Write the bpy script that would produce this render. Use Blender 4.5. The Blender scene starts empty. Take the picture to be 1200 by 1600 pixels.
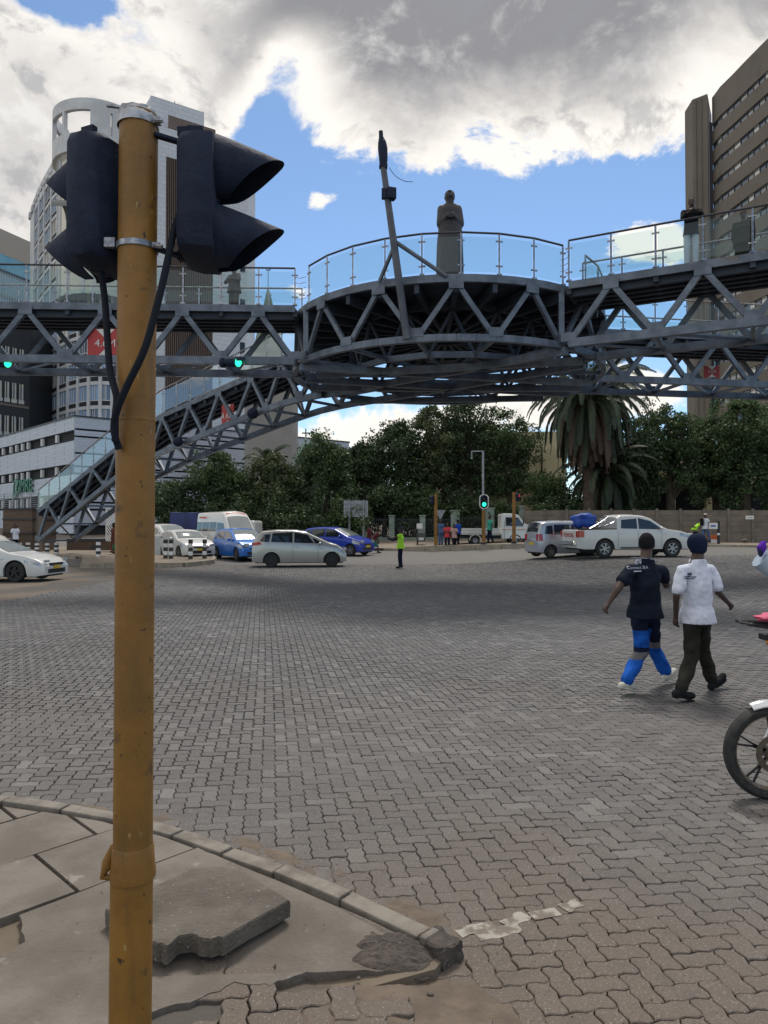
import bpy, bmesh, math, random
import numpy as np
from mathutils import Vector, Matrix, noise
from mathutils.bvhtree import BVHTree
R = math.radians
S = bpy.context.scene
COL = S.collection
random.seed(7)
# ---------------------------------------------------------------- camera, sky, sun, exposure
EYE, FPX, HOR = 1.78, 1130.0, 821.0
PITCH = math.atan((HOR-800)/FPX)
cd = bpy.data.cameras.new('camera'); cam = bpy.data.objects.new('camera', cd); COL.objects.link(cam)
cd.sensor_fit = 'VERTICAL'; cd.sensor_height = 24; cd.lens = 24*FPX/1600
cd.clip_start = .05; cd.clip_end = 3000
cam.location = (0, 0, EYE); cam.rotation_euler = (R(90)+PITCH, 0, 0)
S.camera = cam
S.view_settings.view_transform = 'Standard'; S.view_settings.look = 'None'
S.view_settings.exposure = 0.12; S.view_settings.gamma = 1; S.view_settings.use_curve_mapping = False
S.cycles.use_denoising = True
S.cycles.max_bounces = 6; S.cycles.transparent_max_bounces = 16
S.cycles.diffuse_bounces = 3; S.cycles.glossy_bounces = 3; S.cycles.caustics_reflective = False
SUN_EL, SUN_AZ = 60, 8          # degrees; azimuth clockwise from +Y
sl = bpy.data.lights.new('sun', 'SUN'); sun = bpy.data.objects.new('sun', sl); COL.objects.link(sun)
sl.energy = 2.3; sl.angle = R(14); sl.color = (1, .95, .87)
sd = Vector((math.sin(R(SUN_AZ))*math.cos(R(SUN_EL)), math.cos(R(SUN_AZ))*math.cos(R(SUN_EL)), math.sin(R(SUN_EL))))
sun.rotation_euler = sd.to_track_quat('Z', 'Y').to_euler()

class E:                          # tiny expression wrapper over math nodes
    nt = None
    def __init__(s, v): s.v = v
    @staticmethod
    def op(o, *a, clamp=False):
        n = E.nt.nodes.new('ShaderNodeMath'); n.operation = o; n.use_clamp = clamp
        for i, x in enumerate(a):
            x = x.v if isinstance(x, E) else x
            if isinstance(x, (int, float)): n.inputs[i].default_value = x
            else: E.nt.links.new(x, n.inputs[i])
        return E(n.outputs[0])
    def __add__(s, o): return E.op('ADD', s, o)
    __radd__ = __add__
    def __sub__(s, o): return E.op('SUBTRACT', s, o)
    def __rsub__(s, o): return E.op('SUBTRACT', o, s)
    def __mul__(s, o): return E.op('MULTIPLY', s, o)
    __rmul__ = __mul__
    def __truediv__(s, o): return E.op('DIVIDE', s, o)
def ss(x, a, b):                  # smoothstep from a to b
    n = E.nt.nodes.new('ShaderNodeMapRange'); n.interpolation_type = 'SMOOTHSTEP'
    E.nt.links.new(x.v, n.inputs[0]); n.inputs[1].default_value = a; n.inputs[2].default_value = b
    return E(n.outputs[0])
def mixc(f, a, b):
    n = E.nt.nodes.new('ShaderNodeMix'); n.data_type = 'RGBA'
    for k, x in ((0, f), (6, a), (7, b)):
        x = x.v if isinstance(x, E) else x
        if isinstance(x, (int, float)): n.inputs[k].default_value = x
        elif isinstance(x, tuple): n.inputs[k].default_value = (*x[:3], 1)
        else: E.nt.links.new(x, n.inputs[k])
    return n.outputs[2]

W = bpy.data.worlds.new('World'); S.world = W; W.use_nodes = True
nt = W.node_tree; nt.nodes.clear(); E.nt = nt
sky = nt.nodes.new('ShaderNodeTexSky'); sky.sky_type = 'NISHITA'; sky.sun_disc = False
sky.sun_elevation = R(SUN_EL); sky.sun_rotation = R(SUN_AZ); sky.altitude = 1400; sky.air_density = 1.0; sky.dust_density = .6; sky.ozone_density = 2.5
tc = nt.nodes.new('ShaderNodeTexCoord')
sx = nt.nodes.new('ShaderNodeSeparateXYZ'); nt.links.new(tc.outputs['Generated'], sx.inputs[0])
X, Y, Z = (E(o) for o in sx.outputs)
az = E.op('ARCTAN2', X, Y)*57.2958
el = E.op('ARCSINE', Z)*57.2958
cv = nt.nodes.new('ShaderNodeCombineXYZ')
for k_, v_ in enumerate((X, Y, Z*1.45)): nt.links.new(v_.v, cv.inputs[k_])
def nz(scale, detail, rough, off=0.0, dist=0.0):
    n = nt.nodes.new('ShaderNodeTexNoise'); n.inputs['Scale'].default_value = scale; n.inputs['Detail'].default_value = detail
    n.inputs['Roughness'].default_value = rough; n.inputs['Distortion'].default_value = dist
    m = nt.nodes.new('ShaderNodeVectorMath'); m.operation = 'ADD'; m.inputs[1].default_value = off if isinstance(off, tuple) else (off, off*.7, off*.3)
    nt.links.new(cv.outputs[0], m.inputs[0]); nt.links.new(m.outputs[0], n.inputs['Vector'])
    return E(n.outputs[0])-.5
n1 = nz(6.5, 10, .63, 0, .3); n2 = nz(2.3, 3, .5, 4.2); n3 = nz(19, 6, .62, 9.1)
n1s = nz(6.5, 6, .6, (.004, .0, .03), .3)   # the same clouds a little further from the sun: their difference shades the billows
def blob(a0, e0, ra, re):         # soft bump, 1 in its middle
    u = (az-a0)*(1/ra); v = (el-e0)*(1/re)
    return E.op('EXPONENT', (u*u+v*v)*-1.0)
base = 22.3+ss(az, -15, -9)*3.2-ss(az, -13, -24)*14+blob(10, 27, 7, 30)*-.8+blob(25, 27, 8, 30)*1.8+blob(-5, 27, 4.5, 30)*3.2+blob(8, 27, 5, 30)*.9
bank = (el-base)*.16
holes = blob(-24.5, 34, 5.5, 1.8)*1.25+blob(-9.5, 28.5, 2.4, 3.2)*.75+blob(-17, 31, 4, 2.5)*.5+blob(-31, 37, 5, 2)*.8+blob(-14, 27, 3, 3)*.45+blob(-8, 33, 3, 2.5)*.6
back = ss(E.op('ABSOLUTE', az), 50, 80)  # unseen clouds behind the camera, brightened to lift surfaces facing it
low = -1.35+blob(17, 20.8, 6.5, 2.6)*1.15+blob(22, 19, 3.5, 4)*1.1+blob(-9, 19.5, 5, 3.0)*1.25+blob(-6.0, 17.8, 3, 1.4)*.6+blob(-5.3, 24.2, 2.6, 1.5)*1.35\
    +blob(2.2, 28.0, 2.0, .9)*1.2+blob(0, 7.5, 14, 4.5)*1.65+blob(18, 10, 10, 4)*1.3+blob(-3, 25.4, 1.2, 1)*.5+blob(17, 24, 5, 1.2)*.3
dens = E.op('MAXIMUM', E.op('MINIMUM', bank, 1.7-ss(az, -8, -18)*.95)-holes*(1.0+n1*3.5+n3*2.0), low)+n1*2.6+n3*.45
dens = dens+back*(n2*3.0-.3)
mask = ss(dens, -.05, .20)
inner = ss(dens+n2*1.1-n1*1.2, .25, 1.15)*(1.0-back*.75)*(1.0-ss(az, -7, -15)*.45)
relief = ((n1-n1s)*4.5+n3*.7)*(1.0-inner*.45)
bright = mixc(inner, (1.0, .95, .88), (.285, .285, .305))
bright = mixc(ss(az, -8, -18)*.3, bright, (.72, .71, .71))
bright = mixc(ss(relief, .0, .55)*.55, bright, (.95, .93, .89))
bright = mixc(ss(relief, .0, -.5)*ss(dens, .05, .4)*.6, bright, (.30, .31, .34))
skyc = nt.nodes.new('ShaderNodeVectorMath'); skyc.operation = 'SCALE'; skyc.inputs['Scale'].default_value = .135
tn = nt.nodes.new('ShaderNodeVectorMath'); tn.operation = 'MULTIPLY'; tn.inputs[1].default_value = (.98, 1.06, 1.06); nt.links.new(sky.outputs[0], tn.inputs[0]); nt.links.new(tn.outputs[0], skyc.inputs[0])
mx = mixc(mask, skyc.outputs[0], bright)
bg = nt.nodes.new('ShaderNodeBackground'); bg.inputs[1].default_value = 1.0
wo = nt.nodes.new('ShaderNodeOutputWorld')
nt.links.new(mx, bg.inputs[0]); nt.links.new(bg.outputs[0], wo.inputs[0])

# ---------------------------------------------------------------- helpers
def P(px, py, d):                 # point at depth y=d seen at a pixel of the 1200x1600 photograph
    cx, cy = (px-600)/FPX, (800-py)/FPX
    yy = math.cos(PITCH)-cy*math.sin(PITCH); zz = math.sin(PITCH)+cy*math.cos(PITCH)
    k = d/yy
    return Vector((cx*k, d, EYE+zz*k))
def PX(px, d): return P(px, 821, d).x
def sm(x, a, b):
    t = min(1, max(0, (x-a)/(b-a))); return t*t*(3-2*t)
def G(x, y):                      # the lie of the ground
    g = .0225*max(0, y-33)
    g += .42*sm(x, 2, 11)*sm(y, 14, 31)
    g -= .15*sm(-x, 6, 13)*sm(y, 12, 26)*(1-sm(y, 28, 38))
    if y > 49: g += .03*(min(y, 70)-49)
    return g
def GP(px, d):
    x = PX(px, d); return Vector((x, d, G(x, d)))

class MB:
    def __init__(s): s.v = []; s.f = []; s.mi = []; s.cur = 0
    def add(s, vs, fs):
        o = len(s.v); s.v += [tuple(p) for p in vs]
        s.f += [tuple(i+o for i in f) for f in fs]; s.mi += [s.cur]*len(fs); return s
    def box(s, c, d, rz=0, M=None):
        hx, hy, hz = d[0]/2, d[1]/2, d[2]/2
        vs = [Vector((x*hx, y*hy, z*hz)) for z in (-1, 1) for x, y in ((-1, -1), (1, -1), (1, 1), (-1, 1))]
        M = M or Matrix.Rotation(rz, 3, 'Z'); c = Vector(c)
        return s.add([M@v+c for v in vs], [(3, 2, 1, 0), (4, 5, 6, 7), (0, 1, 5, 4), (1, 2, 6, 5), (2, 3, 7, 6), (3, 0, 4, 7)])
    def bar(s, p, q, w, h=None, up=(0, 0, 1)):
        p, q = Vector(p), Vector(q); h = h or w; t = (q-p); L = t.length
        if L < 1e-6: return s
        t /= L; u = Vector(up)
        if abs(t.dot(u)) > .97: u = Vector((0, 1, 0))
        a = t.cross(u).normalized(); b = a.cross(t)
        vs = [e+a*x*w/2+b*z*h/2 for e in (p, q) for x, z in ((-1, -1), (1, -1), (1, 1), (-1, 1))]
        return s.add(vs, [(3, 2, 1, 0), (4, 5, 6, 7), (0, 1, 5, 4), (1, 2, 6, 5), (2, 3, 7, 6), (3, 0, 4, 7)])
    def tube(s, pts, r, n=8, caps=True, squash=1):
        pts = [Vector(p) for p in pts]; m = len(pts)
        rs = r if isinstance(r, (list, tuple)) else [r]*m
        vs = []; pa = None
        for i, p in enumerate(pts):
            t = (pts[min(i+1, m-1)]-pts[max(i-1, 0)]).normalized()
            if pa is None:
                u = Vector((0, 0, 1)) if abs(t.z) < .9 else Vector((0, 1, 0))
                a = t.cross(u).normalized()
            else:
                a = (pa-t*pa.dot(t)).normalized()
            pa = a; b = t.cross(a)
            for k in range(n):
                w = 2*math.pi*k/n; vs.append(p+(a*math.cos(w)+b*math.sin(w)*squash)*rs[i])
        fs = [(i*n+k, i*n+(k+1) % n, (i+1)*n+(k+1) % n, (i+1)*n+k) for i in range(m-1) for k in range(n)]
        if caps: fs += [tuple(range(n))[::-1], tuple((m-1)*n+k for k in range(n))]
        return s.add(vs, fs)
    def lathe(s, prof, c, n=24, axis='Z', close=False):   # prof: (radius, height)
        c = Vector(c); vs = []
        for r, h in prof:
            for k in range(n):
                w = 2*math.pi*k/n; x, y = r*math.cos(w), r*math.sin(w)
                vs.append(c+(Vector((x, y, h)) if axis == 'Z' else Vector((x, h, y)) if axis == 'Y' else Vector((h, x, y))))
        m = len(prof); e = m if close else m-1
        return s.add(vs, [(i*n+k, i*n+(k+1) % n, ((i+1) % m)*n+(k+1) % n, ((i+1) % m)*n+k) for i in range(e) for k in range(n)])
    def prism(s, poly, z0, z1):
        n = len(poly); f0 = z0 if callable(z0) else (lambda x, y: z0); f1 = z1 if callable(z1) else (lambda x, y: z1)
        vs = [(p[0], p[1], f0(p[0], p[1])) for p in poly]+[(p[0], p[1], f1(p[0], p[1])) for p in poly]
        return s.add(vs, [tuple(range(n))[::-1], tuple(range(n, 2*n))]+[(i, (i+1) % n, n+(i+1) % n, n+i) for i in range(n)])
    def quad(s, *p): return s.add(p, [tuple(range(len(p)))])
    def grid(s, fn, nu, nv):
        vs = [fn(i/nu, j/nv) for i in range(nu+1) for j in range(nv+1)]
        return s.add(vs, [(i*(nv+1)+j, (i+1)*(nv+1)+j, (i+1)*(nv+1)+j+1, i*(nv+1)+j+1) for i in range(nu) for j in range(nv)])
    def ball(s, c, r, n=10, m=7, M=None):
        c = Vector(c); r = r if isinstance(r, (tuple, list)) else (r, r, r); vs = []
        for i in range(m+1):
            a = math.pi*(i+.02)/(m+.04)
            for k in range(n):
                w = 2*math.pi*k/n
                v = Vector((r[0]*math.sin(a)*math.cos(w), r[1]*math.sin(a)*math.sin(w), r[2]*math.cos(a)))
                vs.append(c+(M@v if M else v))
        return s.add(vs, [(i*n+k, (i+1)*n+k, (i+1)*n+(k+1) % n, i*n+(k+1) % n) for i in range(m) for k in range(n)]+[tuple(range(n)), tuple(m*n+k for k in range(n))[::-1]])
    def mesh(s, name, mat, smooth=False):
        me = bpy.data.meshes.new(name); me.from_pydata([tuple(v) for v in s.v], [], s.f)
        for m in (mat if isinstance(mat, (list, tuple)) else [mat]): me.materials.append(m)
        if max(s.mi, default=0): me.polygons.foreach_set('material_index', s.mi)
        if smooth: me.shade_smooth(); me.set_sharp_from_angle(angle=R(40))
        me.update(); return me
    def build(s, name, mat, parent=None, smooth=False, world=False, bevel=0):
        o = bpy.data.objects.new(name, s.mesh(name, mat, smooth)); COL.objects.link(o)
        if bevel:
            b = o.modifiers.new('bevel', 'BEVEL'); b.width = bevel; b.segments = 2; b.limit_method = 'ANGLE'
        if parent:
            o.parent = parent
            if world: o.location = -parent.location
        return o
def thing(name, label, cat, loc=(0, 0, 0), rz=0, group=None):
    o = bpy.data.objects.new(name, None); COL.objects.link(o); o.location = loc; o.rotation_euler = (0, 0, rz)
    o['label'] = label; o['category'] = cat
    if group: o['group'] = group
    return o
def tag(o, label=None, cat=None, group=None, kind=None):
    for k, v in (('label', label), ('category', cat), ('group', group), ('kind', kind)):
        if v: o[k] = v
    return o
def struct(o): o['kind'] = 'structure'; return o
def kids(o): return [c for c in COL.objects if c.parent == o]
def copytree(o, label, loc, rz, group=None):
    ks = KIDS(o); c = o.copy(); COL.objects.link(c); c.location = loc; c.rotation_euler = (0, 0, rz); c['label'] = label
    if group: c['group'] = group
    def rec(a, b):
        for k in KIDS(a):
            d = k.copy(); COL.objects.link(d); d.parent = b; rec(k, d)
    rec(o, c); return c
def KIDS(o): return [c for c in list(COL.objects) if c.parent == o]

# ---------------------------------------------------------------- materials
def pm(name, c, c2=None, rough=.6, metal=0, scale=6, detail=4, bump=0, bscale=None, spec=None, coat=0, lo=.35, hi=.65, attr=None, dirt=None):
    m = bpy.data.materials.new(name); m.use_nodes = True; t = m.node_tree; b = t.nodes['Principled BSDF']; E.nt = t
    b.inputs['Roughness'].default_value = rough; b.inputs['Metallic'].default_value = metal
    if spec is not None: b.inputs['Specular IOR Level'].default_value = spec
    if coat: b.inputs['Coat Weight'].default_value = coat; b.inputs['Coat Roughness'].default_value = .05
    b.inputs['Base Color'].default_value = (*c, 1)
    co = t.nodes.new('ShaderNodeTexCoord')
    def nn(sc, de=4, ro=.6):
        n = t.nodes.new('ShaderNodeTexNoise'); n.inputs['Scale'].default_value = sc; n.inputs['Detail'].default_value = de; n.inputs['Roughness'].default_value = ro
        t.links.new(co.outputs['Object'], n.inputs['Vector']); return E(n.outputs[0])
    out = (*c, 1)
    if c2:
        f = ss(nn(scale, detail), lo, hi)
        out = mixc(f, c, c2)
    if attr:
        a = t.nodes.new('ShaderNodeAttribute'); a.attribute_name = attr[0]
        out = mixc(ss(E(a.outputs['Fac']), 0, 1)*attr[2], out if c2 else c, attr[1])
    if dirt:
        out = mixc(ss(nn(dirt[2]), dirt[3], dirt[3]+.12)*dirt[1], out if (c2 or attr) else c, dirt[0])
    if not isinstance(out, tuple): t.links.new(out, b.inputs['Base Color'])
    if bump:
        bn = t.nodes.new('ShaderNodeBump'); bn.inputs['Strength'].default_value = bump; bn.inputs['Distance'].default_value = .02
        t.links.new(nn(bscale or scale*6, 5).v, bn.inputs['Height']); t.links.new(bn.outputs[0], b.inputs['Normal'])
    return m
def glassm(name, tint, gloss=.12, trans=.9, rough=.02):
    m = bpy.data.materials.new(name); m.use_nodes = True; t = m.node_tree; t.nodes.clear()
    o = t.nodes.new('ShaderNodeOutputMaterial'); tr = t.nodes.new('ShaderNodeBsdfTransparent'); gl = t.nodes.new('ShaderNodeBsdfGlossy'); df = t.nodes.new('ShaderNodeBsdfDiffuse')
    tr.inputs[0].default_value = (*tint, 1); gl.inputs[0].default_value = (.9, .95, 1, 1); gl.inputs['Roughness'].default_value = rough
    df.inputs[0].default_value = (.45, .52, .55, 1)
    a = t.nodes.new('ShaderNodeMixShader'); b = t.nodes.new('ShaderNodeMixShader')
    a.inputs[0].default_value = 1-trans; t.links.new(tr.outputs[0], a.inputs[1]); t.links.new(df.outputs[0], a.inputs[2])
    fr = t.nodes.new('ShaderNodeFresnel'); fr.inputs[0].default_value = 1.25+gloss
    ml = t.nodes.new('ShaderNodeMath'); ml.operation = 'MULTIPLY'; ml.use_clamp = True; ml.inputs[1].default_value = .2; t.links.new(fr.outputs[0], ml.inputs[0]); t.links.new(ml.outputs[0], b.inputs[0]); t.links.new(a.outputs[0], b.inputs[1]); t.links.new(gl.outputs[0], b.inputs[2])
    t.links.new(b.outputs[0], o.inputs[0]); return m
def emit(name, c, s):
    m = bpy.data.materials.new(name); m.use_nodes = True; b = m.node_tree.nodes['Principled BSDF']
    b.inputs['Base Color'].default_value = (*c, 1); b.inputs['Emission Color'].default_value = (*c, 1); b.inputs['Emission Strength'].default_value = s
    return m
M = {}
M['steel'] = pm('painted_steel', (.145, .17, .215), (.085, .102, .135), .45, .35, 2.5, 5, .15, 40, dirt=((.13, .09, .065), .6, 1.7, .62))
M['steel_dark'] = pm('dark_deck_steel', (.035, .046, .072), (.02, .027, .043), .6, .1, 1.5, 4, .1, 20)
M['rail'] = pm('stainless_rail', (.35, .36, .38), (.2, .2, .22), .3, .8, 8)
M['rail_dark'] = pm('dark_handrail', (.06, .065, .08), None, .35, .5)
M['glass'] = glassm('clear_panel_glass', (.80, .92, .92), .2, .88)
M['black'] = pm('black_plastic', (.010, .017, .040), (.018, .027, .055), .75, 0, 14, 6, .25, 70, spec=.25)
M['rubber'] = pm('tyre_rubber', (.018, .018, .02), (.035, .034, .033), .85, 0, 20, 3, .2, 80)
M['cable'] = pm('cable_rubber', (.010, .013, .022), None, .8, spec=.2)
M['galv'] = pm('galvanised_band', (.42, .44, .48), (.2, .21, .24), .38, .8, 25, 4, .1)
M['yellow'] = pm('yellow_pole_paint', (.285, .136, .020), (.185, .088, .016), .55, 0, 3, 8, .15, 35, dirt=((.07, .04, .02), .85, 9, .635))
M['concrete'] = pm('concrete', (.20, .178, .155), (.13, .112, .094), .9, 0, 2.2, 9, .5, 70, dirt=((.34, .32, .29), .55, 9, .62))
M['concrete_dark'] = pm('weathered_concrete', (.16, .14, .118), (.10, .085, .07), .92, 0, 4, 9, .9, 60, dirt=((.44, .41, .35), .9, 48, .625))
M['kerb'] = pm('kerb_concrete', (.235, .212, .182), (.15, .132, .112), .9, 0, 7, 6, .4, 60)
M['white'] = pm('white_paint', (.78, .78, .77), (.68, .67, .65), .5, 0, 4)
M['green_lamp'] = emit('green_signal_light', (.02, .95, .42), 2.2)
M['red_lamp'] = emit('red_signal_light', (.8, .05, .03), .5)
M['lens'] = pm('dark_lens', (.03, .02, .02), None, .2)
M['red_sign'] = pm('red_sign', (.42, .035, .035), None, .5)

_m = M['yellow']; _t = _m.node_tree; E.nt = _t; _b = _t.nodes['Principled BSDF']; _s = _b.inputs['Base Color'].links[0].from_socket
_co = _t.nodes.new('ShaderNodeTexCoord')
def _n(sc, det, sca=(1, 1, 1)):
    mp = _t.nodes.new('ShaderNodeMapping'); mp.inputs['Scale'].default_value = sca; _t.links.new(_co.outputs['Object'], mp.inputs[0])
    n = _t.nodes.new('ShaderNodeTexNoise'); n.inputs['Scale'].default_value = sc; n.inputs['Detail'].default_value = det; _t.links.new(mp.outputs[0], n.inputs['Vector']); return E(n.outputs[0])
_c = mixc(ss(_n(22, 5, (1, 1, .12)), .52, .72)*.45, _s, (.13, .07, .02))
_c = mixc(ss(_n(36, 2), .69, .72)*.9, _c, (.035, .02, .014)); _c = mixc(ss(_n(15, 6), .66, .70)*.55, _c, (.09, .05, .02)); _c = mixc(ss(_n(60, 3, (1, 1, .3)), .70, .74)*.5, _c, (.45, .33, .14))
_t.links.new(_c, _b.inputs['Base Color'])
# ---------------------------------------------------------------- ground
def paver_mat(name, far=False):
    m = bpy.data.materials.new(name); m.use_nodes = True; t = m.node_tree; b = t.nodes['Principled BSDF']; E.nt = t
    b.inputs['Roughness'].default_value = .78; b.inputs['Specular IOR Level'].default_value = .35
    g = t.nodes.new('ShaderNodeNewGeometry'); s = t.nodes.new('ShaderNodeSeparateXYZ'); t.links.new(g.outputs['Position'], s.inputs[0])
    x, y = E(s.outputs[0]), E(s.outputs[1])
    def nn(sc, de=5, ro=.6):
        n = t.nodes.new('ShaderNodeTexNoise'); n.inputs['Scale'].default_value = sc; n.inputs['Detail'].default_value = de; n.inputs['Roughness'].default_value = ro
        t.links.new(g.outputs['Position'], n.inputs['Vector']); return E(n.outputs[0])
    a = t.nodes.new('ShaderNodeAttribute'); a.attribute_name = 'tint'; ti = E(a.outputs['Fac'])
    if far:
        v = t.nodes.new('ShaderNodeTexBrick'); v.inputs['Scale'].default_value = 1; v.inputs['Brick Width'].default_value = .225; v.inputs['Row Height'].default_value = .1125
        v.inputs['Color1'].default_value = (.0, .0, .0, 1); v.inputs['Color2'].default_value = (1, 1, 1, 1); v.inputs['Mortar'].default_value = (0, 0, 0, 1); v.inputs['Mortar Size'].default_value = .006
        t.links.new(g.outputs['Position'], v.inputs['Vector']); ti = E(v.outputs[0])*.3+.03
    kf = .80 if far else 1.0
    grey = mixc(ti, (.098*kf, .098*kf, .105*kf), (.20*kf, .198*kf, .198*kf))
    grey = mixc(ss(nn(.35, 5, .65), .42, .62)*.6, grey, (.105, .10, .10))
    near = ss(y+(nn(.9, 5)-.5)*3.0+E.op('ABSOLUTE', x-.6)*.22, 5.4, 2.6)  # near blocks browner with sand, and darkened in colour for foreground shade
    farb = ss(y+(nn(.25, 3)-.5)*14+(nn(1.1, 4)-.5)*8, 20, 38)  # far paving lightened in colour, standing in for sunlit ground
    c = mixc(near*.8, grey, (.128, .098, .074)); c = mixc(ss(y+(nn(.4, 4)-.5)*6, 12, 5)*.3, c, (.135, .112, .092))
    c = mixc(farb*.5, c, (.175, .16, .145))
    c = mixc(ss(nn(1.3, 7, .7), .60, .72)*.3, c, (.21, .18, .15))
    c = mixc(ss(nn(.8, 5, .7), .66, .72)*.5, c, (.05, .05, .055))
    c = mixc(ss(nn(120, 3), .56, .70)*.6, c, (.33, .32, .31)); c = mixc(ss(nn(90, 3), .56, .68)*.5, c, (.05, .048, .048)); c = mixc(ss(nn(5, 7, .75), .5, .68)*.35, c, (.075, .068, .062))
    t.links.new(c if not isinstance(c, E) else c.v, b.inputs['Base Color'])
    bn = t.nodes.new('ShaderNodeBump'); bn.inputs['Strength'].default_value = .5; bn.inputs['Distance'].default_value = .006
    t.links.new(nn(70, 4, .7).v, bn.inputs['Height']); t.links.new(bn.outputs[0], b.inputs['Normal'])
    return m
M['paver'] = paver_mat('interlocking_paver'); M['paver_far'] = paver_mat('distant_paving', True)
M['joint'] = pm('joint_sand', (.085, .076, .068), (.145, .118, .093), .95, 0, .45, 6, .4, 40, lo=.42, hi=.6)
M['earth'] = pm('bare_earth', (.17, .135, .10), (.12, .10, .075), .95, 0, 2, 6, .5, 10)

def sheet(name, x0, x1, y0, y1, nx, ny, mat, dz):
    mb = MB(); mb.grid(lambda u, v: (x0+(x1-x0)*u, y0+(y1-y0)*v, G(x0+(x1-x0)*u, y0+(y1-y0)*v)+dz), nx, ny)
    return struct(mb.build(name, mat, smooth=True))
sheet('ground', -600, 600, -60, 1200, 8, 12, M['earth'], -2.2)
sheet('ground', -70, 70, 44, 110, 50, 30, M['earth'], -.03)

def U(x, y):
    return (1-sm(y, 19, 24.5))*.012*noise.noise(Vector((x*.55, y*.55, 0)))+(1-sm(y, 19, 24.5))*.02*noise.noise(Vector((x*.16, y*.16, 3)))
def Gn(x, y):                     # raised ground beside the broken pavement
    r = .072*sm(.42-x, 0, .5)*sm(2.95-y-.35*x, 0, .35)
    return G(x, y)+U(x, y)+r
mb = MB(); mb.grid(lambda u, v: (-45+90*u, -6+64*v, Gn(-45+90*u, -6+64*v)-.015 if abs(-45+90*u) < 22 and v < .62 else G(-45+90*u, -6+64*v)-.03), 225, 160)
road = struct(mb.build('road', M['joint'], smooth=True))
Lp = .094; Lf = 2*Lp; TH = R(9)
cT, sT = math.cos(TH), math.sin(TH)
def warp(u, v):
    k = 2*math.pi/Lp
    du = .0075*math.sin(k*v+.6)+.05*math.sin(u*.35+v*.22); dv = .0075*math.sin(k*u+.6)+.06*math.sin(u*.28-v*.31)
    u, v = u+du, v+dv
    return u*cT-v*sT, u*sT+v*cT
def outline(u0, v0, w, h, ins, lod=0):
    pts = []
    a = [(u0, v0), (u0+w, v0), (u0+w, v0+h), (u0, v0+h)]
    cu, cv_ = u0+w/2, v0+h/2
    for i in range(4):
        p, q = a[i], a[(i+1) % 4]; L = math.hypot(q[0]-p[0], q[1]-p[1]); n = int(round(L/Lp))
        pts.append(p)
        if lod:
            if n > 1: pts.append(((p[0]+q[0])/2, (p[1]+q[1])/2))
            continue
        for j in range(n):
            for f in (.25, .75):
                t = (j+f)/n; pts.append((p[0]+(q[0]-p[0])*t, p[1]+(q[1]-p[1])*t))
    out = []
    wc = warp(cu, cv_)
    for p in pts:
        x, y = warp(*p); sx_ = (1-ins/(w/2)); sy_ = (1-ins/(h/2))
        # inset towards the block's own centre, axis by axis in pattern space
        lu = ((x-wc[0])*cT+(y-wc[1])*sT)*sx_; lv = (-(x-wc[0])*sT+(y-wc[1])*cT)*sy_
        out.append((wc[0]+lu*cT-lv*sT, wc[1]+lu*sT+lv*cT))
    return wc, out
pv, pf, pt = [], [], []
near_list = []
rp = random.Random(3)
KERB = [(-9, 4.95), (-4.6, 4.92), (-2.42, 4.56), (-1.6, 4.30), (-1.19, 4.09), (-.48, 3.62), (0, 3.25), (.24, 3.02)]
def kerb_y(x):
    for (a, b), (c, d) in zip(KERB, KERB[1:]):
        if a <= x <= c: return b+(d-b)*(x-a)/(c-a)
    return 9e9 if x < -9 else -9e9
def on_walk(x, y):
    if x > .24: return False
    if y > kerb_y(x)+.02: return False
    return y > 2.80-.42*(x+.5) if x > -.65 else True
def add_paver(u0, v0, w, h):
    wx, wy = warp(u0+w/2, v0+h/2)
    if wy < 1.5 or wy > 33 or abs(wx) > .575*wy+1.2 or on_walk(wx, wy): return
    jg = .0019+.0030*max(0, noise.noise(Vector((wx*.7, wy*.7, 8))))+rp.random()*.0012
    if wx < -1 and 5 < wy < 11: jg += .0022
    ld = wy > 15; c, o = outline(u0, v0, w, h, jg, ld)
    _, i_ = outline(u0, v0, w, h, jg+.0035, ld)
    z = Gn(wx, wy)+rp.gauss(0, .0015); tx, ty = rp.gauss(0, .012), rp.gauss(0, .012)
    t = rp.random()**2.4*.7+.16*noise.noise(Vector((wx*.4, wy*.4, 1)))
    if rp.random() < .05: t += .4
    k = len(o); hz = lambda p: z+(p[0]-wx)*tx+(p[1]-wy)*ty
    top = [(p[0], p[1], hz(p)) for p in i_]
    if wy < 7: rings = [top, [(p[0], p[1], hz(p)-.0035) for p in o], [(p[0], p[1], z-.034) for p in o]]
    else: rings = [top, [(p[0], p[1], z-.032) for p in o]]
    vs = [p for r_ in rings for p in r_]
    fs = [tuple(range(k))]+[(r_*k+j, (r_+1)*k+j, (r_+1)*k+(j+1) % k, r_*k+(j+1) % k) for r_ in range(len(rings)-1) for j in range(k)]
    near_list.append((math.hypot(wx-.4, wy), vs, fs, t))
inv = lambda x, y: (x*cT+y*sT, -x*sT+y*cT)
NR = 520
for i in range(-NR, NR):          # herringbone: pairs of blocks on a stepped lattice
    for j in range(-NR//2, NR//2):
        u = (i*Lp)+(j*2*Lp); v = (i*Lp)-(j*2*Lp)
        x, y = warp(u, v)
        if y < 1.2 or y > 33.4 or abs(x) > .58*y+1.5: continue
        add_paver(u, v, Lf, Lp)           # lying
        add_paver(u+Lf, v, Lp, Lf) if False else add_paver(u-Lp*0, v+Lp, Lp, Lf)
near_list.sort(key=lambda e: e[0]); print('PAVERS', len(near_list))
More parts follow.
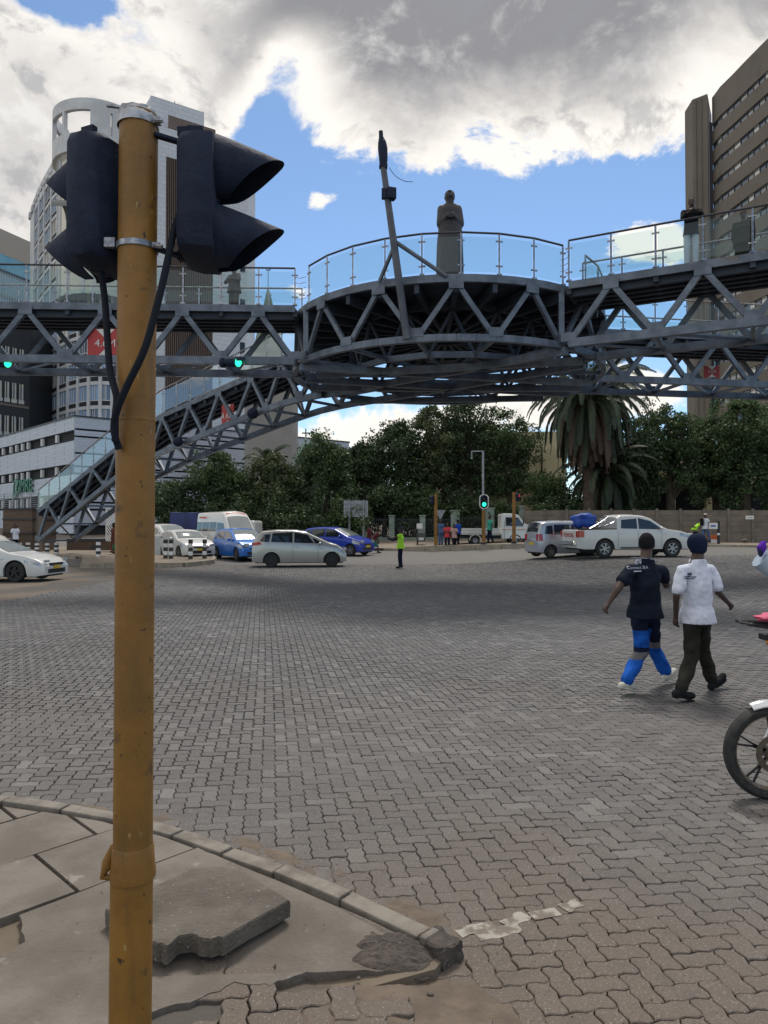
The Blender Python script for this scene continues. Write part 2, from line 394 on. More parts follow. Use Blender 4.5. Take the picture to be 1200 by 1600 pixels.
def pav_obj(name, items):
    v, f, tt = [], [], []
    for _, vs, fs, t in items:
        o = len(v); v += vs; f += [tuple(a+o for a in q) for q in fs]; tt += [t]*len(fs)
    me = bpy.data.meshes.new(name); me.from_pydata(v, [], f); me.materials.append(M['paver'])
    at = me.attributes.new('tint', 'FLOAT', 'FACE'); at.data.foreach_set('value', tt); me.update()
    o = bpy.data.objects.new(name, me); COL.objects.link(o); o.parent = road; return o
seen = []; rest = []
for e in near_list:
    x, y = e[1][0][0], e[1][0][1]
    if len(seen) < 300 and y > 2.05 and abs(x) < .53*y+.1: seen.append(e)
    else: rest.append(e)
for e in seen: pav_obj('paver', [e])
o = pav_obj('paver_field', rest); o['kind'] = 'stuff'
# beyond the laid blocks the same paving continues as one sheet (joints are under a pixel there)
mb = MB(); mb.grid(lambda u, v: (-45+90*u, 33+25*v, G(-45+90*u, 33+25*v)+.0), 60, 30)
tag(mb.build('distant_paving', M['paver_far'], road, smooth=True))
for sgn in (-1, 1):
    mb = MB(); mb.grid(lambda u, v: (sgn*(.575*(32.5*v+.5)+1.2+u*(45-.575*(32.5*v+.5)-1.2)), 32.5*v+.5, G(sgn*(.575*(32.5*v+.5)+1.2+u*(45-.575*(32.5*v+.5)-1.2)), 32.5*v+.5)), 12, 18)
    mb.build('side_paving', M['paver_far'], road, smooth=True)

# ---------------------------------------------------------------- pavement in the foreground
mb = MB()
walk_poly = [(p[0], p[1]-.1) for p in KERB]+[(.2, 2.85), (-.1, 2.72), (-.45, 2.64), (-.75, 2.3), (-1.0, 1.2), (-1.2, -2), (-9, -2)]
mb.prism(walk_poly[::-1], -.05, .052)
walk = struct(mb.build('sidewalk', M['earth']))
def clip(poly, a, b):             # keep the side to the right of a->b (below the kerb line)
    out = []
    f = lambda p: (b[0]-a[0])*(p[1]-a[1])-(b[1]-a[1])*(p[0]-a[0])
    for i in range(len(poly)):
        p, q = poly[i], poly[(i+1) % len(poly)]; fp, fq = f(p), f(q)
        if fp <= 0: out.append(p)
        if (fp < 0) != (fq < 0) and abs(fp-fq) > 1e-9:
            t = fp/(fp-fq); out.append((p[0]+(q[0]-p[0])*t, p[1]+(q[1]-p[1])*t))
    return out
KL = [(a[0]-.01, a[1]-.135) for a in KERB]
ang = R(46); du = (math.cos(ang), math.sin(ang)); dv = (-math.sin(ang), math.cos(ang)); org = (-1.62, 3.16)
AP = [(-.98, 3.83), (-.7, 3.62), (-.25, 3.28), (.10, 3.0), (.16, 2.9), (.10, 2.83), (-.12, 2.79), (-.30, 2.77), (-.42, 2.70), (-.55, 2.71), (-.68, 2.60), (-.80, 2.56), (-.86, 2.45), (-1.0, 2.3), (-1.2, 2.2), (-1.38, 2.28), (-1.45, 2.50), (-1.54, 2.66), (-1.52, 2.80), (-1.46, 2.98), (-1.585, 3.175)]
def slab_poly(u0, u1, v0, v1):
    c = [(u0, v0), (u1, v0), (u1, v1), (u0, v1)]
    return [(org[0]+du[0]*u+dv[0]*v, org[1]+du[1]*u+dv[1]*v) for u, v in c]
rs = random.Random(5)
for vi in range(0, 8):
    off = (.0, .33, .1, .4, .2, .5, .0, .3)[vi]
    for ui in range(-8, 5):
        u0 = ui*.78+.30+off-(0 if vi else .0); p = slab_poly(u0+.012, u0+.768, vi*.54+.012, vi*.54+.528)
        for a, b in zip(KL, KL[1:]): p = clip(p, a, b) if len(p) > 2 else []
        if len(p) < 3: continue
        cx = sum(q[0] for q in p)/len(p); cy = sum(q[1] for q in p)/len(p)
        if cx < -5 or cy < -1 or (cx > -1.0 and cy < 3.75 and vi == 0 and cx > -.95): continue
        tx, ty, dz = rs.gauss(0, .008), rs.gauss(0, .008), rs.gauss(0, .003)
        f = lambda x, y: .09+dz+(x-cx)*tx+(y-cy)*ty
        mb = MB(); mb.prism(p, .045, f); mb.build('paving_slab', M['concrete'], walk)
# older slabs on the near side of the long joint
for (x0, y0, x1, y1) in ((-3.4, 1.3, -1.9, 2.75), (-2.0, 1.0, -1.62, 2.3)):
    mb = MB(); mb.prism([(x0, y0), (x1, y0+.1), (x1+.1, y1-.15), (x1-.1, y1), (x0, y1-.4)], .04, .078); mb.build('cracked_slab', M['concrete_dark'], walk)
mb = MB(); rr = random.Random(2)
fine = []
for i in range(len(AP)):
    p, q = AP[i], AP[(i+1) % len(AP)]
    for j in range(5):
        t = j/5; jig = .008 if 3 < i < 20 else .003
        fine.append((p[0]+(q[0]-p[0])*t+rr.uniform(-jig, jig), p[1]+(q[1]-p[1])*t+rr.uniform(-jig, jig)))
mb.prism(fine[::-1], .04, lambda x, y: .088-.05*sm(x, -.2, .2)*sm(3.05-y, 0, .3))
mb.build('concrete_apron', M['concrete'], walk)
M['tarry'] = pm('crumbled_dark_concrete', (.10, .082, .07), (.06, .05, .045), .95, 0, 9, 8, .8, 50, dirt=((.20, .17, .14), .6, 40, .6))
# rough broken patch next to the kerb end
mb = MB(); cxy = (.03, 2.96)
def rough(u, v):
    a = u*2*math.pi; r = v*(1+.25*noise.noise(Vector((math.cos(a)*2, math.sin(a)*2, 1))))
    x = cxy[0]+math.cos(a)*.22*r; y = cxy[1]+math.sin(a)*.16*r
    return (x, y, .03+.062*(1-v**3)+.011*noise.noise(Vector((x*22, y*22, 0)))+.008*noise.noise(Vector((x*60, y*60, 0))))
mb.grid(rough, 48, 12); mb.build('broken_concrete', M['tarry'], walk, smooth=False)
# loose pieces
def pebble(c, r, s): 
    mb = MB(); rq = random.Random(s)
    mb.ball((0, 0, 0), (r, r*.8, r*.55), 9, 6); mb.v = [tuple(Vector(v)*(1+.35*noise.noise(Vector(v)*8/r*.12+Vector((s, 0, 0))))) for v in mb.v]
    o = mb.build('stone', M['concrete_dark']); o.location = c; return o
st_l = ['small grey stone lying on the road off the kerb end', 'dark pebble near the bottom edge right of the kerb end', 'pebble on the dusty pavers below the broken kerb', 'little stone beside the painted paver streak']
for k, (px, py, r) in enumerate(((672, 1552, .014), (978, 1590, .012), (560, 1540, .010), (1040, 1330, .009))):
    d = 1.76*FPX/(py-821); q = P(px, py, d); tag(pebble((q.x, q.y, Gn(q.x, q.y)+r*.4), r, k), st_l[k], 'stone')
# kerb stones
def along(poly, s):
    for a, b in zip(poly, poly[1:]):
        L = math.hypot(b[0]-a[0], b[1]-a[1])
        if s <= L: t = s/L; return Vector((a[0]+(b[0]-a[0])*t, a[1]+(b[1]-a[1])*t, 0)), Vector((b[0]-a[0], b[1]-a[1], 0)).normalized()
        s -= L
    return None
s = 0; tot = sum(math.hypot(b[0]-a[0], b[1]-a[1]) for a, b in zip(KERB, KERB[1:])); rk = random.Random(9)
while s < tot-.05:
    L = rk.uniform(.34, .5) if s > tot-3.8 else .9; e = min(s+L, tot-.005)
    p = along(KERB, s+.008); q = along(KERB, e-.006)
    if p and q:
        a, t1 = p; b, t2 = q; n1_ = Vector((t1.y, -t1.x, 0)); n2_ = Vector((t2.y, -t2.x, 0)); w = .092; dz = rk.gauss(0, .004)
        mb = MB(); mb.prism([a[:], b[:], (b+n2_*w)[:], (a+n1_*w)[:]][::-1], -.03, .102+dz); mb.build('kerb_stone', M['kerb'], walk, bevel=.008)
    s = e
# broken stub at the kerb end
mb = MB(); sc_ = Vector((.228, 2.985, .03)); M3 = Matrix.Rotation(R(-44), 3, 'Z')
def stub(u, v):
    a = u*2*math.pi; lat = (v-.5)*math.pi; q = Vector((math.cos(a)*math.cos(lat), math.sin(a)*math.cos(lat), math.sin(lat))); m_ = max(abs(q.x), abs(q.y), abs(q.z)); q = q/m_
    q = Vector((q.x*.072, q.y*.056, q.z*.068)); w = M3@q+sc_; w += Vector((noise.noise(w*16), noise.noise(w*16+Vector((3, 0, 0))), noise.noise(w*16+Vector((0, 5, 0)))*.6))*.016+Vector((noise.noise(w*50), noise.noise(w*50+Vector((3, 0, 0))), 0))*.006; return w
mb.grid(stub, 32, 18); mb.build('broken_kerb_end', M['tarry'], walk)
# blown sand over the pavers at the kerb
M['sand'] = pm('blown_sand', (.165, .128, .098), (.115, .09, .07), .95, 0, 7, 8, .5, 60, dirt=((.06, .05, .042), .5, 12, .62))
def drift(cx, cy, rx, ry, rot, th, sd, n=70):
    mb = MB(); c_, s_ = math.cos(rot), math.sin(rot)
    def f(u, v):
        lx, ly = (u*2-1)*rx, (v*2-1)*ry; x, y = cx+lx*c_-ly*s_, cy+lx*s_+ly*c_; r_ = math.hypot(u*2-1, v*2-1)
        return (x, y, Gn(x, y)-.010+th*(1-r_**1.3)+.010*noise.noise(Vector((x*7, y*7, sd)))+.005*noise.noise(Vector((x*28, y*28, sd))))
    mb.grid(f, n, n); o = mb.build('sand_drift', M['sand'], road, smooth=True); o['kind'] = 'stuff'; return o
drift(.30, 2.62, .42, .30, -.6, .016, 1); drift(.62, 2.35, .5, .22, .1, .011, 2); drift(.16, 3.32, .5, .10, -.75, .014, 3); drift(-.6, 3.95, .65, .09, -.6, .013, 4); drift(-1.7, 4.55, .9, .10, -.32, .013, 5); drift(-.15, 2.45, .3, .16, .2, .012, 6)
mb = MB(); rg = random.Random(21)
for k in range(420):
    x = rg.gauss(.1, .9); y = rg.uniform(2.05, 4.6) if k % 2 else kerb_y(x)+abs(rg.gauss(0, .12))
    if abs(x) > 8 or y > 9: continue
    r_ = rg.uniform(.0015, .0045); zz = .092 if on_walk(x, y-.12) and y < kerb_y(x)-.14 else Gn(x, y)
    if kerb_y(x)-.14 < y < kerb_y(x)+.03 and x < .24: continue
    mb.ball((x, y, zz+r_*.5), (r_, r_*rg.uniform(.6, 1), r_*.6), 5, 3)
tag(mb.build('grit', M['concrete_dark'], road), kind='stuff')
# loose cracked slab
SL = [P(px, py, 1.6*FPX/(py-821)) for px, py in ((165, 1408), (300, 1345), (345, 1342), (380, 1352), (453, 1400), (420, 1418), (348, 1458), (325, 1462), (300, 1452), (276, 1456), (262, 1470), (243, 1466), (205, 1440))]
pl = [(p.x, p.y) for p in SL]
ctr = Vector((sum(p[0] for p in pl)/len(pl), sum(p[1] for p in pl)/len(pl)))
fp = []
for i in range(len(pl)):
    a, b = pl[i], pl[(i+1) % len(pl)]
    for j in range(4):
        t = j/4; jg = .006 if i in (6, 7, 8, 9, 10, 11) else .0015
        fp.append((a[0]+(b[0]-a[0])*t+rr.uniform(-jg, jg), a[1]+(b[1]-a[1])*t+rr.uniform(-jg, jg)))
mb = MB(); n = len(fp)
zt = lambda x, y: .175+(x-ctr.x)*.02-(y-ctr.y)*.03
zb_ = lambda x, y: .103+(x-ctr.x)*.02-(y-ctr.y)*.03
rings = [[(ctr.x+(x-ctr.x)*k, ctr.y+(y-ctr.y)*k, zt(x, y)+dz) for x, y in fp] for k, dz in ((.985, 0), (1, -.008))]
rings += [[(ctr.x+(x-ctr.x)*(1+.012*noise.noise(Vector((x*30, y*30, k)))), ctr.y+(y-ctr.y)*(1+.012*noise.noise(Vector((x*30, y*30, k)))), zb_(x, y)+h) for x, y in fp] for k, h in ((0, .045), (1, .022), (2, 0))]
vs = [p for r_ in rings for p in r_]
mb.add(vs, [tuple(range(n))]+[(r_*n+j, (r_+1)*n+j, (r_+1)*n+(j+1) % n, r_*n+(j+1) % n) for r_ in range(4) for j in range(n)]+[tuple(4*n+j for j in range(n))[::-1]])
slab = mb.build('loose_slab', M['concrete_dark']); tag(slab, 'loose broken concrete slab lying on the pavement behind the yellow pole', 'concrete slab')
# paint left on a streak of pavers
mb = MB()
for a, b in (((715, 1447), (770, 1431)), ((745, 1452), (812, 1437)), ((790, 1434), (822, 1417)), ((830, 1420), (872, 1412)), ((880, 1408), (905, 1398))):
    pa = P(*a, 1.75*FPX/(a[1]-821)); pb = P(*b, 1.75*FPX/(b[1]-821)); t = (pb-pa); t.z = 0; t.normalize(); nn_ = Vector((-t.y, t.x, 0))*.035
    q = []
    for k in range(9):
        c = pa.lerp(pb, k/8); w = 1+.5*noise.noise(Vector((c.x*20, c.y*20, 0))); q.append((c-nn_*w, c+nn_*w))
    for k in range(8):
        mb.quad(*[(v.x, v.y, Gn(v.x, v.y)+.0035) for v in (q[k][0], q[k+1][0], q[k+1][1], q[k][1])])
M['worn_paint'] = pm('worn_road_paint', (.33, .31, .275), (.16, .135, .11), .85, 0, 12, 8, .3, lo=.44, hi=.58)
mb.build('worn_paint', M['worn_paint'], road)

# ---------------------------------------------------------------- foreground traffic light
pole_p = GP(211, 2.18); px0 = pole_p.x
T = thing('traffic_light', 'tall yellow signal pole with black hooded heads, standing nearest on the pavement', 'traffic light', (px0, 2.18, .09))
def zp(py): return P(600, py, 2.18).z-.09
mb = MB(); nseg = 40
mb.tube([(.0, 0, zp(1345)-.02), (0, 0, 1.2), (0, 0, 2.0), (.004, 0, zp(182))], .0568, 40); mb.build('pole', M['yellow'], T, smooth=True)
mb = MB(); mb.tube([(-.006, 0, -.05), (-.004, 0, .4), (-.003, 0, zp(1352))], .0610, 40); mb.build('pole_sleeve', M['yellow'], T, smooth=True)
mb = MB(); mb.lathe([(.0570, zp(1318)), (.060, zp(1322)), (.0625, zp(1345)), (.0665, zp(1362)), (.066, zp(1370)), (.059, zp(1372))], (0, 0, 0), 40)
mb.tube([(-.055, -.01, zp(1318)), (-.07, -.012, zp(1345)), (-.083, -.014, zp(1366)), (-.04, -.01, zp(1370))], [.008, .018, .012, .01], 10); mb.build('weld_collar', M['yellow'], T, smooth=True)
mb = MB(); mb.lathe([(.0573, zp(660)), (.0587, zp(657)), (.0573, zp(654))], (0, 0, 0), 40); mb.build('weld_seam', M['yellow'], T, smooth=True)
for py in (195, 388):
    mb = MB(); h = .022 if py == 195 else .017
    mb.lathe([(.058, zp(py)-h/2), (.0615, zp(py)-h/2), (.0615, zp(py)+h/2), (.058, zp(py)+h/2)], (.002, 0, 0), 36, close=True)
    mb.box((.066, -.02, zp(py)), (.02, .02, h*.9)); mb.tube([(.06, -.03, zp(py)-.005), (.088, -.035, zp(py)-.008)], .006, 6)
    mb.build('clamp_band', M['galv'], T, smooth=True)
mb = MB(); mb.box((-.073, -.02, zp(384)), (.034, .02, .03)); mb.build('clamp_plate', M['galv'], T, bevel=.002)
mb = MB()
def crumple(u, v):
    a = u*2*math.pi; rr_ = .060*(1-.12*v)+.004*noise.noise(Vector((math.cos(a)*3, math.sin(a)*3, v*3)))
    return (rr_*math.cos(a)+.002, rr_*math.sin(a), zp(190)+.03*v+.008*noise.noise(Vector((math.cos(a)*2, math.sin(a)*2, 5)))*v)
mb.grid(crumple, 36, 3); mb.grid(lambda u, v: tuple(Vector(crumple(u, 1))*(1-v)+Vector((0, 0, zp(168)))*v), 36, 2)
mb.box((-.055, -.01, zp(170)), (.07, .012, .006), 0, Matrix.Rotation(R(6), 3, 'Y')); mb.build('pole_cap', M['galv'], T, smooth=False)

def signal_head(parent, base, rz, hh=.46, aspects=((.115, 1), (-.115, 1)), mat=None, rscale=1.0, lit=None, skew=0):
    mat = mat or M['black']
    Mx = Matrix.Rotation(rz, 3, 'Z'); B = Vector(base)     # local +X is where the lights face
    def place(mb): mb.v = [tuple(Mx@Vector(v)+B) for v in mb.v]
    mb = MB(); prof = []; w = .145*rscale
    for y_, z_ in ((-.6, -1), (.6, -1), (.92, -.93), (1, -.8), (1, .8), (.92, .93), (.6, 1), (-.6, 1), (-.92, .93), (-1, .8), (-1, -.8), (-.92, -.93)):
        prof.append((y_*w, z_*hh/2))
    secs = ((-.075, .80), (-.06, .93), (-.02, 1), (.03, 1), (.038, .96)); n = len(prof)
    vs = [(x*rscale, y*k, z*(1-(1-k)*.5)) for x, k in secs for y, z in prof]
    mb.add(vs, [tuple(range(n))[::-1]]+[(r_*n+j, r_*n+(j+1) % n, (r_+1)*n+(j+1) % n, (r_+1)*n+j) for r_ in range(len(secs)-1) for j in range(n)]+[tuple((len(secs)-1)*n+j for j in range(n))])
    for s_ in (-1, 1): mb.box((-.02*rscale, s_*w*.7, hh*.5), (.05*rscale, .02, .02))
    place(mb); hd = mb.build('signal_head', mat, parent, smooth=True)
    for i, (z, sz) in enumerate(aspects):
        r0 = .108*rscale*sz
        def vis(u, v, r0=r0, z=z):
            a = (u-.5)*2*math.pi*.94; top = ((1+math.cos(a))/2)**.75; L = (.035+.185*top)*rscale*sz; s_ = v*L
            k = 1-.5*(s_/(.22*rscale*sz))**1.1
            return (.036*rscale+s_, math.sin(a)*r0*k, z+math.cos(a)*r0*k-.10*s_)
        mb = MB(); mb.grid(vis, 28, 8); mb.grid(lambda u, v: tuple(Vector(vis(u, v))-Vector((0, 0, 0))+(Vector((0, 0, z))-Vector((0, 0, vis(u, v)[2]))+Vector((0, -vis(u, v)[1], 0)))*.03), 28, 8)
        place(mb); mb.build('visor', mat, hd, smooth=True)
        mb = MB(); mb.ball((.036*rscale, 0, z), (.02, r0*.85, r0*.85), 16, 8); place(mb)
        mb.build('lens', (lit or {}).get(i, M['lens']), hd, smooth=True)
    return hd
# right head
hr = P(318, 318, 2.25)-T.location
signal_head(T, (hr.x+.008, .07, hr.z-.008), R(6), hh=.37, aspects=((.116, 1.0), (-.10, 1.0)), rscale=.95)
hl = P(160, 330, 2.25)-T.location
signal_head(T, (hl.x+.012, .08, hl.z+.01), R(180-24), hh=.40, aspects=((.09, 1.05), (-.12, 1.05)), rscale=.92)
M['grey_film'] = pm('grey_lens_hood', (.16, .17, .17), None, .4)
mb = MB(); q = P(112, 330, 2.2)-T.location
mb.grid(lambda u, v: (q.x-.04+.085*v, q.y+.05*math.cos(u*math.pi), q.z-.006+.036*math.sin(u*math.pi)*(1-.25*v)), 14, 5); mb.build('small_hood', M['grey_film'], T, smooth=True)
mb = MB()
for (x0, y0, x1, y1) in ((240, 210, 300, 228), (240, 387, 292, 404)):
    a = P(x0, y0, 2.16)-T.location; b = P(x1, y1, 2.26)-T.location; mb.bar(a, b, .022, .012)
a = P(184, 386, 2.16)-T.location; b = P(170, 382, 2.24)-T.location; mb.bar(a, b, .02, .02)
for py in (208, 400): 
    a = P(286, py, 2.25)-T.location; mb.box(a, (.03, .03, .03))
tag(mb.build('bracket', M['black'], T, bevel=.002), kind='stuff')
def curve_pts(pts, n=40):
    out = []; m = len(pts)
    for i in range(m-1):
        p0, p1, p2, p3 = pts[max(0, i-1)], pts[i], pts[i+1], pts[min(m-1, i+2)]
        for k in range(n//(m-1)):
            t = k/(n//(m-1)); out.append(.5*((2*p1)+(p2-p0)*t+(2*p0-5*p1+4*p2-p3)*t*t+(3*p1-p0-3*p2+p3)*t**3))
    return out+[pts[-1]]
tl = T.location
c1 = [P(x, y, d)-tl for x, y, d in ((285, 325, 2.2), (272, 360, 2.16), (258, 425, 2.12), (246, 475, 2.09), (226, 545, 2.07), (200, 600, 2.07), (183, 640, 2.08), (178, 672, 2.1), (186, 702, 2.115))]
c2 = [P(x, y, d)-tl for x, y, d in ((158, 425, 2.22), (164, 470, 2.2), (168, 530, 2.17), (172, 580, 2.13), (182, 620, 2.09), (180, 650, 2.09), (180, 690, 2.1))]
for c in (c1, c2):
    mb = MB(); mb.tube(curve_pts(c, 48), .0105, 10); mb.build('cable', M['cable'], T, smooth=True)

# ---------------------------------------------------------------- footbridge
ZD, ZB, RH = 8.0, 6.42, 1.06
B = thing('footbridge', 'large grey steel truss footbridge with glass railings spanning the junction', 'footbridge', (0, 0, 0))
def bp(name, mb, mat='steel', smooth=False): return mb.build(name, M[mat], B, smooth=smooth)
def rail_run(pts, zt, rail=True, posts=None, mat='rail_dark', panel=True, gap=.05, clamps=True):
    pts = [Vector(p) for p in pts]
    up = Vector((0, 0, 1))
    if rail:
        mb = MB(); mb.tube([p+up*RH for p in pts], .028, 8); bp('handrail', mb, mat, True)
    for i, p in enumerate(pts):
        mb = MB(); mb.box(p+up*(RH/2), (.038, .038, RH)); mb.box(p+up*.02, (.12, .12, .04))
        if clamps:
            t = (pts[min(i+1, len(pts)-1)]-pts[max(i-1, 0)]).normalized()
            for h in (.24, .86): mb.bar(p+up*h-t*.09, p+up*h+t*.09, .03, .035)
        bp('rail_post', mb, 'rail')
    if panel:
        for p, q in zip(pts, pts[1:]):
            t = (q-p).normalized(); a = p+t*gap; b = q-t*gap
            mb = MB(); mb.quad(a+up*.08, b+up*.08, b+up*(RH-.1), a+up*(RH-.1)); bp('glass_panel', mb, 'glass')
def leg(nodes, wv, zt, zb, rail_near=True, rail_far=True, deck=True, start=0, panels=True, far_off=0.0, railmat='rail_dark'):
    # nodes: plan points of the near edge at half pitch; zt, zb: heights per node
    n = len(nodes); N = [Vector((x, y, 0)) for x, y in nodes]; wv = Vector((wv[0], wv[1], 0)); up = Vector((0, 0, 1))
    for side in (0, 1):
        o = wv*side; tp = [N[i]+o+up*zt[i] for i in range(n)]; bt = [N[i]+o+up*zb[i] for i in range(n)]
        for i in range(n-1):
            mb = MB(); mb.bar(tp[i]-up*.10, tp[i+1]-up*.10, .10, .19); bp('edge_beam', mb)
        j = list(range(start, n, 2)); bn = [i for i in range(n) if (i-start) % 2 == 1]
        for i, k in zip(range(n-1), range(1, n)):
            a, b = (tp[i]-up*.2, bt[k]) if (i-start) % 2 == 0 else (bt[i], tp[k]-up*.2)
            mb = MB(); mb.bar(a, b, .12, .14); bp('truss_diagonal', mb)
        for i in range(n-1):
            mb = MB(); mb.bar(bt[i], bt[i+1], .16, .21); bp('bottom_chord', mb)
        for i in range(n):
            t_ = (N[min(i+1, n-1)]-N[max(i-1, 0)]).normalized(); lo_ = (i-start) % 2 == 1; c_ = bt[i]+up*.15 if lo_ else tp[i]-up*.24; out_ = wv.normalized()*(-.075 if side == 0 else .075)
            mb = MB(); mb.bar(c_-t_*.19+out_, c_+t_*.19+out_, .018, .22); bp('gusset_plate', mb)
    for i in range(n):
        if (i-start) % 2 == 1:
            mb = MB(); mb.bar(N[i]+up*zb[i], N[i]+wv+up*zb[i], .09, .09); bp('cross_beam', mb)
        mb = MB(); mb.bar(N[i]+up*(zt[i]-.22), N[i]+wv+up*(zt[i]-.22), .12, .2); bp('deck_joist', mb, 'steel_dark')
    bi = [i for i in range(n) if (i-start) % 2 == 1]
    for a, b in zip(bi, bi[1:]):
        mb = MB(); mb.bar(N[a]+up*zb[a], N[b]+wv+up*zb[b], .06, .06); bp('bottom_bracing', mb)
    if deck:
        mb = MB()
        for i in range(n-1):
            u = N[i+1]-N[i]; a0, a1, a2, a3 = N[i]+wv*.03, N[i+1]+wv*.03, N[i+1]+wv*.97, N[i]+wv*.97
            z0, z1 = zt[i]-.03, zt[i+1]-.03; t = .1
            vs = [a0+up*(z0-t), a1+up*(z1-t), a2+up*(z1-t), a3+up*(z0-t), a0+up*z0, a1+up*z1, a2+up*z1, a3+up*z0]
            mb.add(vs, [(3, 2, 1, 0), (4, 5, 6, 7), (0, 1, 5, 4), (1, 2, 6, 5), (2, 3, 7, 6), (3, 0, 4, 7)])
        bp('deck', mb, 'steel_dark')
        mb = MB()
        for s_ in (.1, .3, .5, .7, .9):
            for i in range(n-1): mb.bar(N[i]+wv*s_+up*(zt[i]-.24), N[i+1]+wv*s_+up*(zt[i+1]-.24), .12, .24)
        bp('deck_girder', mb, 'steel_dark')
    if rail_near: rail_run([N[i]+up*zt[i] for i in range(n)], zt, mat=railmat)
    if rail_far: rail_run([N[i]+wv+up*zt[i] for i in range(n)], zt, mat='rail')
def line_nodes(a, b, pitch, nmax=99):
    a, b = Vector(a), Vector(b); n = max(2, int(round((b-a).length/pitch)))
    return [tuple(a.lerp(b, i/n)) for i in range(n+1)]
# left leg
nl = []; 
for px in [460, 403, 344, 284, 225, 163, 102, 38, -24, -86, -148, -210]:
    d = 20.35+.0*px-(460-px)*.0007; nl.append((PX(px, d), d))
leg(nl, (0, 1.75), [ZD]*len(nl), [ZB]*len(nl), start=1)
# right near leg
a, b = Vector((4.72, 18.35)), Vector((8.66, 16.3)); dr = (b-a).normalized()
nr = [tuple(a+dr*1.045*i) for i in range(-0, 10)]
leg(nr, (.80, 1.60), [ZD]*10, [ZB]*10, start=1)
# right far leg
nf = line_nodes((6.5, 22.7), (17.5, 24.6), 1.1)
leg(nf, (-.35, 2.0), [ZD]*len(nf), [ZB]*len(nf), start=0, railmat='rail')
# stair leg
stp = [((504, 24.6), 7.95, 6.25), ((450, 25.5), 7.85, 6.16), ((397, 27.2), 7.55, 5.99), ((244, 31.5), 6.55, 4.87), ((180, 34.0), 5.45, 4.02), ((60, 38.0), 2.6, .97)]
sp = [(Vector((PX(p[0], p[1]), p[1])), a, b) for p, a, b in stp]
tot = sum((b[0]-a[0]).length for a, b in zip(sp, sp[1:])); ns = 21; ns_, zt_, zb__ = [], [], []
for i in range(ns+1):
    s = tot*i/ns
    for a, b in zip(sp, sp[1:]):
        L = (b[0]-a[0]).length
        if s <= L+1e-6: t = s/L; ns_.append(tuple(a[0].lerp(b[0], t))); zt_.append(a[1]+(b[1]-a[1])*t); zb__.append(a[2]+(b[2]-a[2])*t); break
        s -= L
leg(ns_, (1.25, 1.55), zt_, zb__, start=0, railmat='rail')
# circular platform
CX, CY, CR = 1.95, 22.5, 4.7
def ring(a, z, r=CR): return Vector((CX+r*math.sin(R(a)), CY-r*math.cos(R(a)), z))
NA = 30; A = [-62+12*k for k in range(NA)]    # 15 truss modules
for k in range(NA):
    a0, a1 = A[k], A[k]+12
    for q in range(2):
        mb = MB(); mb.bar(ring(a0+6*q, ZD-.1), ring(a0+6*q+6, ZD-.1), .11, .19); bp('edge_beam', mb)
        mb = MB(); mb.bar(ring(a0+6*q, ZB), ring(a0+6*q+6, ZB), .15, .17); bp('bottom_chord', mb)
    t0, t1 = (ZB, ZD-.2) if k % 2 == 0 else (ZD-.2, ZB)
    mb = MB(); mb.bar(ring(a0, t0), ring(a1, t1), .10, .12); bp('truss_diagonal', mb)
    pz = ZB+.15 if k % 2 == 0 else ZD-.26
    mb = MB(); mb.bar(ring(a0-2.2, pz, CR+.08), ring(a0+2.2, pz, CR+.08), .018, .22); bp('gusset_plate', mb)
    mb = MB(); mb.bar(ring(a0, ZD-.3), ring(a0, ZD-.3, .6), .12, .26); bp('deck_joist', mb, 'steel_dark')
    if k % 2 == 0:
        mb = MB(); mb.bar(ring(a0, ZB), ring(a0, ZB, .9), .09, .1); bp('cross_beam', mb)
for r_, z in ((1.6, ZD-.3), (3.1, ZD-.3), (3.0, ZB), (.9, ZB)):
    for k in range(15):
        mb = MB(); mb.bar(ring(24*k-62, z, r_), ring(24*k-38, z, r_), .1, .16); bp('ring_beam', mb, 'steel_dark' if z > 7 else 'steel')
for k in range(15):
    mb = MB(); mb.bar(ring(24*k-62, ZB, 3.0), ring(24*k-50, ZD-.4, 3.05), .08, .08); bp('inner_strut', mb, 'steel_dark')
    mb = MB(); mb.bar(ring(24*k-50, ZD-.4, 3.05), ring(24*k-38, ZB, 3.0), .08, .08); bp('inner_strut', mb, 'steel_dark')
mb = MB(); mb.lathe([(.02, ZD-.13), (CR-.06, ZD-.13), (CR-.06, ZD-.03), (.02, ZD-.03)], (CX, CY, 0), 60); bp('platform_deck', mb, 'steel_dark')
for a in (-62, 34):
    mb = MB(); mb.bar(ring(a, ZB), ring(a, ZD-.1), .14, .14); bp('corner_post', mb)
# horizontal chords that carry the legs through the platform
for p, q in (((-2.4, 20.4), (6.5, 22.7)), ((-2.4, 22.1), (6.3, 24.6)), ((4.7, 18.5), (-2.1, 24.8)), ((5.6, 20.1), (-.9, 26.4)), ((-2.0, 21.5), (5.4, 19.6)), ((-2.4, 23.5), (6.4, 23.6)), ((-1.2, 26), (5.6, 25.4))):
    mb = MB(); mb.bar((p[0], p[1], ZB-.16), (q[0], q[1], ZB-.16), .16, .2); bp('through_chord', mb)
rail_run([ring(-60+11.9*k, ZD, CR-.02) for k in range(9)], None)
rail_run([ring(48+11.9*k, ZD, CR-.02) for k in range(3)], None, mat='rail')
rail_run([ring(125+11.9*k, ZD, CR-.02) for k in range(9)], None, mat='rail')
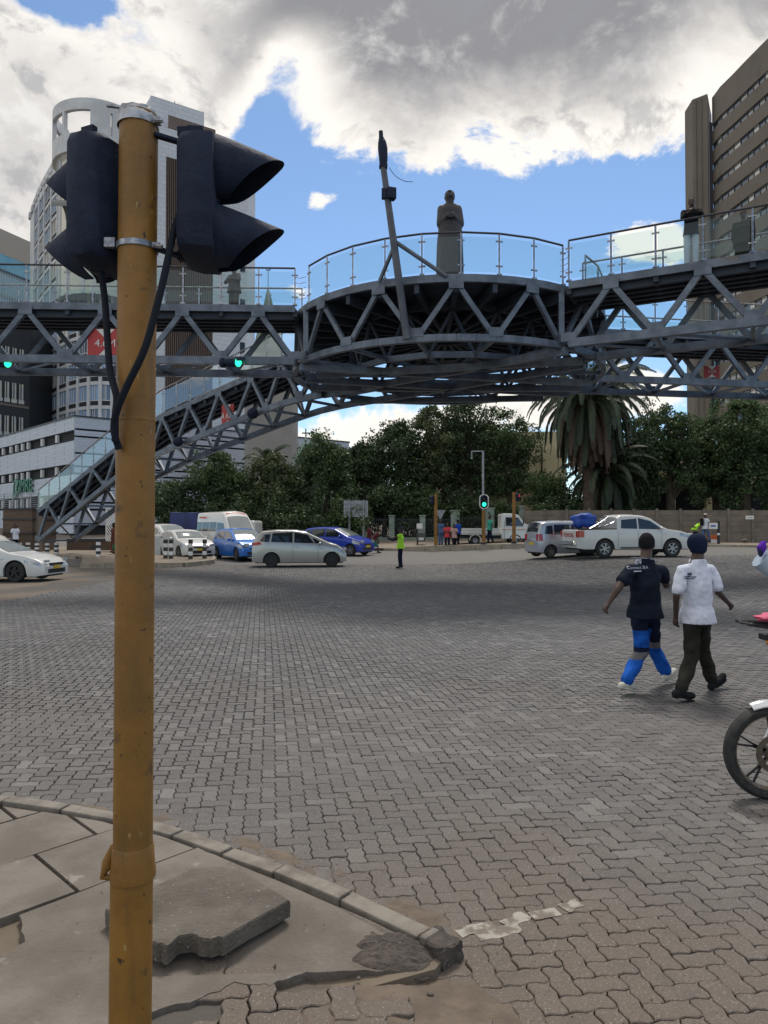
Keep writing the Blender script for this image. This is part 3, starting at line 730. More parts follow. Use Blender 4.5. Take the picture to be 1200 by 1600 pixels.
# wire rails in the small gaps beside the platform
for a, b in ((ring(33.8, ZD), Vector((4.72, 18.35, ZD))), (ring(-62, ZD), Vector((nl[0][0], nl[0][1], ZD)))):
    for h in (.2, .35, .5, .65, .8):
        mb = MB(); mb.tube([a+Vector((0, 0, h)), (a+b)/2+Vector((0, 0, h-.03)), b+Vector((0, 0, h))], .008, 4); bp('wire', mb, 'rail')
# masonry piers and columns that carry it, hidden behind trees and pole in part
for (x, y) in ((6.9, 24.4),):
    pass
# ---------------------------------------------------------------- buildings
def tilem(name, c, c2, bw, bh, mort=.012, mc=None, rough=.6, axis='XZ'):
    m = bpy.data.materials.new(name); m.use_nodes = True; t = m.node_tree; b = t.nodes['Principled BSDF']; E.nt = t; b.inputs['Roughness'].default_value = rough
    co = t.nodes.new('ShaderNodeTexCoord'); sp_ = t.nodes.new('ShaderNodeSeparateXYZ'); t.links.new(co.outputs['Object'], sp_.inputs[0])
    cb = t.nodes.new('ShaderNodeCombineXYZ'); t.links.new((E(sp_.outputs[0])+E(sp_.outputs[1])*.8).v, cb.inputs[0]); t.links.new(sp_.outputs[2], cb.inputs[1])
    v = t.nodes.new('ShaderNodeTexBrick'); v.offset = 0.0 if axis == 'grid' else .5
    v.inputs['Scale'].default_value = 1; v.inputs['Brick Width'].default_value = bw; v.inputs['Row Height'].default_value = bh; v.inputs['Mortar Size'].default_value = mort
    v.inputs['Color1'].default_value = (*c, 1); v.inputs['Color2'].default_value = (*c2, 1); v.inputs['Mortar'].default_value = (*(mc or [x*.6 for x in c]), 1)
    t.links.new(cb.outputs[0], v.inputs['Vector'])
    n = t.nodes.new('ShaderNodeTexNoise'); n.inputs['Scale'].default_value = .25; n.inputs['Detail'].default_value = 8; n.inputs['Roughness'].default_value = .65; t.links.new(co.outputs['Object'], n.inputs['Vector'])
    c_ = mixc(ss(E(n.outputs[0]), .5, .75)*.25, v.outputs[0], [x*.55 for x in c] and tuple(x*.6 for x in c))
    t.links.new(c_, b.inputs['Base Color']); return m
def winm(name, c1, c2, c3, rough=.08):
    m = bpy.data.materials.new(name); m.use_nodes = True; t = m.node_tree; b = t.nodes['Principled BSDF']; E.nt = t; b.inputs['Roughness'].default_value = rough; b.inputs['Specular IOR Level'].default_value = .8
    oi = t.nodes.new('ShaderNodeObjectInfo'); r = E(oi.outputs['Random'])
    c = mixc(ss(r, .45, .6), c1, c2); c = mixc(ss(r, .84, .86), c, c3); t.links.new(c, b.inputs['Base Color']); return m
M['tile_white'] = tilem('white_wall_tiles', (.62, .64, .70), (.58, .60, .66), 1.2, .6, .02)
M['conc_white'] = pm('pale_precast', (.66, .66, .68), (.54, .54, .57), .8, 0, .35, 6)
M['brown_conc'] = pm('brown_precast', (.185, .155, .13), (.15, .127, .107), .85, 0, .12, 7, dirt=((.13, .105, .085), .5, .3, .56))
M['win_blue'] = winm('office_window_glass', (.26, .38, .58), (.12, .16, .23), (.62, .57, .48))
M['win_mixed'] = winm('ribbon_window_glass', (.07, .10, .15), (.25, .26, .27), (.6, .6, .58))
M['win_dark'] = pm('dark_window_glass', (.02, .026, .035), None, .08)
M['louvre'] = pm('brown_louvre', (.17, .12, .10), (.12, .085, .075), .6)
M['dark_void'] = pm('dark_recess', (.025, .025, .03), None, .9)
M['podium'] = tilem('pale_strip_tiles', (.50, .54, .63), (.46, .50, .59), .5, .25, .012, rough=.5)
M['cream'] = pm('cream_plaster', (.66, .57, .37), (.56, .48, .30), .85, 0, .6, 6)
M['copper'] = pm('weathered_copper', (.16, .21, .165), (.11, .16, .13), .7, 0, .8, 6)
M['stone_wall'] = pm('grey_church_stone', (.30, .275, .255), (.25, .23, .215), .85, 0, .5, 7)
M['sign_green'] = pm('green_sign_letter', (.01, .13, .07), None, .4)
M['black_frame'] = pm('dark_frame', (.03, .032, .038), None, .5)
def wall_strip(mb, pts, z0, z1, th=.3, inward=(0, 1)):
    iv = Vector((inward[0], inward[1], 0))*th
    for p, q in zip(pts, pts[1:]):
        p, q = Vector((p[0], p[1], 0)), Vector((q[0], q[1], 0))
        vs = [a+Vector((0, 0, z)) for z in (z0, z1) for a in (p, q, q+iv, p+iv)]
        mb.add(vs, [(3, 2, 1, 0), (4, 5, 6, 7), (0, 1, 5, 4), (1, 2, 6, 5), (2, 3, 7, 6), (3, 0, 4, 7)])
def XY(px, d): return (PX(px, d), d)
BT = thing('office_tower', 'tall white tower with curved window grid and round turret behind the signal heads', 'building', (-40, 95, 0))
def tb(name, mb, mat, par=None, **k): return mb.build(name, M[mat], par or BT, world=True, **k)
wp = [XY(43, 114), XY(50, 109.5), XY(57, 106), XY(65.5, 102.6), XY(76, 99.2), XY(89, 96), XY(104, 93.4), XY(120, 91.6), XY(137, 90.4), XY(155, 90), XY(173, 90.3), XY(190, 91)]
TOPZ, FH = 52.0, 3.03
mb = MB(); wall_strip(mb, [(x, y+.75) for x, y in wp], 0, TOPZ, .3); tb('rear_wall', mb, 'dark_void')
z = 19.6-FH*6; floors = []
while z < TOPZ-4.6: floors.append(z); z += FH
for z in floors+[z]:
    mb = MB(); wall_strip(mb, wp[1:], z-.22, z+.22, .75); tb('floor_band', mb, 'conc_white')
for i, (x, y) in enumerate(wp[1:], 1):
    w = .42
    t = Vector((wp[min(i+1, len(wp)-1)][0]-wp[i-1][0], wp[min(i+1, len(wp)-1)][1]-wp[i-1][1], 0)).normalized()
    mb = MB(); mb.box((x, y+.1, floors[-1]/2+2), (w, .36, floors[-1]+FH), math.atan2(t.y, t.x)); tb('facade_column', mb, 'conc_white')
mb = MB(); wall_strip(mb, wp[:2], 0, TOPZ, 1.0); tb('end_wall', mb, 'conc_white')
for i in range(1, len(wp)-1):
    p, q = Vector((*wp[i], 0)), Vector((*wp[i+1], 0)); t = (q-p).normalized(); nrm = Vector((t.y, -t.x, 0)); a = p+t*.2-nrm*.12; b = q-t*.2-nrm*.12; up = Vector((0, 0, 1))
    mb = MB(); mid = a.lerp(b, .5)
    mb.bar(mid+up*.9, mid+up*2.75, .09, .12); mb.bar(a.lerp(b, .27)+up*.9, a.lerp(b, .27)+up*2.75, .06, .1)
    mb.bar(a+up*.86, b+up*.86, .12, .12); fm = mb.mesh('window', M['conc_white'])
    mb = MB(); c = a-nrm*.05; e = b-nrm*.05; mb.quad(c+up*.9, e+up*.9, e+up*2.8, c+up*2.8); pm1 = mb.mesh('pane', M['win_blue'])
    mb = MB(); mb.quad(c+up*.2+nrm*.1, e+up*.2+nrm*.1, e+up*.85+nrm*.1, c+up*.85+nrm*.1); sp1 = mb.mesh('spandrel', M['dark_void'])
    for z in floors:
        if z < 3: continue
        o = bpy.data.objects.new('window', fm); COL.objects.link(o); o.parent = BT; o.location = -BT.location+Vector((0, 0, z))
        for me in (pm1, sp1): k = bpy.data.objects.new(me.name.split('.')[0], me); COL.objects.link(k); k.parent = o
zt0 = floors[-1]+FH+.22
mb = MB(); wall_strip(mb, wp, zt0, zt0+1.3, .8); wall_strip(mb, wp, TOPZ-.9, TOPZ, .8)
for i in range(len(wp)-1):
    for s_ in (0, .5): 
        p = Vector((*wp[i], 0)).lerp(Vector((*wp[i+1], 0)), s_); t = Vector((*wp[i+1], 0))-Vector((*wp[i], 0)); mb.box((p.x, p.y+.4, (zt0+TOPZ)/2), (1.3, .8, TOPZ-zt0-1), math.atan2(t.y, t.x))
tb('parapet', mb, 'conc_white')
# turret with an open crown ring
tc_ = Vector((*XY(152, 92.2), 0)); tr = 5.6
mb = MB(); 
def arc_band(mb, r, z0, z1, a0, a1, th=.5, n=24):
    for k in range(n):
        w0, w1 = R(a0+(a1-a0)*k/n), R(a0+(a1-a0)*(k+1)/n)
        pts = [(tc_.x+q*math.sin(w), tc_.y-q*math.cos(w)) for w, q in ((w0, r), (w1, r), (w1, r-th), (w0, r-th))]
        mb.prism(pts, z0, z1)
arc_band(mb, tr, 47.2, 49.4, -110, 75); arc_band(mb, tr, 52.2, 53.6, -110, 75)
for a in (-95, -62, -27, 22, 48): arc_band(mb, tr, 49.4, 52.2, a-(2 if a < 20 else 12), a+(2 if a < 20 else 12), n=4)
tb('turret_crown', mb, 'conc_white')
mb = MB(); arc_band(mb, tr-.7, 30, 47.2, -100, 60, .2, 30); tb('turret_glazing', mb, 'win_blue')
for a in (-60, -45, -25, 0, 25):
    mb = MB(); arc_band(mb, tr-.55, 30, 47.2, a-2, a+2, .3, 2); tb('turret_mullion', mb, 'conc_white')
# flat tiled wall with the louvre strip
W0, W1, W2, W3, W4, W5 = XY(186, 90.5), XY(256, 93.6), XY(331, 97.2), XY(385, 100), XY(245, 93), XY(372, 99.4)
mb = MB(); wall_strip(mb, [W0, W1], 0, 53.8, 6); wall_strip(mb, [W2, W3], 0, 53.8, 6); wall_strip(mb, [W1, W2], 50.0, 53.8, 6); tb('tiled_wall', mb, 'tile_white')
mb = MB(); wall_strip(mb, [(W1[0], W1[1]+1.2), (W2[0], W2[1]+1.2)], 0, 50, .5); tb('louvre_backing', mb, 'win_dark')
for z in range(0, 50, 7):
    mb = MB(); wall_strip(mb, [(W1[0], W1[1]+.9), (W2[0], W2[1]+.9)], z+5.3, z+7, .3); tb('recess_panel', mb, 'louvre')
for k in range(26):
    x = W1[0]+(W2[0]-W1[0])*(k+.5)/26; y = W1[1]+(W2[1]-W1[1])*(k+.5)/26
    mb = MB(); mb.box((x, y+.3, 25), (.10, .5, 50)); tb('louvre_blade', mb, 'louvre')
a, b = Vector((*W2, 0)), Vector((*W3, 0))
for z in (14, 20, 26, 32, 38, 44): 
    p = a.lerp(b, .86); mb = MB(); mb.box((p.x, p.y-.02, z), (.7, .1, 2.2), math.atan2((b-a).y, (b-a).x)); tb('window', mb, 'win_dark')
mb = MB(); p0 = P(232, 138, 96); 
pk = [XY(205, 97.5), XY(232, 95), XY(316, 99), XY(300, 108), XY(215, 104)]
mb.prism(pk, 53, lambda x, y: 58.9 if x > pk[1][0]-.3 else 56.2); tb('roof_house', mb, 'tile_white')
mb = MB()
for k in range(12):
    w0, w1 = math.pi*k/12, math.pi*(k+1)/12; c = Vector((*XY(278, 97.0), 0)); t = Vector((W2[0]-W1[0], W2[1]-W1[1], 0)).normalized(); zc = 54.0
    mb.quad(c+Vector((0, -.05, zc)), c+t*2.1*math.cos(w0)+Vector((0, -.05, zc+1.9*math.sin(w0))), c+t*2.1*math.cos(w1)+Vector((0, -.05, zc+1.9*math.sin(w1))))
tb('round_opening', mb, 'win_dark')
for px, h in ((237, 1.0), (273, 1.6)):
    q = P(px, 150, 100); mb = MB(); mb.tube([(q.x, 100, 56), (q.x, 100, 59.5+h)], .05, 5); tb('aerial', mb, 'black_frame')
for px in (130, 144, 158):
    q = P(px, 190, 96); mb = MB(); mb.tube([(q.x, 94, 49), (q.x, 94, 50.6)], .06, 5); 
    if px == 144: mb.ball((q.x, 94, 50.7), .35, 8, 5)
    tb('roof_aerial', mb, 'black_frame')

# podium
PB = thing('podium_building', 'low pale tiled building with dark ribbon windows and green lettering at left', 'building', (-26, 62, 0))
def pb(name, mb, mat, par=None, **k): return mb.build(name, M[mat], par or PB, world=True, **k)
c0, cl, cr, cr2 = Vector((*XY(115, 60), 0)), Vector((*XY(-40, 81), 0)), Vector((*XY(545, 79), 0)), None
tzz = 10.85
mb = MB(); mb.prism([tuple(v) for v in (c0+Vector((0, .4, 0)), cr+Vector((-.3, .4, 0)), cr+Vector((3, 25, 0)), cl+Vector((-3, 25, 0)), cl+Vector((.3, .4, 0)))], 0, tzz-.2); pb('core', mb, 'dark_void')
def face(a, b, rows, mat='podium'):
    for z0, z1 in rows:
        mb = MB(); wall_strip(mb, [(a.x, a.y), (b.x, b.y)], z0, z1, .42); pb('wall_band', mb, mat)
face(cl, c0, [(9.75, 10.85), (6.95, 8.85), (4.45, 6.0), (1.1, 3.3)])
rr_rows = []
for z in (10.85, 7.75, 4.75): rr_rows += [(z-.95, z), (z-1.55, z-1.12), (z-2.95, z-1.72)]
face(c0, cr, rr_rows)
mb = MB(); wall_strip(mb, [(cl.x-.1, cl.y), (c0.x, c0.y-.1), (cr.x+.1, cr.y)], tzz, tzz+.12, .6); pb('parapet_cap', mb, 'black_frame')
for px in (25, 34, 43, 65, 88, 16, 4, -10):
    x = None
    for zr in ((8.85, 9.75), (6.0, 6.95), (3.3, 4.45)):
        # point on left face seen at px
        k = (px-600)/FPX; d = cl-c0; t = (k*c0.y-c0.x)/(d.x-k*d.y); p = c0+d*t
        mb = MB(); mb.box((p.x, p.y+.05, (zr[0]+zr[1])/2), (.42, .2, (zr[1]-zr[0])*.72), math.atan2(d.y, d.x)); pb('window_pier', mb, 'conc_white')
def text(s, size, mat, loc, rot, parent=None, depth=.01, name='lettering', alignc=True, M3=None):
    cu = bpy.data.curves.new(name, 'FONT'); cu.body = s; cu.size = size; cu.extrude = depth; cu.resolution_u = 2
    if alignc: cu.align_x = 'CENTER'; cu.align_y = 'CENTER'
    t = bpy.data.objects.new('tmp', cu); COL.objects.link(t)
    bpy.context.view_layer.update(); me = bpy.data.meshes.new_from_object(t.evaluated_get(bpy.context.evaluated_depsgraph_get()))
    bpy.data.objects.remove(t); me.materials.clear(); me.materials.append(mat); me.name = name
    o = bpy.data.objects.new(name, me); COL.objects.link(o)
    o.rotation_euler = rot; o.location = loc
    if parent: o.parent = parent; o.location = Vector(loc)-parent.location
    return o
k = (39-600)/FPX; d = cl-c0; t = (k*c0.y-c0.x)/(d.x-k*d.y); p = c0+d*t; an = math.atan2(-d.y, -d.x)
text('ZIMRE', 1.75, M['sign_green'], (p.x, p.y-.25, 5.45), (R(90), 0, an), PB, .08)
kk = (26-600)/FPX; t = (kk*c0.y-c0.x)/(d.x-kk*d.y); p2 = c0+d*t
mb = MB(); mb.lathe([(.62, -.06), (.9, -.06), (.9, .06), (.62, .06)], (0, 0, 0), 20, 'Y', True); o = mb.build('sign_emblem', M['sign_green'], PB); o.location = Vector((p2.x, p2.y-.25, 5.4))-PB.location; o.rotation_euler = (0, R(12), an); o.scale = (.7, 1, 1.05)

# far-left blocks
FL = thing('glass_office_block', 'distant beige and blue glass office block at the left edge', 'building', (-70, 118, 0))
def bld(par, name, mb, mat): return mb.build(name, M[mat], par, world=True)
a, b = Vector((*XY(-60, 112), 0)), Vector((*XY(46, 124), 0))
mb = MB(); wall_strip(mb, [(a.x, a.y+.4), (b.x, b.y+.4)], 0, 46.5, 8); bld(FL, 'core', mb, 'win_dark')
M['beige'] = pm('beige_cladding', (.42, .38, .33), None, .8)
M['blue_glass'] = pm('blue_curtain_wall', (.24, .50, .64), (.16, .38, .52), .15, 0, .2, 3)
mb = MB(); wall_strip(mb, [(a.x, a.y), (b.x, b.y)], 46.5, 50.6, 8); bld(FL, 'roof_band', mb, 'beige')
for z in range(12, 46, 4):
    mb = MB(); wall_strip(mb, [(a.x, a.y+.1), (b.x, b.y+.1)], z, z+3.2, .3); bld(FL, 'glazing_band', mb, 'blue_glass')
for k in range(40):
    p = a.lerp(b, (k+.5)/40); mb = MB(); mb.box((p.x, p.y-.05, 27), (.09, .1, 33)); bld(FL, 'mullion', mb, 'tile_white')
DB = thing('dark_office_block', 'dark brown office block with cream lit windows behind the left bridge span', 'building', (-56, 95, 0))
a, b = Vector((*XY(-70, 84), 0)), Vector((*XY(44, 92), 0))
mb = MB(); wall_strip(mb, [(a.x, a.y), (b.x, b.y)], 0, 27.5, 8); bld(DB, 'wall', mb, 'black_frame')
M['cream_blind'] = pm('cream_blinds_window', (.62, .58, .48), (.48, .50, .52), .3, 0, .8)
for z in (9.2, 13.4, 17.6, 22.0):
    mb = MB(); wall_strip(mb, [(a.x, a.y-.15), (b.x, b.y-.15)], z-1.0, z-.7, .15); bld(DB, 'sill_band', mb, 'brown_conc')
    for k in range(9):
        p, q = a.lerp(b, (k+.12)/9.6), a.lerp(b, (k+.9)/9.6); up = Vector((0, 0, 1)); o_ = Vector((0, -.12, 0))
        mb = MB(); mb.bar(p+up*z+o_, p+up*(z+2.0)+o_, .12, .12); mb.bar(q+up*z+o_, q+up*(z+2)+o_, .12, .12); mb.bar(p.lerp(q, .45)+up*(z+.0)+o_, p.lerp(q, .45)+up*(z+2)+o_, .08, .1); f_ = bld(DB, 'window', mb, 'black_frame')
        mb = MB(); mb.quad(p+up*(z-.5)+o_*.6, q+up*(z-.5)+o_*.6, q+up*(z+2)+o_*.6, p+up*(z+2)+o_*.6); k_ = mb.build('pane', M['cream_blind'], f_)

# church: tower, spire, gable
CH = thing('church', 'church with grey tower, green copper spire and pale gable behind the stairs', 'church', (-9, 62, 0))
cxp = PX(419, 62); w = 4.1
mb = MB(); mb.box((cxp, 62+w/2, 7.2), (w, w, 14.4)); bld(CH, 'tower', mb, 'stone_wall')
ap = P(413, 433, 62); 
mb = MB(); zb0 = P(413, 600, 62).z; rb = 2.25
vs = [(cxp-.25+rb*math.cos(R(22.5+45*k)), 62+w/2+rb*math.sin(R(22.5+45*k)), zb0) for k in range(8)]+[(ap.x, 62+w/2, ap.z)]
mb.add(vs, [(k, (k+1) % 8, 8) for k in range(8)]); bld(CH, 'spire', mb, 'copper')
mb = MB(); mb.tube([(ap.x, 62+w/2, ap.z-.1), (ap.x, 62+w/2, ap.z+1.4)], .03, 5); mb.bar((ap.x-.22, 62+w/2, ap.z+1.35), (ap.x+.22, 62+w/2, ap.z+1.35), .05, .08); mb.bar((ap.x+.16, 62+w/2, ap.z+1.3), (ap.x+.22, 62+w/2, ap.z+1.6), .05, .05); bld(CH, 'weather_vane', mb, 'black_frame')
g0 = P(478, 690, 56); gl = PX(452, 56); gr = PX(506, 56)
mb = MB(); zz = P(478, 745, 56).z
mb.add([(gl, 56, 0), (gr, 56, 0), (gr, 56, zz), (g0.x, 56, g0.z), (gl, 56, zz), (gl, 61, 0), (gr, 61, 0), (gr, 61, zz), (g0.x, 61, g0.z), (gl, 61, zz)], [(0, 1, 2, 3, 4), (1, 6, 7, 2), (5, 0, 4, 9)]); bld(CH, 'gable', mb, 'copper')
M['pale_green'] = pm('pale_green_paint', (.40, .50, .42), (.33, .42, .36), .7, 0, 2)
mb = MB(); f = lambda s_: Vector((g0.x, 55.9, g0.z+.15)); 
mb.bar((gl-.2, 55.9, zz), (g0.x, 55.9, g0.z+.1), .25, .2); mb.bar((gr+.2, 55.9, zz), (g0.x, 55.9, g0.z+.1), .25, .2); mb.bar((g0.x, 55.9, g0.z), (g0.x, 55.9, g0.z+1.0), .1, .1); mb.bar((g0.x-.3, 55.9, g0.z+.65), (g0.x+.3, 55.9, g0.z+.65), .1, .1); bld(CH, 'gable_trim', mb, 'pale_green')

# right tower
RT = thing('brown_tower', 'tall brown concrete tower with curved ribbon windows at the right edge', 'building', (56, 110, 0))
rp_ = [XY(1118, 117), XY(1131, 114), XY(1150, 111), XY(1172, 107.5), XY(1200, 103.5), XY(1240, 98.5), XY(1300, 92), XY(1380, 85)]
RZ = 71.7
mb = MB(); wall_strip(mb, [(x+.5, y+.1) for x, y in rp_], 0, RZ-6, .5, (1, .2)); bld(RT, 'core', mb, 'dark_void')
zz = RZ-4.6; z_hi = RZ
fl = []
while zz > 3: fl.append(zz); zz -= 3.22
mb = MB(); wall_strip(mb, rp_, fl[0], RZ, 1.2, (1, .2)); bld(RT, 'roof_band', mb, 'brown_conc')
for i, z in enumerate(fl):
    mb = MB(); wall_strip(mb, rp_, z-3.22, z-1.0, .35, (1, .2)); bld(RT, 'spandrel_band', mb, 'brown_conc')
mm = []
for i in range(len(rp_)-1):
    p, q = Vector((*rp_[i], 0)), Vector((*rp_[i+1], 0)); L = (q-p).length; n = max(2, int(L/1.25)); up = Vector((0, 0, 1)); iv = Vector((.18, .04, 0))
    for k in range(n):
        a, b = p.lerp(q, (k+.06)/n)+iv, p.lerp(q, (k+.94)/n)+iv
        mb = MB(); mb.bar(a, a+up*1.0, .08, .1); mb.bar(a+up*.75, b+up*.75, .06, .06); fm = mb.mesh('window', M['black_frame'])
        mb = MB(); mb.quad(a+iv*.3, b+iv*.3, b+iv*.3+up*1.0, a+iv*.3+up*1.0); mm.append((fm, mb.mesh('pane', M['win_mixed'])))
for z in fl[:16]:
    for fm, pm_ in mm[:26]:
        o = bpy.data.objects.new('window', fm); COL.objects.link(o); o.parent = RT; o.location = -RT.location+Vector((0, 0, z-1.0))
        k = bpy.data.objects.new('pane', pm_); COL.objects.link(k); k.parent = o
blk = [XY(1075, 121), XY(1087, 117.8), XY(1111, 116.2), XY(1117, 122), XY(1100, 130)]
mb = MB(); mb.prism(blk, 0, lambda x, y: RZ+.2 if y < 118.5 else RZ); bld(RT, 'stair_tower', mb, 'brown_conc')
for k, px in enumerate((1092, 1101)):
    q = XY(px, 117.45-.063*(px-1092)); mb = MB(); mb.box((q[0], q[1]-.05, 36), (.18, .25, 71)); bld(RT, 'vertical_rib', mb, 'brown_conc')
mb = MB(); wall_strip(mb, [XY(1110, 118.5), XY(1119, 119)], 0, RZ-3, 1); bld(RT, 'recess', mb, 'dark_void')

# cream house behind the trees
CB = thing('cream_building', 'cream two storey building with balcony and columns behind the right trees', 'building', (15, 60, 0))
x0, x1 = PX(1088, 56)-6, PX(1230, 56)
zf = P(0, 752, 56).z; zgd = G(18, 56)
mb = MB(); mb.box(((PX(980, 58)+x1)/2, 60.5, 3.2), (x1-PX(980, 58), 5, 6.4)); bld(CB, 'wall', mb, 'cream')
mb = MB(); mb.box(((PX(985, 56)+x1)/2, 56.8, zf), (x1-PX(985, 56), 2.6, .45)); bld(CB, 'balcony_slab', mb, 'cream')
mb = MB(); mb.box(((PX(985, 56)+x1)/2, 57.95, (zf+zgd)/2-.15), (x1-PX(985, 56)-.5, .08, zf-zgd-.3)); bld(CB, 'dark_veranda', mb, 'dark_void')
for px in (990, 1050, 1107, 1165, 1222):
    mb = MB(); mb.box((PX(px, 56), 56.0, (zgd+zf)/2-.2), (.42, .42, zf-zgd)); bld(CB, 'column', mb, 'cream')
for px in (1000, 1042, 1095, 1130, 1190):
    for z0 in (zf+1.5,):
        mb = MB(); mb.box((PX(px, 57.9), 57.97, z0), (1.4, .1, 1.3)); w_ = bld(CB, 'window', mb, 'white')
        for s_ in (-1, 1):
            mb = MB(); mb.box((PX(px, 57.9)+s_*.31, 57.9, z0), (.54, .06, 1.1)); mb.build('pane', M['win_dark'], w_)
M['red_roof'] = pm('brown_roof', (.14, .10, .08), None, .8)
mb = MB(); xa, xb = PX(980, 58)-.5, x1+.5; mb.add([(xa, 57.2, 6.4), (xb, 57.2, 6.4), (xb, 60.5, 8.2), (xa, 60.5, 8.2), (xa, 63.5, 6.4), (xb, 63.5, 6.4)], [(0, 1, 2, 3), (3, 2, 5, 4), (0, 3, 4), (1, 5, 2)]); bld(CB, 'roof', mb, 'red_roof')
CB2 = thing('plain_cream_building', 'plain cream wall of a house showing between tree and palm', 'building', (12, 56, 0))
mb = MB(); mb.box(((PX(690, 57)+PX(885, 57))/2, 60, 4.5), (PX(885, 57)-PX(690, 57), 6, 9.4)); bld(CB2, 'wall', mb, 'cream')
mb = MB(); mb.tube([(PX(847, 56.9), 56.9, 1), (PX(847, 56.9), 56.9, 8)], .06, 6); bld(CB2, 'downpipe', mb, 'black_frame')
for px in (745, 775): 
    mb = MB(); mb.box((PX(px, 57), 56.97, 5), (1.1, .1, 1.4)); w_ = bld(CB2, 'window', mb, 'white'); mb = MB(); mb.box((PX(px, 57), 56.9, 5), (.9, .06, 1.2)); mb.build('pane', M['win_dark'], w_)

# ---------------------------------------------------------------- walls and fences
M['plank'] = pm('precast_wall_plank', (.20, .165, .135), (.145, .12, .10), .9, 0, 1.2, 6, .2, dirt=((.09, .075, .065), .5, 1.1, .58))
CW = thing('concrete_wall', 'brown precast plank wall with posts along the right side of the road', 'wall', (16, 44, 0))
wa, wb = Vector((PX(818, 47), 47, 0)), Vector((PX(1255, 43), 43, 0)); L = (wb-wa).length; nb = 12
for i in range(nb+1):
    p = wa.lerp(wb, i/nb); g = G(p.x, p.y)
    mb = MB(); mb.box((p.x, p.y, g+1.06), (.14, .17, 2.16), math.atan2((wb-wa).y, (wb-wa).x)); bld(CW, 'post', mb, 'concrete')
    if i == nb: break
    q = wa.lerp(wb, (i+1)/nb); t = (q-p).normalized(); g2 = G(q.x, q.y); 
    for r_ in range(6):
        jj = rs.uniform(-.012, .012); mb = MB(); mb.bar(p+t*.06+Vector((0, jj, g+.2+.335*r_)), q-t*.06+Vector((0, jj, g2+.2+.335*r_)), .045, .322); bld(CW, 'plank', mb, 'plank')
PF = thing('pillared_fence', 'dark palisade fence with pale green pillars in front of the trees', 'fence', (-4, 50, 0))
M['pillar'] = pm('pale_green_pillar', (.27, .33, .28), (.20, .25, .21), .85, 0, 2, 5, dirt=((.12, .12, .10), .5, 1.5, .6))
fpx = [332, 389, 421, 454, 488, 525, 568, 612, 660, 711, 765, 815]
for i, px in enumerate(fpx):
    x = PX(px, 50); g = G(x, 50); ph = 2.0 if px < 700 else 2.25; pw = .38 if px not in (711, 765) else .6
    mb = MB(); mb.box((x, 50, g+ph/2), (pw, .38, ph)); mb.box((x, 50, g+ph+.04), (pw+.1, .48, .08)); bld(PF, 'pillar', mb, 'pillar')
    if i == len(fpx)-1: break
    x2 = PX(fpx[i+1], 50); mb = MB(); mb.box(((x+x2)/2, 50, g+.25), (x2-x-.38, .2, .6)); bld(PF, 'plinth', mb, 'pillar')
    mb = MB(); mb.box(((x+x2)/2, 50, g+.75), (x2-x-.38, .04, .05)); bld(PF, 'fence_rail', mb, 'black_frame')
    mb = MB(); mb.box(((x+x2)/2, 50, g+1.75), (x2-x-.38, .04, .05)); bld(PF, 'fence_rail', mb, 'black_frame')
    n = int((x2-x-.4)/.13)
    if px >= 600:
        for k in range(n):
            mb = MB(); mb.box((x+.25+.13*k, 49.97, g+1.22), (.035, .03, 1.35)); bld(PF, 'fence_bar', mb, 'black_frame')
    else:
        mb = MB()
        for k in range(n): mb.box((x+.25+.13*k, 49.97, g+1.22), (.035, .03, 1.35))
        tag(bld(PF, 'fence_bars', mb, 'black_frame'), kind='stuff')
# brick plinth at the foot of the stairs
M['brick'] = tilem('brown_brick', (.15, .095, .065), (.11, .07, .05), .23, .085, .01, (.10, .085, .07), .9)
BW = thing('brick_kiosk', 'brown brick block with metal railing on top beside the stair foot', 'building', (-20, 40, 0))
def gbox(mb, pxa, pxb, pya, pyb, d, th): # box facing us, by its edges as seen at depth d
    a, b = P(pxa, pyb, d), P(pxb, pya, d); mb.box(((a.x+b.x)/2, d+th/2, (a.z+b.z)/2), (b.x-a.x, th, b.z-a.z))
mb = MB(); gbox(mb, 4, 50, 795, 874, 40, 3); bld(BW, 'wall', mb, 'brick')
for py in (795, 811, 833): mb = MB(); gbox(mb, 3, 51, py-1, py+1.2, 39.93, 3.14); bld(BW, 'brick_course', mb, 'black_frame')
mb = MB(); gbox(mb, 50, 60, 797, 874, 40.3, .5); bld(BW, 'corner_pier', mb, 'brown_conc')
M['metal_grey'] = pm('grey_railing', (.33, .35, .38), (.25, .26, .28), .5, .4, 4)
for k in range(8): 
    a = P(-12, 772+3.2*k, 40.2); b = P(66, 772+3.2*k, 40.2); mb = MB(); mb.bar(a, b, .03, .03); bld(BW, 'railing_bar', mb, 'metal_grey')
for k in range(6):
    a = P(-8+14*k, 772, 40.2); b = P(-8+14*k, 796, 40.2); mb = MB(); mb.bar(a, b, .05, .05); bld(BW, 'railing_post', mb, 'metal_grey')
BW2 = thing('brick_wall', 'low dark brick wall under the stairs behind the bollards', 'wall', (-15, 45, 0))
mb = MB(); gbox(mb, 104, 252, 845, 872, 42.5, 1.5); bld(BW2, 'wall', mb, 'brick'); mb = MB(); gbox(mb, 104, 252, 842, 845, 42.45, 1.6); bld(BW2, 'coping', mb, 'black_frame')
mb = MB(); gbox(mb, 143, 150, 852, 860, 42.4, .1); bld(BW2, 'vent', mb, 'black_frame')
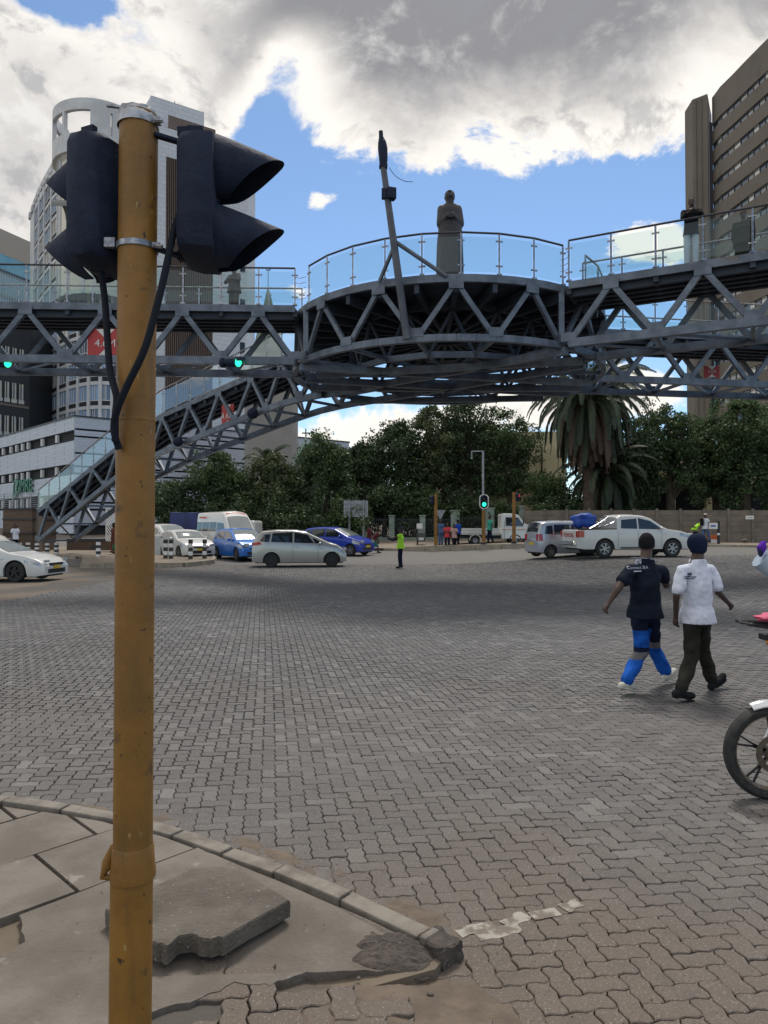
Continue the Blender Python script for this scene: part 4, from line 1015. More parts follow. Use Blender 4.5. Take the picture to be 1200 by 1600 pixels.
for k, (xa, xb, ya, yb, dd, lb) in enumerate(((166, 200, 795, 845, 41.5, 'white slatted barrier with diagonal bars under the stairs'), (240, 253, 838, 876, 38, 'white slatted barrier with diagonal bars beside the white cars'))):
    BR = thing('slatted_barrier', lb, 'barrier', (P(xa, yb, dd).x, dd, P(xa, yb, dd).z), 0, 'slatted barriers')
    mb = MB(); a, b, c, e = P(xa, ya, dd), P(xb, ya, dd), P(xb, yb, dd), P(xa, yb, dd)
    for p, q in ((a, b), (b, c), (c, e), (e, a)): mb.bar(p, q, .06, .06)
    bld(BR, 'frame', mb, 'white')
    n = 9
    for j in range(-n, n):
        p0 = [xa+(xb-xa)*j/n, ya]; q0 = [xa+(xb-xa)*(j/n+1), yb]
        if p0[0] < xa: t = (xa-p0[0])/(q0[0]-p0[0]); p0 = [xa, ya+(yb-ya)*t]
        if q0[0] > xb: t = (xb-p0[0])/(q0[0]-p0[0]) if q0[0] != p0[0] else 1; q0 = [xb, p0[1]+(q0[1]-p0[1])*t]
        if p0[0] < xb and q0[1] > ya+1 and q0[0] > p0[0]: mb = MB(); mb.bar(P(*p0, dd-.04), P(*q0, dd-.04), .04, .05); bld(BR, 'slat', mb, 'white')

# pavements, islands and kerbs across the road
M['dusty'] = pm('dusty_pavement', (.24, .20, .155), (.18, .15, .12), .92, 0, .8, 7, .3, 20)
M['kerb_far'] = pm('painted_kerb_cream', (.34, .30, .24), (.24, .21, .17), .9, 0, 2, 6, .2)
M['kerb_black'] = pm('painted_kerb_black', (.035, .035, .04), (.07, .065, .06), .85, 0, 2)
def island(name, poly, h, label=None, kerb_edges=(), bl=1.0, kh=.0, alt=None):
    o_ = struct(bpy.data.objects.new(name, None)); COL.objects.link(o_)
    mb = MB(); mb.prism(poly, lambda x, y: G(x, y)-.1, lambda x, y: G(x, y)+h-.01); mb.build('surface', M['dusty'], o_)
    for e in kerb_edges:
        a, b = Vector((*poly[e], 0)), Vector((*poly[(e+1) % len(poly)], 0)); L = (b-a).length; n = max(1, int(L/bl)); t = (b-a)/L; nn_ = Vector((t.y, -t.x, 0))
        for k in range(n):
            p, q = a+t*(L*k/n+.015), a+t*(L*(k+1)/n-.015); zA, zB = G(p.x, p.y), G(q.x, q.y)
            mb = MB(); w = nn_*.16
            vs = [p+Vector((0, 0, zA-.1)), q+Vector((0, 0, zB-.1)), q+w+Vector((0, 0, zB-.1)), p+w+Vector((0, 0, zA-.1)), p+Vector((0, 0, zA+h+kh)), q+Vector((0, 0, zB+h+kh)), q+w*.85+Vector((0, 0, zB+h+kh)), p+w*.85+Vector((0, 0, zA+h+kh))]
            mb.add(vs, [(3, 2, 1, 0), (4, 5, 6, 7), (0, 1, 5, 4), (1, 2, 6, 5), (2, 3, 7, 6), (3, 0, 4, 7)])
            mb.build('kerb_stone', M['kerb_black'] if alt and k in alt else M['kerb_far'], o_)
    return o_
island('traffic_island', [XY(128, 32.3), XY(288, 31.6), XY(330, 33.5), XY(334, 35.5), XY(240, 37), XY(128, 37)], .2, kerb_edges=(0, 1, 2, 3), alt=(9,))
island('pavement', [XY(-60, 40), XY(122, 36.8), XY(250, 38.8), XY(250, 46), XY(-60, 46)], .14, kerb_edges=(0, 1))
island('traffic_island', [XY(628, 43.6), XY(825, 41.2), XY(835, 42.3), XY(660, 44.6), XY(628, 44.5)], .26, kerb_edges=(0, 1), bl=1.5)
island('pavement', [XY(330, 45.5), XY(600, 43.9), XY(627, 43.6), XY(627, 44.6), XY(800, 48.3), XY(860, 49.2), XY(860, 52), XY(330, 52)], .16, kerb_edges=(0, 1, 2, 3), bl=1.2, alt=(8, 9))
island('pavement', [XY(1010, 41.5), XY(1260, 39), XY(1260, 46), XY(800, 48.0), XY(900, 43.5)], .13, kerb_edges=(0,), bl=1.5)

# ---------------------------------------------------------------- trees
def leafm(name, c1, c2, c3):
    m = bpy.data.materials.new(name); m.use_nodes = True; t = m.node_tree; t.nodes.clear(); E.nt = t
    o = t.nodes.new('ShaderNodeOutputMaterial'); d = t.nodes.new('ShaderNodeBsdfPrincipled'); tr = t.nodes.new('ShaderNodeBsdfTranslucent'); mx_ = t.nodes.new('ShaderNodeMixShader')
    a = t.nodes.new('ShaderNodeAttribute'); a.attribute_name = 'tint'; f = E(a.outputs['Fac'])
    c = mixc(ss(f, 0, .6), c1, c2); c = mixc(ss(f, .7, 1), c, c3)
    t.links.new(c, d.inputs['Base Color']); t.links.new(c, tr.inputs[0]); d.inputs['Roughness'].default_value = .55; mx_.inputs[0].default_value = .3
    t.links.new(d.outputs[0], mx_.inputs[1]); t.links.new(tr.outputs[0], mx_.inputs[2]); t.links.new(mx_.outputs[0], o.inputs[0]); return m
M['leaf'] = leafm('dark_leaf', (.028, .05, .022), (.05, .085, .032), (.085, .13, .05))
M['leaf2'] = leafm('green_leaf', (.036, .066, .026), (.064, .108, .038), (.11, .165, .06))
M['leaf3'] = leafm('olive_leaf', (.045, .068, .03), (.08, .105, .042), (.13, .155, .07))
M['bark'] = pm('grey_bark', (.10, .08, .06), (.06, .05, .04), .95, 0, 3, 6, .6, 20)
def leaves(name, cents, rads, nper, size, mat, parent, seed, droop=.3):
    g = np.random.default_rng(seed); n = len(cents); C = np.repeat(np.array(cents), nper, 0); Rr = np.repeat(np.array(rads), nper)[:, None]
    N = len(C); dirs = g.normal(size=(N, 3)); dirs /= np.linalg.norm(dirs, axis=1)[:, None]
    P0 = C+dirs*Rr*(g.random((N, 1))**.45)*np.array([1, 1, .75])
    u = g.normal(size=(N, 3)); u[:, 2] -= droop; u /= np.linalg.norm(u, axis=1)[:, None]
    v = np.cross(u, g.normal(size=(N, 3))); v /= np.linalg.norm(v, axis=1)[:, None]
    s = size*(.6+.8*g.random((N, 1)))
    V = np.stack([P0-u*s*.5, P0+v*s*.28, P0+u*s*.5, P0-v*s*.28], 1).reshape(-1, 3)
    me = bpy.data.meshes.new(name); me.vertices.add(4*N); me.vertices.foreach_set('co', V.ravel())
    me.loops.add(4*N); me.loops.foreach_set('vertex_index', np.arange(4*N)); me.polygons.add(N); me.polygons.foreach_set('loop_start', np.arange(0, 4*N, 4))
    me.materials.append(M[mat]); me.update(calc_edges=True)
    ct = np.repeat(g.random(n), nper); tint = np.clip(ct*.6+g.random(N)*.45, 0, 1)
    at = me.attributes.new('tint', 'FLOAT', 'FACE'); at.data.foreach_set('value', tint)
    o = bpy.data.objects.new(name, me); COL.objects.link(o); o.parent = parent; return o
def tree(px, d, top, width, label, seed, mat='leaf', group='trees behind the fence', base=None, name='broadleaf_tree', low=.25, dens=1.0, leafsize=.20):
    r = random.Random(seed); x = PX(px, d); g = G(x, d); H = P(px, top, d).z-g; Wd = width/FPX*d/2
    t = thing(name, label, 'tree', (x, d, g), 0, group)
    mb = MB(); tw = .1+.025*H; lean = r.uniform(-.4, .4)
    fork = H*r.uniform(.28, .38); tp = [(0, 0, -.1), (lean*.2, 0, fork*.5), (lean*.4, .05, fork), (lean*.8, .1, H*.6), (lean, .1, H*.85)]
    mb.tube(tp, [tw*1.25, tw, tw*.85, tw*.5, tw*.15], 8); mb.build('trunk', M['bark'], t, smooth=True)
    cents, rads = [], []
    nl_ = int(9+H)
    for k in range(nl_):
        a = r.uniform(0, 2*math.pi); z0 = fork*r.uniform(.8, 1.9); zz_ = min(H*.97, z0+H*r.uniform(.1, .45))
        f = math.sqrt(max(.08, 1-((zz_/H-low-.28)/(1.02-low-.28))**2)) if zz_/H > low+.28 else .95
        rad = Wd*f*r.uniform(.55, .98); e = Vector((math.cos(a)*rad+lean*.6, math.sin(a)*rad*.8, zz_)); s0 = Vector((lean*.5*z0/H, .05, z0))
        m_ = s0.lerp(e, .5)+Vector((0, 0, .3)); mb = MB(); mb.tube([s0, m_, e], [tw*.45, tw*.28, tw*.08], 5); mb.build('branch', M['bark'], t, smooth=True)
        for j in range(5):
            q = s0.lerp(e, r.uniform(.45, 1.05))+Vector((r.gauss(0, .5), r.gauss(0, .5), r.gauss(0, .4))); cents.append(tuple(q)); rads.append(r.uniform(.45, .85))
    nc = int(95*dens*(Wd/2.6)*(H/8))
    for k in range(nc):
        zz_ = H*(low+(1-low)*r.random()); f = math.sqrt(max(.02, 1-((zz_/H-low-.28)/(1.0-low-.28))**2)) if zz_/H > low+.28 else .75+.25*(zz_/H-low)/.28
        a = r.uniform(0, 2*math.pi); nzv = .82+.35*noise.noise(Vector((math.cos(a)*1.3+seed, math.sin(a)*1.3, zz_*.5)))
        rad = Wd*f*nzv*math.sqrt(r.uniform(.3, 1)); cents.append((math.cos(a)*rad+lean*.6, math.sin(a)*rad*.8, zz_-.25)); rads.append(r.uniform(.35, .8)*(1 if f > .5 else .7))
    leaves('crown', cents, rads, int(88*dens**.5), leafsize, mat, t, seed)
    return t
TREES = [(262, 50.5, 752, 95, 'low dark bushy tree partly hidden by the yellow pole', 'leaf'), (343, 51, 703, 105, 'rounded dark tree left of the church tower base', 'leaf2'),
 (425, 51.5, 706, 110, 'bushy tree standing before the grey church tower', 'leaf3'), (508, 52, 690, 115, 'wide green tree in front of the pale gable', 'leaf2'),
 (565, 53, 688, 100, 'green tree behind the back of the road sign', 'leaf'), (622, 54, 655, 115, 'tall dark tree above the traffic officer', 'leaf'),
 (672, 54.5, 632, 115, 'tallest dark tree left of the lamp post', 'leaf3'), (735, 55, 622, 120, 'tall open tree right above the green pedestrian signal', 'leaf'),
 (800, 54, 640, 105, 'loose tree with gaps just left of the big palm', 'leaf2')]
for i, (px, d, top, w, lb, mt) in enumerate(TREES):
    tree(px, d, top, w, lb, 20+i, mt, dens=.62 if px in (735, 800) else 1.15, low=.16 if px < 700 else .32)
TR2 = [(985, 50, 655, 110, 'dark tree just right of the big palm behind the wall', 'leaf'), (1050, 51, 635, 125, 'round crowned tree behind the wall above the pickup', 'leaf2'),
 (1120, 52, 650, 110, 'tree in front of the cream balcony building', 'leaf'), (1165, 50, 622, 130, 'large tree under the brown tower by the right edge', 'leaf2'), (1235, 50, 640, 120, 'tree cut off by the right edge behind the wall', 'leaf')]
for i, (px, d, top, w, lb, mt) in enumerate(TR2):
    tree(px, d, top, w, lb, 50+i, mt, 'trees behind the concrete wall', low=.42 if px in (1050, 1120) else .25, dens=1.1)
SHR = [(300, 49.3, 790, 70, 'low shrub behind the minibus'), (372, 49.3, 785, 80, 'shrub behind the bright blue hatchback'), (455, 49.2, 790, 90, 'shrub behind the silver car'), (540, 49.2, 788, 80, 'shrub by the back of the road sign'), (600, 51.2, 760, 70, 'shrub behind the fence near the officer'), (655, 51.2, 765, 80, 'shrub behind the fence near the notice post'), (720, 51.5, 772, 80, 'shrub behind the gate pillars'), (790, 51.2, 790, 60, 'shrub left of the plank wall end'), (885, 49.5, 770, 90, 'shrub at the foot of the palms'), (860, 51, 740, 60, 'small tree against the plain cream wall')]
for i, (px, d, top, w, lb) in enumerate(SHR): tree(px, d, top, w, lb, 80+i, ('leaf', 'leaf2')[i % 2], 'shrubs by the fence', name='shrub', low=.05, dens=.9)
M['grass'] = leafm('grass_blade', (.07, .09, .03), (.10, .12, .045), (.17, .16, .08))

# date palms
M['frond'] = leafm('palm_frond', (.022, .036, .02), (.038, .058, .03), (.085, .11, .065))
M['frond_dead'] = leafm('dead_palm_frond', (.06, .036, .024), (.095, .058, .036), (.13, .085, .05))
M['palm_bark'] = pm('palm_bark', (.11, .075, .05), (.06, .045, .035), .95, 0, 5, 5, .8, 18)
def frond(mat, parent, az_, el0, L, bend, r, name='frond'):
    mb = MB(); n = 13; pts = []; p = Vector((0, 0, 0)); e = el0
    h = Vector((math.cos(az_), math.sin(az_), 0))
    for i in range(n+1):
        pts.append(p.copy()); e -= bend/n*(1+i*.06); e = max(e, -1.5); p = p+(h*math.cos(e)+Vector((0, 0, math.sin(e))))*L/n
    mb.tube(pts, [.035*(1-i/(n+1))+.006 for i in range(n+1)], 4); side = Vector((-h.y, h.x, 0))
    k_ = 0
    for i in range(1, n):
        for s_ in (0, .2, .4, .6, .8):
            q = pts[i].lerp(pts[i+1], s_); t = (pts[i+1]-pts[i]).normalized(); up = side.cross(t); w = .021; ll = .52*math.sin(math.pi*min(1, (i+s_)/n*.9+.1))**.6+.06
            for sg in (-1, 1):
                dn = (t*.75+side*sg*.62+up*.12+Vector((0, 0, -.38))).normalized()*ll*r.uniform(.8, 1.15)
                wv_ = t.cross(dn).normalized().cross(dn).normalized()*w
                mb.quad(q-wv_, q+dn*.5-wv_*1.1, q+dn, q+dn*.5+wv_*1.1, q+wv_)
    me = mb.mesh(name, M[mat]); at = me.attributes.new('tint', 'FLOAT', 'FACE'); tv = r.random(); at.data.foreach_set('value', [min(1, max(0, tv+r.uniform(-.2, .2))) for _ in mb.f])
    o = bpy.data.objects.new(name, me); COL.objects.link(o); o.parent = parent; return o
def palm(px, d, cy, label, seed, L=4.2, n=62, dead=34, trunk_r=.42):
    r = random.Random(seed); x = PX(px, d); g = G(x, d); H = P(px, cy, d).z-g
    t = thing('palm_tree', label, 'palm tree', (x, d, g), 0, 'date palms')
    mb = MB(); prof = [(trunk_r*1.3, -.1), (trunk_r, .5)]+[(trunk_r*(1+(.08 if k % 2 else -.04)), .5+(H-.5)*k/16) for k in range(1, 16)]+[(trunk_r*1.5, H-.6), (trunk_r*1.2, H), (.05, H+.3)]
    mb.lathe(prof, (0, 0, 0), 14); mb.build('trunk', M['palm_bark'], t, smooth=False)
    for k in range(n):
        a = k*2.399+r.uniform(-.2, .2); f = k/n; o = frond('frond_dead' if f > .7 and r.random() < .38 and dead > 20 else 'frond', t, a, 1.45-f*1.75+r.uniform(-.1, .1), L*r.uniform(.9, 1.1), 1.15+f*.85, r); o.location = (math.cos(a)*trunk_r*.6, math.sin(a)*trunk_r*.6, H+.1-f*.5)
    for k in range(dead):
        a = k*2.399+.5; o = frond('frond_dead', t, a, -.5-r.random()*.5, L*r.uniform(.7, .95), 1.1, r, 'dead_frond'); o.location = (math.cos(a)*trunk_r, math.sin(a)*trunk_r, H-.4-r.random()*.6)
    return t
palm(921, 47.5, 622, 'tall date palm with brown hanging dead fronds right of the tree gap', 5, L=4.7, n=110, dead=80)
palm(945, 48.5, 738, 'short date palm under the tall one behind the wall', 6, L=3.6, n=54, dead=10, trunk_r=.3)
palm(418, 53.5, 722, 'small palm tips poking above the trees by the church tower', 7, L=2.2, n=16, dead=0, trunk_r=.14)
# ---------------------------------------------------------------- vehicles
def paint(name, c, metal=.0, rough=.28): return pm(name, c, None, rough, metal, coat=.6)
for k, c, mt in (('p_white', (.68, .68, .67), 0), ('p_silver', (.46, .45, .43), .5), ('p_lilac', (.44, .47, .53), .4), ('p_sky', (.02, .17, .62), .1), ('p_blue', (.02, .05, .42), .1), ('p_dark', (.03, .03, .035), 0), ('p_van', (.66, .66, .64), 0)):
    M[k] = paint('car_paint_'+k[2:], c, mt)
M['car_glass'] = pm('tinted_car_glass', (.018, .022, .026), None, .04, 0, spec=.7, coat=.5)
M['screen_glass'] = pm('windscreen_glass', (.20, .23, .23), None, .04, 0, spec=1, coat=1)  # pale base colour stands in for bright sky reflected in the glass
M['trim'] = pm('black_car_trim', (.02, .02, .022), None, .5)
M['chrome'] = pm('chrome', (.6, .6, .6), None, .15, 1)
M['rim'] = pm('alloy_rim', (.36, .36, .37), None, .3, .8)
M['rim_black'] = pm('black_rim', (.03, .03, .033), None, .35, .3)
M['tail'] = pm('red_tail_light', (.42, .02, .02), None, .15, coat=.5)
M['head'] = pm('clear_headlight', (.55, .57, .6), (.3, .32, .34), .1, .2, 9, coat=1)
M['amber'] = pm('amber_lamp', (.6, .22, .03), None, .2)
M['plate_y'] = pm('yellow_number_plate', (.62, .45, .06), None, .5)
def lerp_tab(tab, x):
    if x <= tab[0][0]: return tab[0][1]
    for (a, b), (c, d) in zip(tab, tab[1:]):
        if x <= c: t = (x-a)/(c-a) if c > a else 1; t2 = t; return b+(d-b)*t2
    return tab[-1][1]
def vehicle(name, label, cat, loc, rz, L, Wd, top, belt, axles, rw, sill, wins, screen, rear, mat, rim='rim', tum=.30, spokes=5, head=None, tail=None, group=None, plate='plate_y', doors=(), arch=True, roofc=.035, ends=.14):
    # top/belt: (x, z) tables from the rear bumper (x=-L/2) to the front
    t = thing(name, label, cat, loc, rz, group)
    hw = Wd/2
    def plan(x):
        e = L/2; k = 1.0
        for d in (e-x, x+e):
            if d < .55: k = min(k, 1-ends*(1-max(0, d)/.55)**2.2)
        return hw*k
    def zbot(x):
        z = sill
        for i, e in enumerate((-L/2, L/2)):
            d = abs(e-x)
            if d < .3: z = max(z, sill+.05*(1-d/.3))
        if arch:
            for xa in axles:
                Ra = rw+.065
                if abs(x-xa) < Ra: z = max(z, rw+math.sqrt(max(0, Ra*Ra-(x-xa)**2)))
        return z
    ztop = lambda x: lerp_tab(top, x); zbelt = lambda x: min(lerp_tab(belt, x), ztop(x)-.015)
    def side_y(x, z):
        w = plan(x); b = zbelt(x)
        if z <= b:
            k = (z-sill)/(b-sill+1e-6); return w*(1-.045*max(0, 1-k*2.2)**2-.035*max(0, (k-.75)*4)**2*.6)
        return w*(1-.021)-tum*(z-b)*.9-.0
    xs = set([-L/2+.001, L/2-.001]); 
    n = int(L/.07)
    for i in range(n+1): xs.add(-L/2+L*i/n)
    for xa in axles:
        for k in range(-9, 10): xs.add(xa+(rw+.065)*math.sin(k/9*math.pi/2))
    for x, z in top: xs.add(x)
    xs = sorted(x for x in xs if -L/2 <= x <= L/2); xs = [x for i, x in enumerate(xs) if i == 0 or x-xs[i-1] > .004]
    def section(x):
        zb, b, zt_ = zbot(x), zbelt(x), ztop(x); b = max(b, zb+.05); zt_ = max(zt_, b+.012); out = [(side_y(x, zb)*.9, zb), (side_y(x, zb), zb)]
        for k in (.12, .35, .6, .82, .95, 1): z = zb+(b-zb)*k; out.append((side_y(x, z), z))
        h = zt_-b; r = min(.09, h*.45)
        for k in (.3, .65, 1): z = b+(h-r)*k; out.append((side_y(x, z), z))
        yc = side_y(x, b+h-r)
        for a in (25, 50, 72): out.append((yc-r*1.5*(1-math.cos(R(a))), b+h-r+r*math.sin(R(a))))
        ye = yc-r*1.6; 
        for k in (1, .6, .3, 0): out.append((ye*k, zt_+roofc*(1-k*k)*min(1, h*3)))
        return out
    mb = MB(); rows = []
    for x in xs:
        s_ = section(x); rows.append([(x, y, z) for y, z in s_]+[(x, -y, z) for y, z in s_[-2::-1]])
    m = len(rows[0]); mb.add([p for r_ in rows for p in r_], [(i*m+k, (i+1)*m+k, (i+1)*m+k+1, i*m+k+1) for i in range(len(rows)-1) for k in range(m-1)]+[tuple(range(m)), tuple((len(rows)-1)*m+k for k in range(m))[::-1]])
    body = mb.build('body', M[mat], t, smooth=True); body.data.set_sharp_from_angle(angle=R(32))
    mb = MB(); mb.box((0, 0, (sill+.5)/2+.03), (L*.93, Wd*.80, .5-sill+.12)); 
    for xa in axles: mb.box((xa, 0, rw+.12), (rw*2.2, Wd*.74, rw*1.6))
    mb.build('underbody', M['trim'], t)
    def patch(c4, out=.006, nu=8, nv=4, sg=1):      # four corners (x, z): rear-low, front-low, front-high, rear-high
        mb = MB()
        def f(u, v):
            lo = (c4[0][0]+(c4[1][0]-c4[0][0])*u, c4[0][1]+(c4[1][1]-c4[0][1])*u); hi = (c4[3][0]+(c4[2][0]-c4[3][0])*u, c4[3][1]+(c4[2][1]-c4[3][1])*u)
            x, z = lo[0]+(hi[0]-lo[0])*v, lo[1]+(hi[1]-lo[1])*v
            return (x, sg*(side_y(x, z)+out), z)
        mb.grid(f, nu, nv); return mb
    for sg in (-1, 1):
        for c4 in wins: patch(c4, .007, sg=sg).build('side_window', M['car_glass'], t, smooth=True)
        for x0 in doors:   # shut lines
            z1 = zbelt(x0)-.02; mb = MB(); z0 = max(zbot(x0), sill)+.06
            mb.grid(lambda u, v: (x0-.006+.012*u, sg*(side_y(x0, z0+(z1-z0)*v)+.003), z0+(z1-z0)*v), 1, 6); mb.build('door_gap', M['trim'], t)
            mb = MB(); mb.box((x0+.16, sg*(side_y(x0+.16, z1-.10)+.012), z1-.10), (.17, .03, .03)); mb.build('door_handle', M['trim'] if mat == 'p_dark' else M[mat], t, bevel=.006)
        if head: patch(head, .012, 6, 3, sg).build('headlight', M['head'], t, smooth=True)
        if tail: patch(tail, .012, 5, 3, sg).build('tail_light', M['tail'], t, smooth=True)
        xm = wins[-1][1][0]-.12 if wins else 0; zm = zbelt(xm)+.06
        mb = MB(); mb.ball((xm, sg*(side_y(xm, zm)+.12), zm+.03), (.06, .10, .075), 10, 6); mb.bar((xm, sg*(side_y(xm, zm)-.02), zm-.03), (xm, sg*(side_y(xm, zm)+.08), zm), .04, .04); mb.build('wing_mirror', M[mat], t, smooth=True)
    def across(tab_x0, tab_x1, ins, mat_, nm):
        mb = MB()
        def f(u, v):
            x = tab_x0+(tab_x1-tab_x0)*u; z = ztop(x); h = z-zbelt(x); r = min(.09, h*.45)
            ye = (side_y(x, z-r)-r*1.1-ins*(1-.0*u)); y = ye*(v*2-1); kk = abs(v*2-1)
            nx = (ztop(x+.03)-ztop(x-.03))/.06; nn_ = Vector((-nx, 0, 1)).normalized()*.008
            return (x+nn_.x, y, z+roofc*(1-kk*kk*.9)*min(1, h*3)+nn_.z)
        mb.grid(f, 10, 10); return mb.build(nm, M[mat_], t, smooth=True)
    if screen: across(screen[0], screen[1], .02, 'screen_glass', 'windscreen')
    if rear: across(rear[0], rear[1], .03, 'car_glass', 'rear_window')
    # front and rear faces
    ef = L/2; zf = ztop(ef-.02)
    mb = MB(); mb.box((ef-.03, 0, sill+.17), (.08, Wd*.62, .15)); mb.build('lower_grille', M['trim'], t, bevel=.01)
    mb = MB(); mb.box((ef-.03, 0, sill+.40), (.07, Wd*.46, .09)); mb.build('grille', M['trim'], t, bevel=.01)
    for e, nm in ((ef+.012, 'front_plate'), (-ef-.012, 'rear_plate')):
        mb = MB(); mb.box((e, 0, sill+.30 if e > 0 else sill+.42), (.015, .44, .12)); mb.build(nm, M[plate], t)
    for sg in (-1, 1):
        if tail: mb = MB(); z0, z1 = tail[0][1], tail[3][1]; mb.box((-ef+.012, sg*plan(-ef+.05)*.80, (z0+z1)/2), (.05, plan(-ef+.05)*.28, (z1-z0)*.9)); mb.build('tail_light', M['tail'], t, bevel=.01)
        if head: mb = MB(); z0, z1 = head[0][1], head[3][1]; mb.box((ef-.03, sg*plan(ef-.05)*.76, (z0+z1)/2), (.07, plan(ef-.05)*.36, (z1-z0)*.85)); mb.build('headlight', M['head'], t, bevel=.012)
    # wheels
    for xa in axles:
        for sg in (-1, 1):
            yo = sg*(hw-.115); mb = MB()
            mb.lathe([(rw*.62, -.1), (rw*.9, -.105), (rw*.985, -.08), (rw, -.04), (rw, .04), (rw*.985, .08), (rw*.9, .105), (rw*.62, .1), (rw*.6, 0)], (0, 0, 0), 28, 'Y', True)
            wh = mb.build('wheel', M['rubber'], t, smooth=True); wh.location = (xa, yo, rw)
            mb = MB(); ro = rw*.64; o = sg*.075
            mb.lathe([(ro*.98, o-.03*sg), (ro, o+.022*sg), (ro*.93, o+.022*sg), (ro*.90, o-.05*sg)], (0, 0, 0), 28, 'Y', True); mb.lathe([(.001, o-.05*sg), (ro*.95, o-.05*sg)], (0, 0, 0), 20, 'Y')
            mb.lathe([(.001, o+.012*sg), (rw*.16, o+.010*sg), (rw*.17, o-.02*sg)], (0, 0, 0), 12, 'Y')
            rm = mb.build('rim', M[rim], wh, smooth=True)
            mb = MB()
            for k in range(spokes):
                a = 2*math.pi*k/spokes+.3; mb.bar((math.cos(a)*rw*.1, o+.008*sg, math.sin(a)*rw*.1), (math.cos(a)*ro*.95, o+.006*sg, math.sin(a)*ro*.95), rw*.15 if spokes < 8 else rw*.08, .025, up=(0, 1, 0))
            mb.build('spokes', M[rim], wh)
            mb = MB(); mb.lathe([(.001, o-.045*sg), (ro*.8, o-.045*sg)], (0, 0, 0), 16, 'Y'); mb.build('brake_disc', M['trim'], wh)
    return t
def head_to(dx, dy): return math.atan2(dy, dx)
HATCH = dict(L=3.98, Wd=1.69, rw=.30, sill=.2, axles=(-1.22, 1.31),
    top=[(-1.99, .80), (-1.97, 1.0), (-1.90, 1.12), (-1.70, 1.40), (-1.45, 1.49), (-.9, 1.535), (-.2, 1.535), (.25, 1.47), (.75, 1.24), (1.15, 1.02), (1.6, .90), (1.85, .78), (1.95, .66), (1.99, .56)],
    belt=[(-1.99, .8), (-1.6, 1.04), (-1, 1.02), (.4, .95), (1.1, .90), (1.6, .82), (1.99, .5)],
    wins=[[(-1.62, 1.08), (-1.22, 1.06), (-1.22, 1.40), (-1.46, 1.36)], [(-1.15, 1.06), (-.32, 1.02), (-.32, 1.45), (-1.15, 1.42)], [(-.24, 1.02), (.82, 1.0), (.36, 1.36), (-.24, 1.45)]],
    screen=(.28, 1.06), rear=(-1.93, -1.62), head=[(1.45, .66), (1.88, .60), (1.86, .74), (1.45, .84)], tail=[(-1.97, .78), (-1.72, .80), (-1.74, 1.02), (-1.93, 1.0)], doors=(-.28, .78))
def mk(spec, **k):
    s_ = dict(spec); s_.update(k); return vehicle(**s_)
def gl(px, d, dz=0): p = GP(px, d); return (p.x, p.y, p.z+dz)
BACK_GROUP = None
mk(HATCH, name='parked_car', label='bright sky blue hatchback waiting beside the white minibus', cat='car', loc=gl(377, 36.5), rz=R(-56), mat='p_sky', rim='rim', spokes=8)
mk(HATCH, name='parked_car', label='deep royal blue hatchback behind the silver car', cat='car', loc=gl(527, 40), rz=R(-28), mat='p_blue', rim='rim', L=3.9, top=[(a, b*.985) for a, b in HATCH['top']])
MPV = dict(HATCH, L=4.0, Wd=1.70, top=[(-2.0, .78), (-1.97, .98), (-1.93, 1.14), (-1.80, 1.40), (-1.6, 1.52), (-1.0, 1.58), (-.2, 1.575), (.3, 1.50), (.95, 1.20), (1.25, 1.05), (1.6, .95), (1.85, .80), (1.96, .66), (2.0, .55)],
    wins=[[(-1.68, 1.10), (-1.28, 1.08), (-1.22, 1.42), (-1.50, 1.38)], [(-1.20, 1.08), (-.30, 1.05), (-.30, 1.49), (-1.14, 1.45)], [(-.22, 1.05), (.62, 1.02), (.34, 1.38), (-.22, 1.48)], [(.66, 1.02), (.98, 1.01), (.72, 1.18), (.55, 1.24)]], screen=(.33, 1.12),
    tail=[(-1.97, .92), (-1.55, .98), (-1.70, 1.08), (-1.93, 1.06)], rear=(-1.96, -1.66), axles=(-1.18, 1.37))
mk(MPV, name='passing_car', label='silver compact car with black wheels crossing in the middle of the junction', cat='car', loc=gl(468, 31.6), rz=R(7), mat='p_silver', rim='rim_black')
SED = dict(L=4.8, Wd=1.84, rw=.345, sill=.19, axles=(-1.43, 1.40),
    top=[(-2.4, .75), (-2.36, 1.0), (-2.25, 1.08), (-1.85, 1.12), (-1.2, 1.36), (-.5, 1.45), (0, 1.44), (.35, 1.36), (.9, 1.10), (1.2, .98), (1.7, .90), (2.1, .78), (2.3, .66), (2.4, .52)],
    belt=[(-2.4, .75), (-1.8, 1.0), (.6, .93), (1.2, .88), (1.8, .80), (2.4, .5)],
    wins=[[(-1.45, 1.04), (-.35, 1.0), (-.35, 1.36), (-1.05, 1.30)], [(-.28, 1.0), (.75, .98), (.35, 1.24), (-.28, 1.36)]],
    screen=(.38, 1.12), rear=(-1.8, -1.25), head=[(1.75, .66), (2.28, .56), (2.25, .66), (1.72, .76)], tail=[(-2.36, .80), (-2.0, .84), (-2.05, .98), (-2.33, .98)], doors=(-.32, .75))
mk(SED, name='passing_car', label='white saloon car driving in from the left edge', cat='car', loc=gl(-13, 25.6), rz=R(-4), mat='p_white', rim='rim_black', spokes=5)
mk(SED, name='parked_car', label='white saloon waiting behind the traffic island bollards', cat='car', loc=gl(288, 37.6), rz=R(-52), mat='p_white', L=4.3, Wd=1.72, rw=.31, top=[(a*.9, b) for a, b in SED['top']], belt=[(a*.9, b) for a, b in SED['belt']], wins=[[(x*.9, z) for x, z in w] for w in SED['wins']], axles=(-1.25, 1.3), screen=(.35, 1.0), rear=(-1.6, -1.15), head=[(1.5, .64), (2.02, .56), (2.0, .68), (1.5, .76)], tail=None, doors=(-.3, .65))
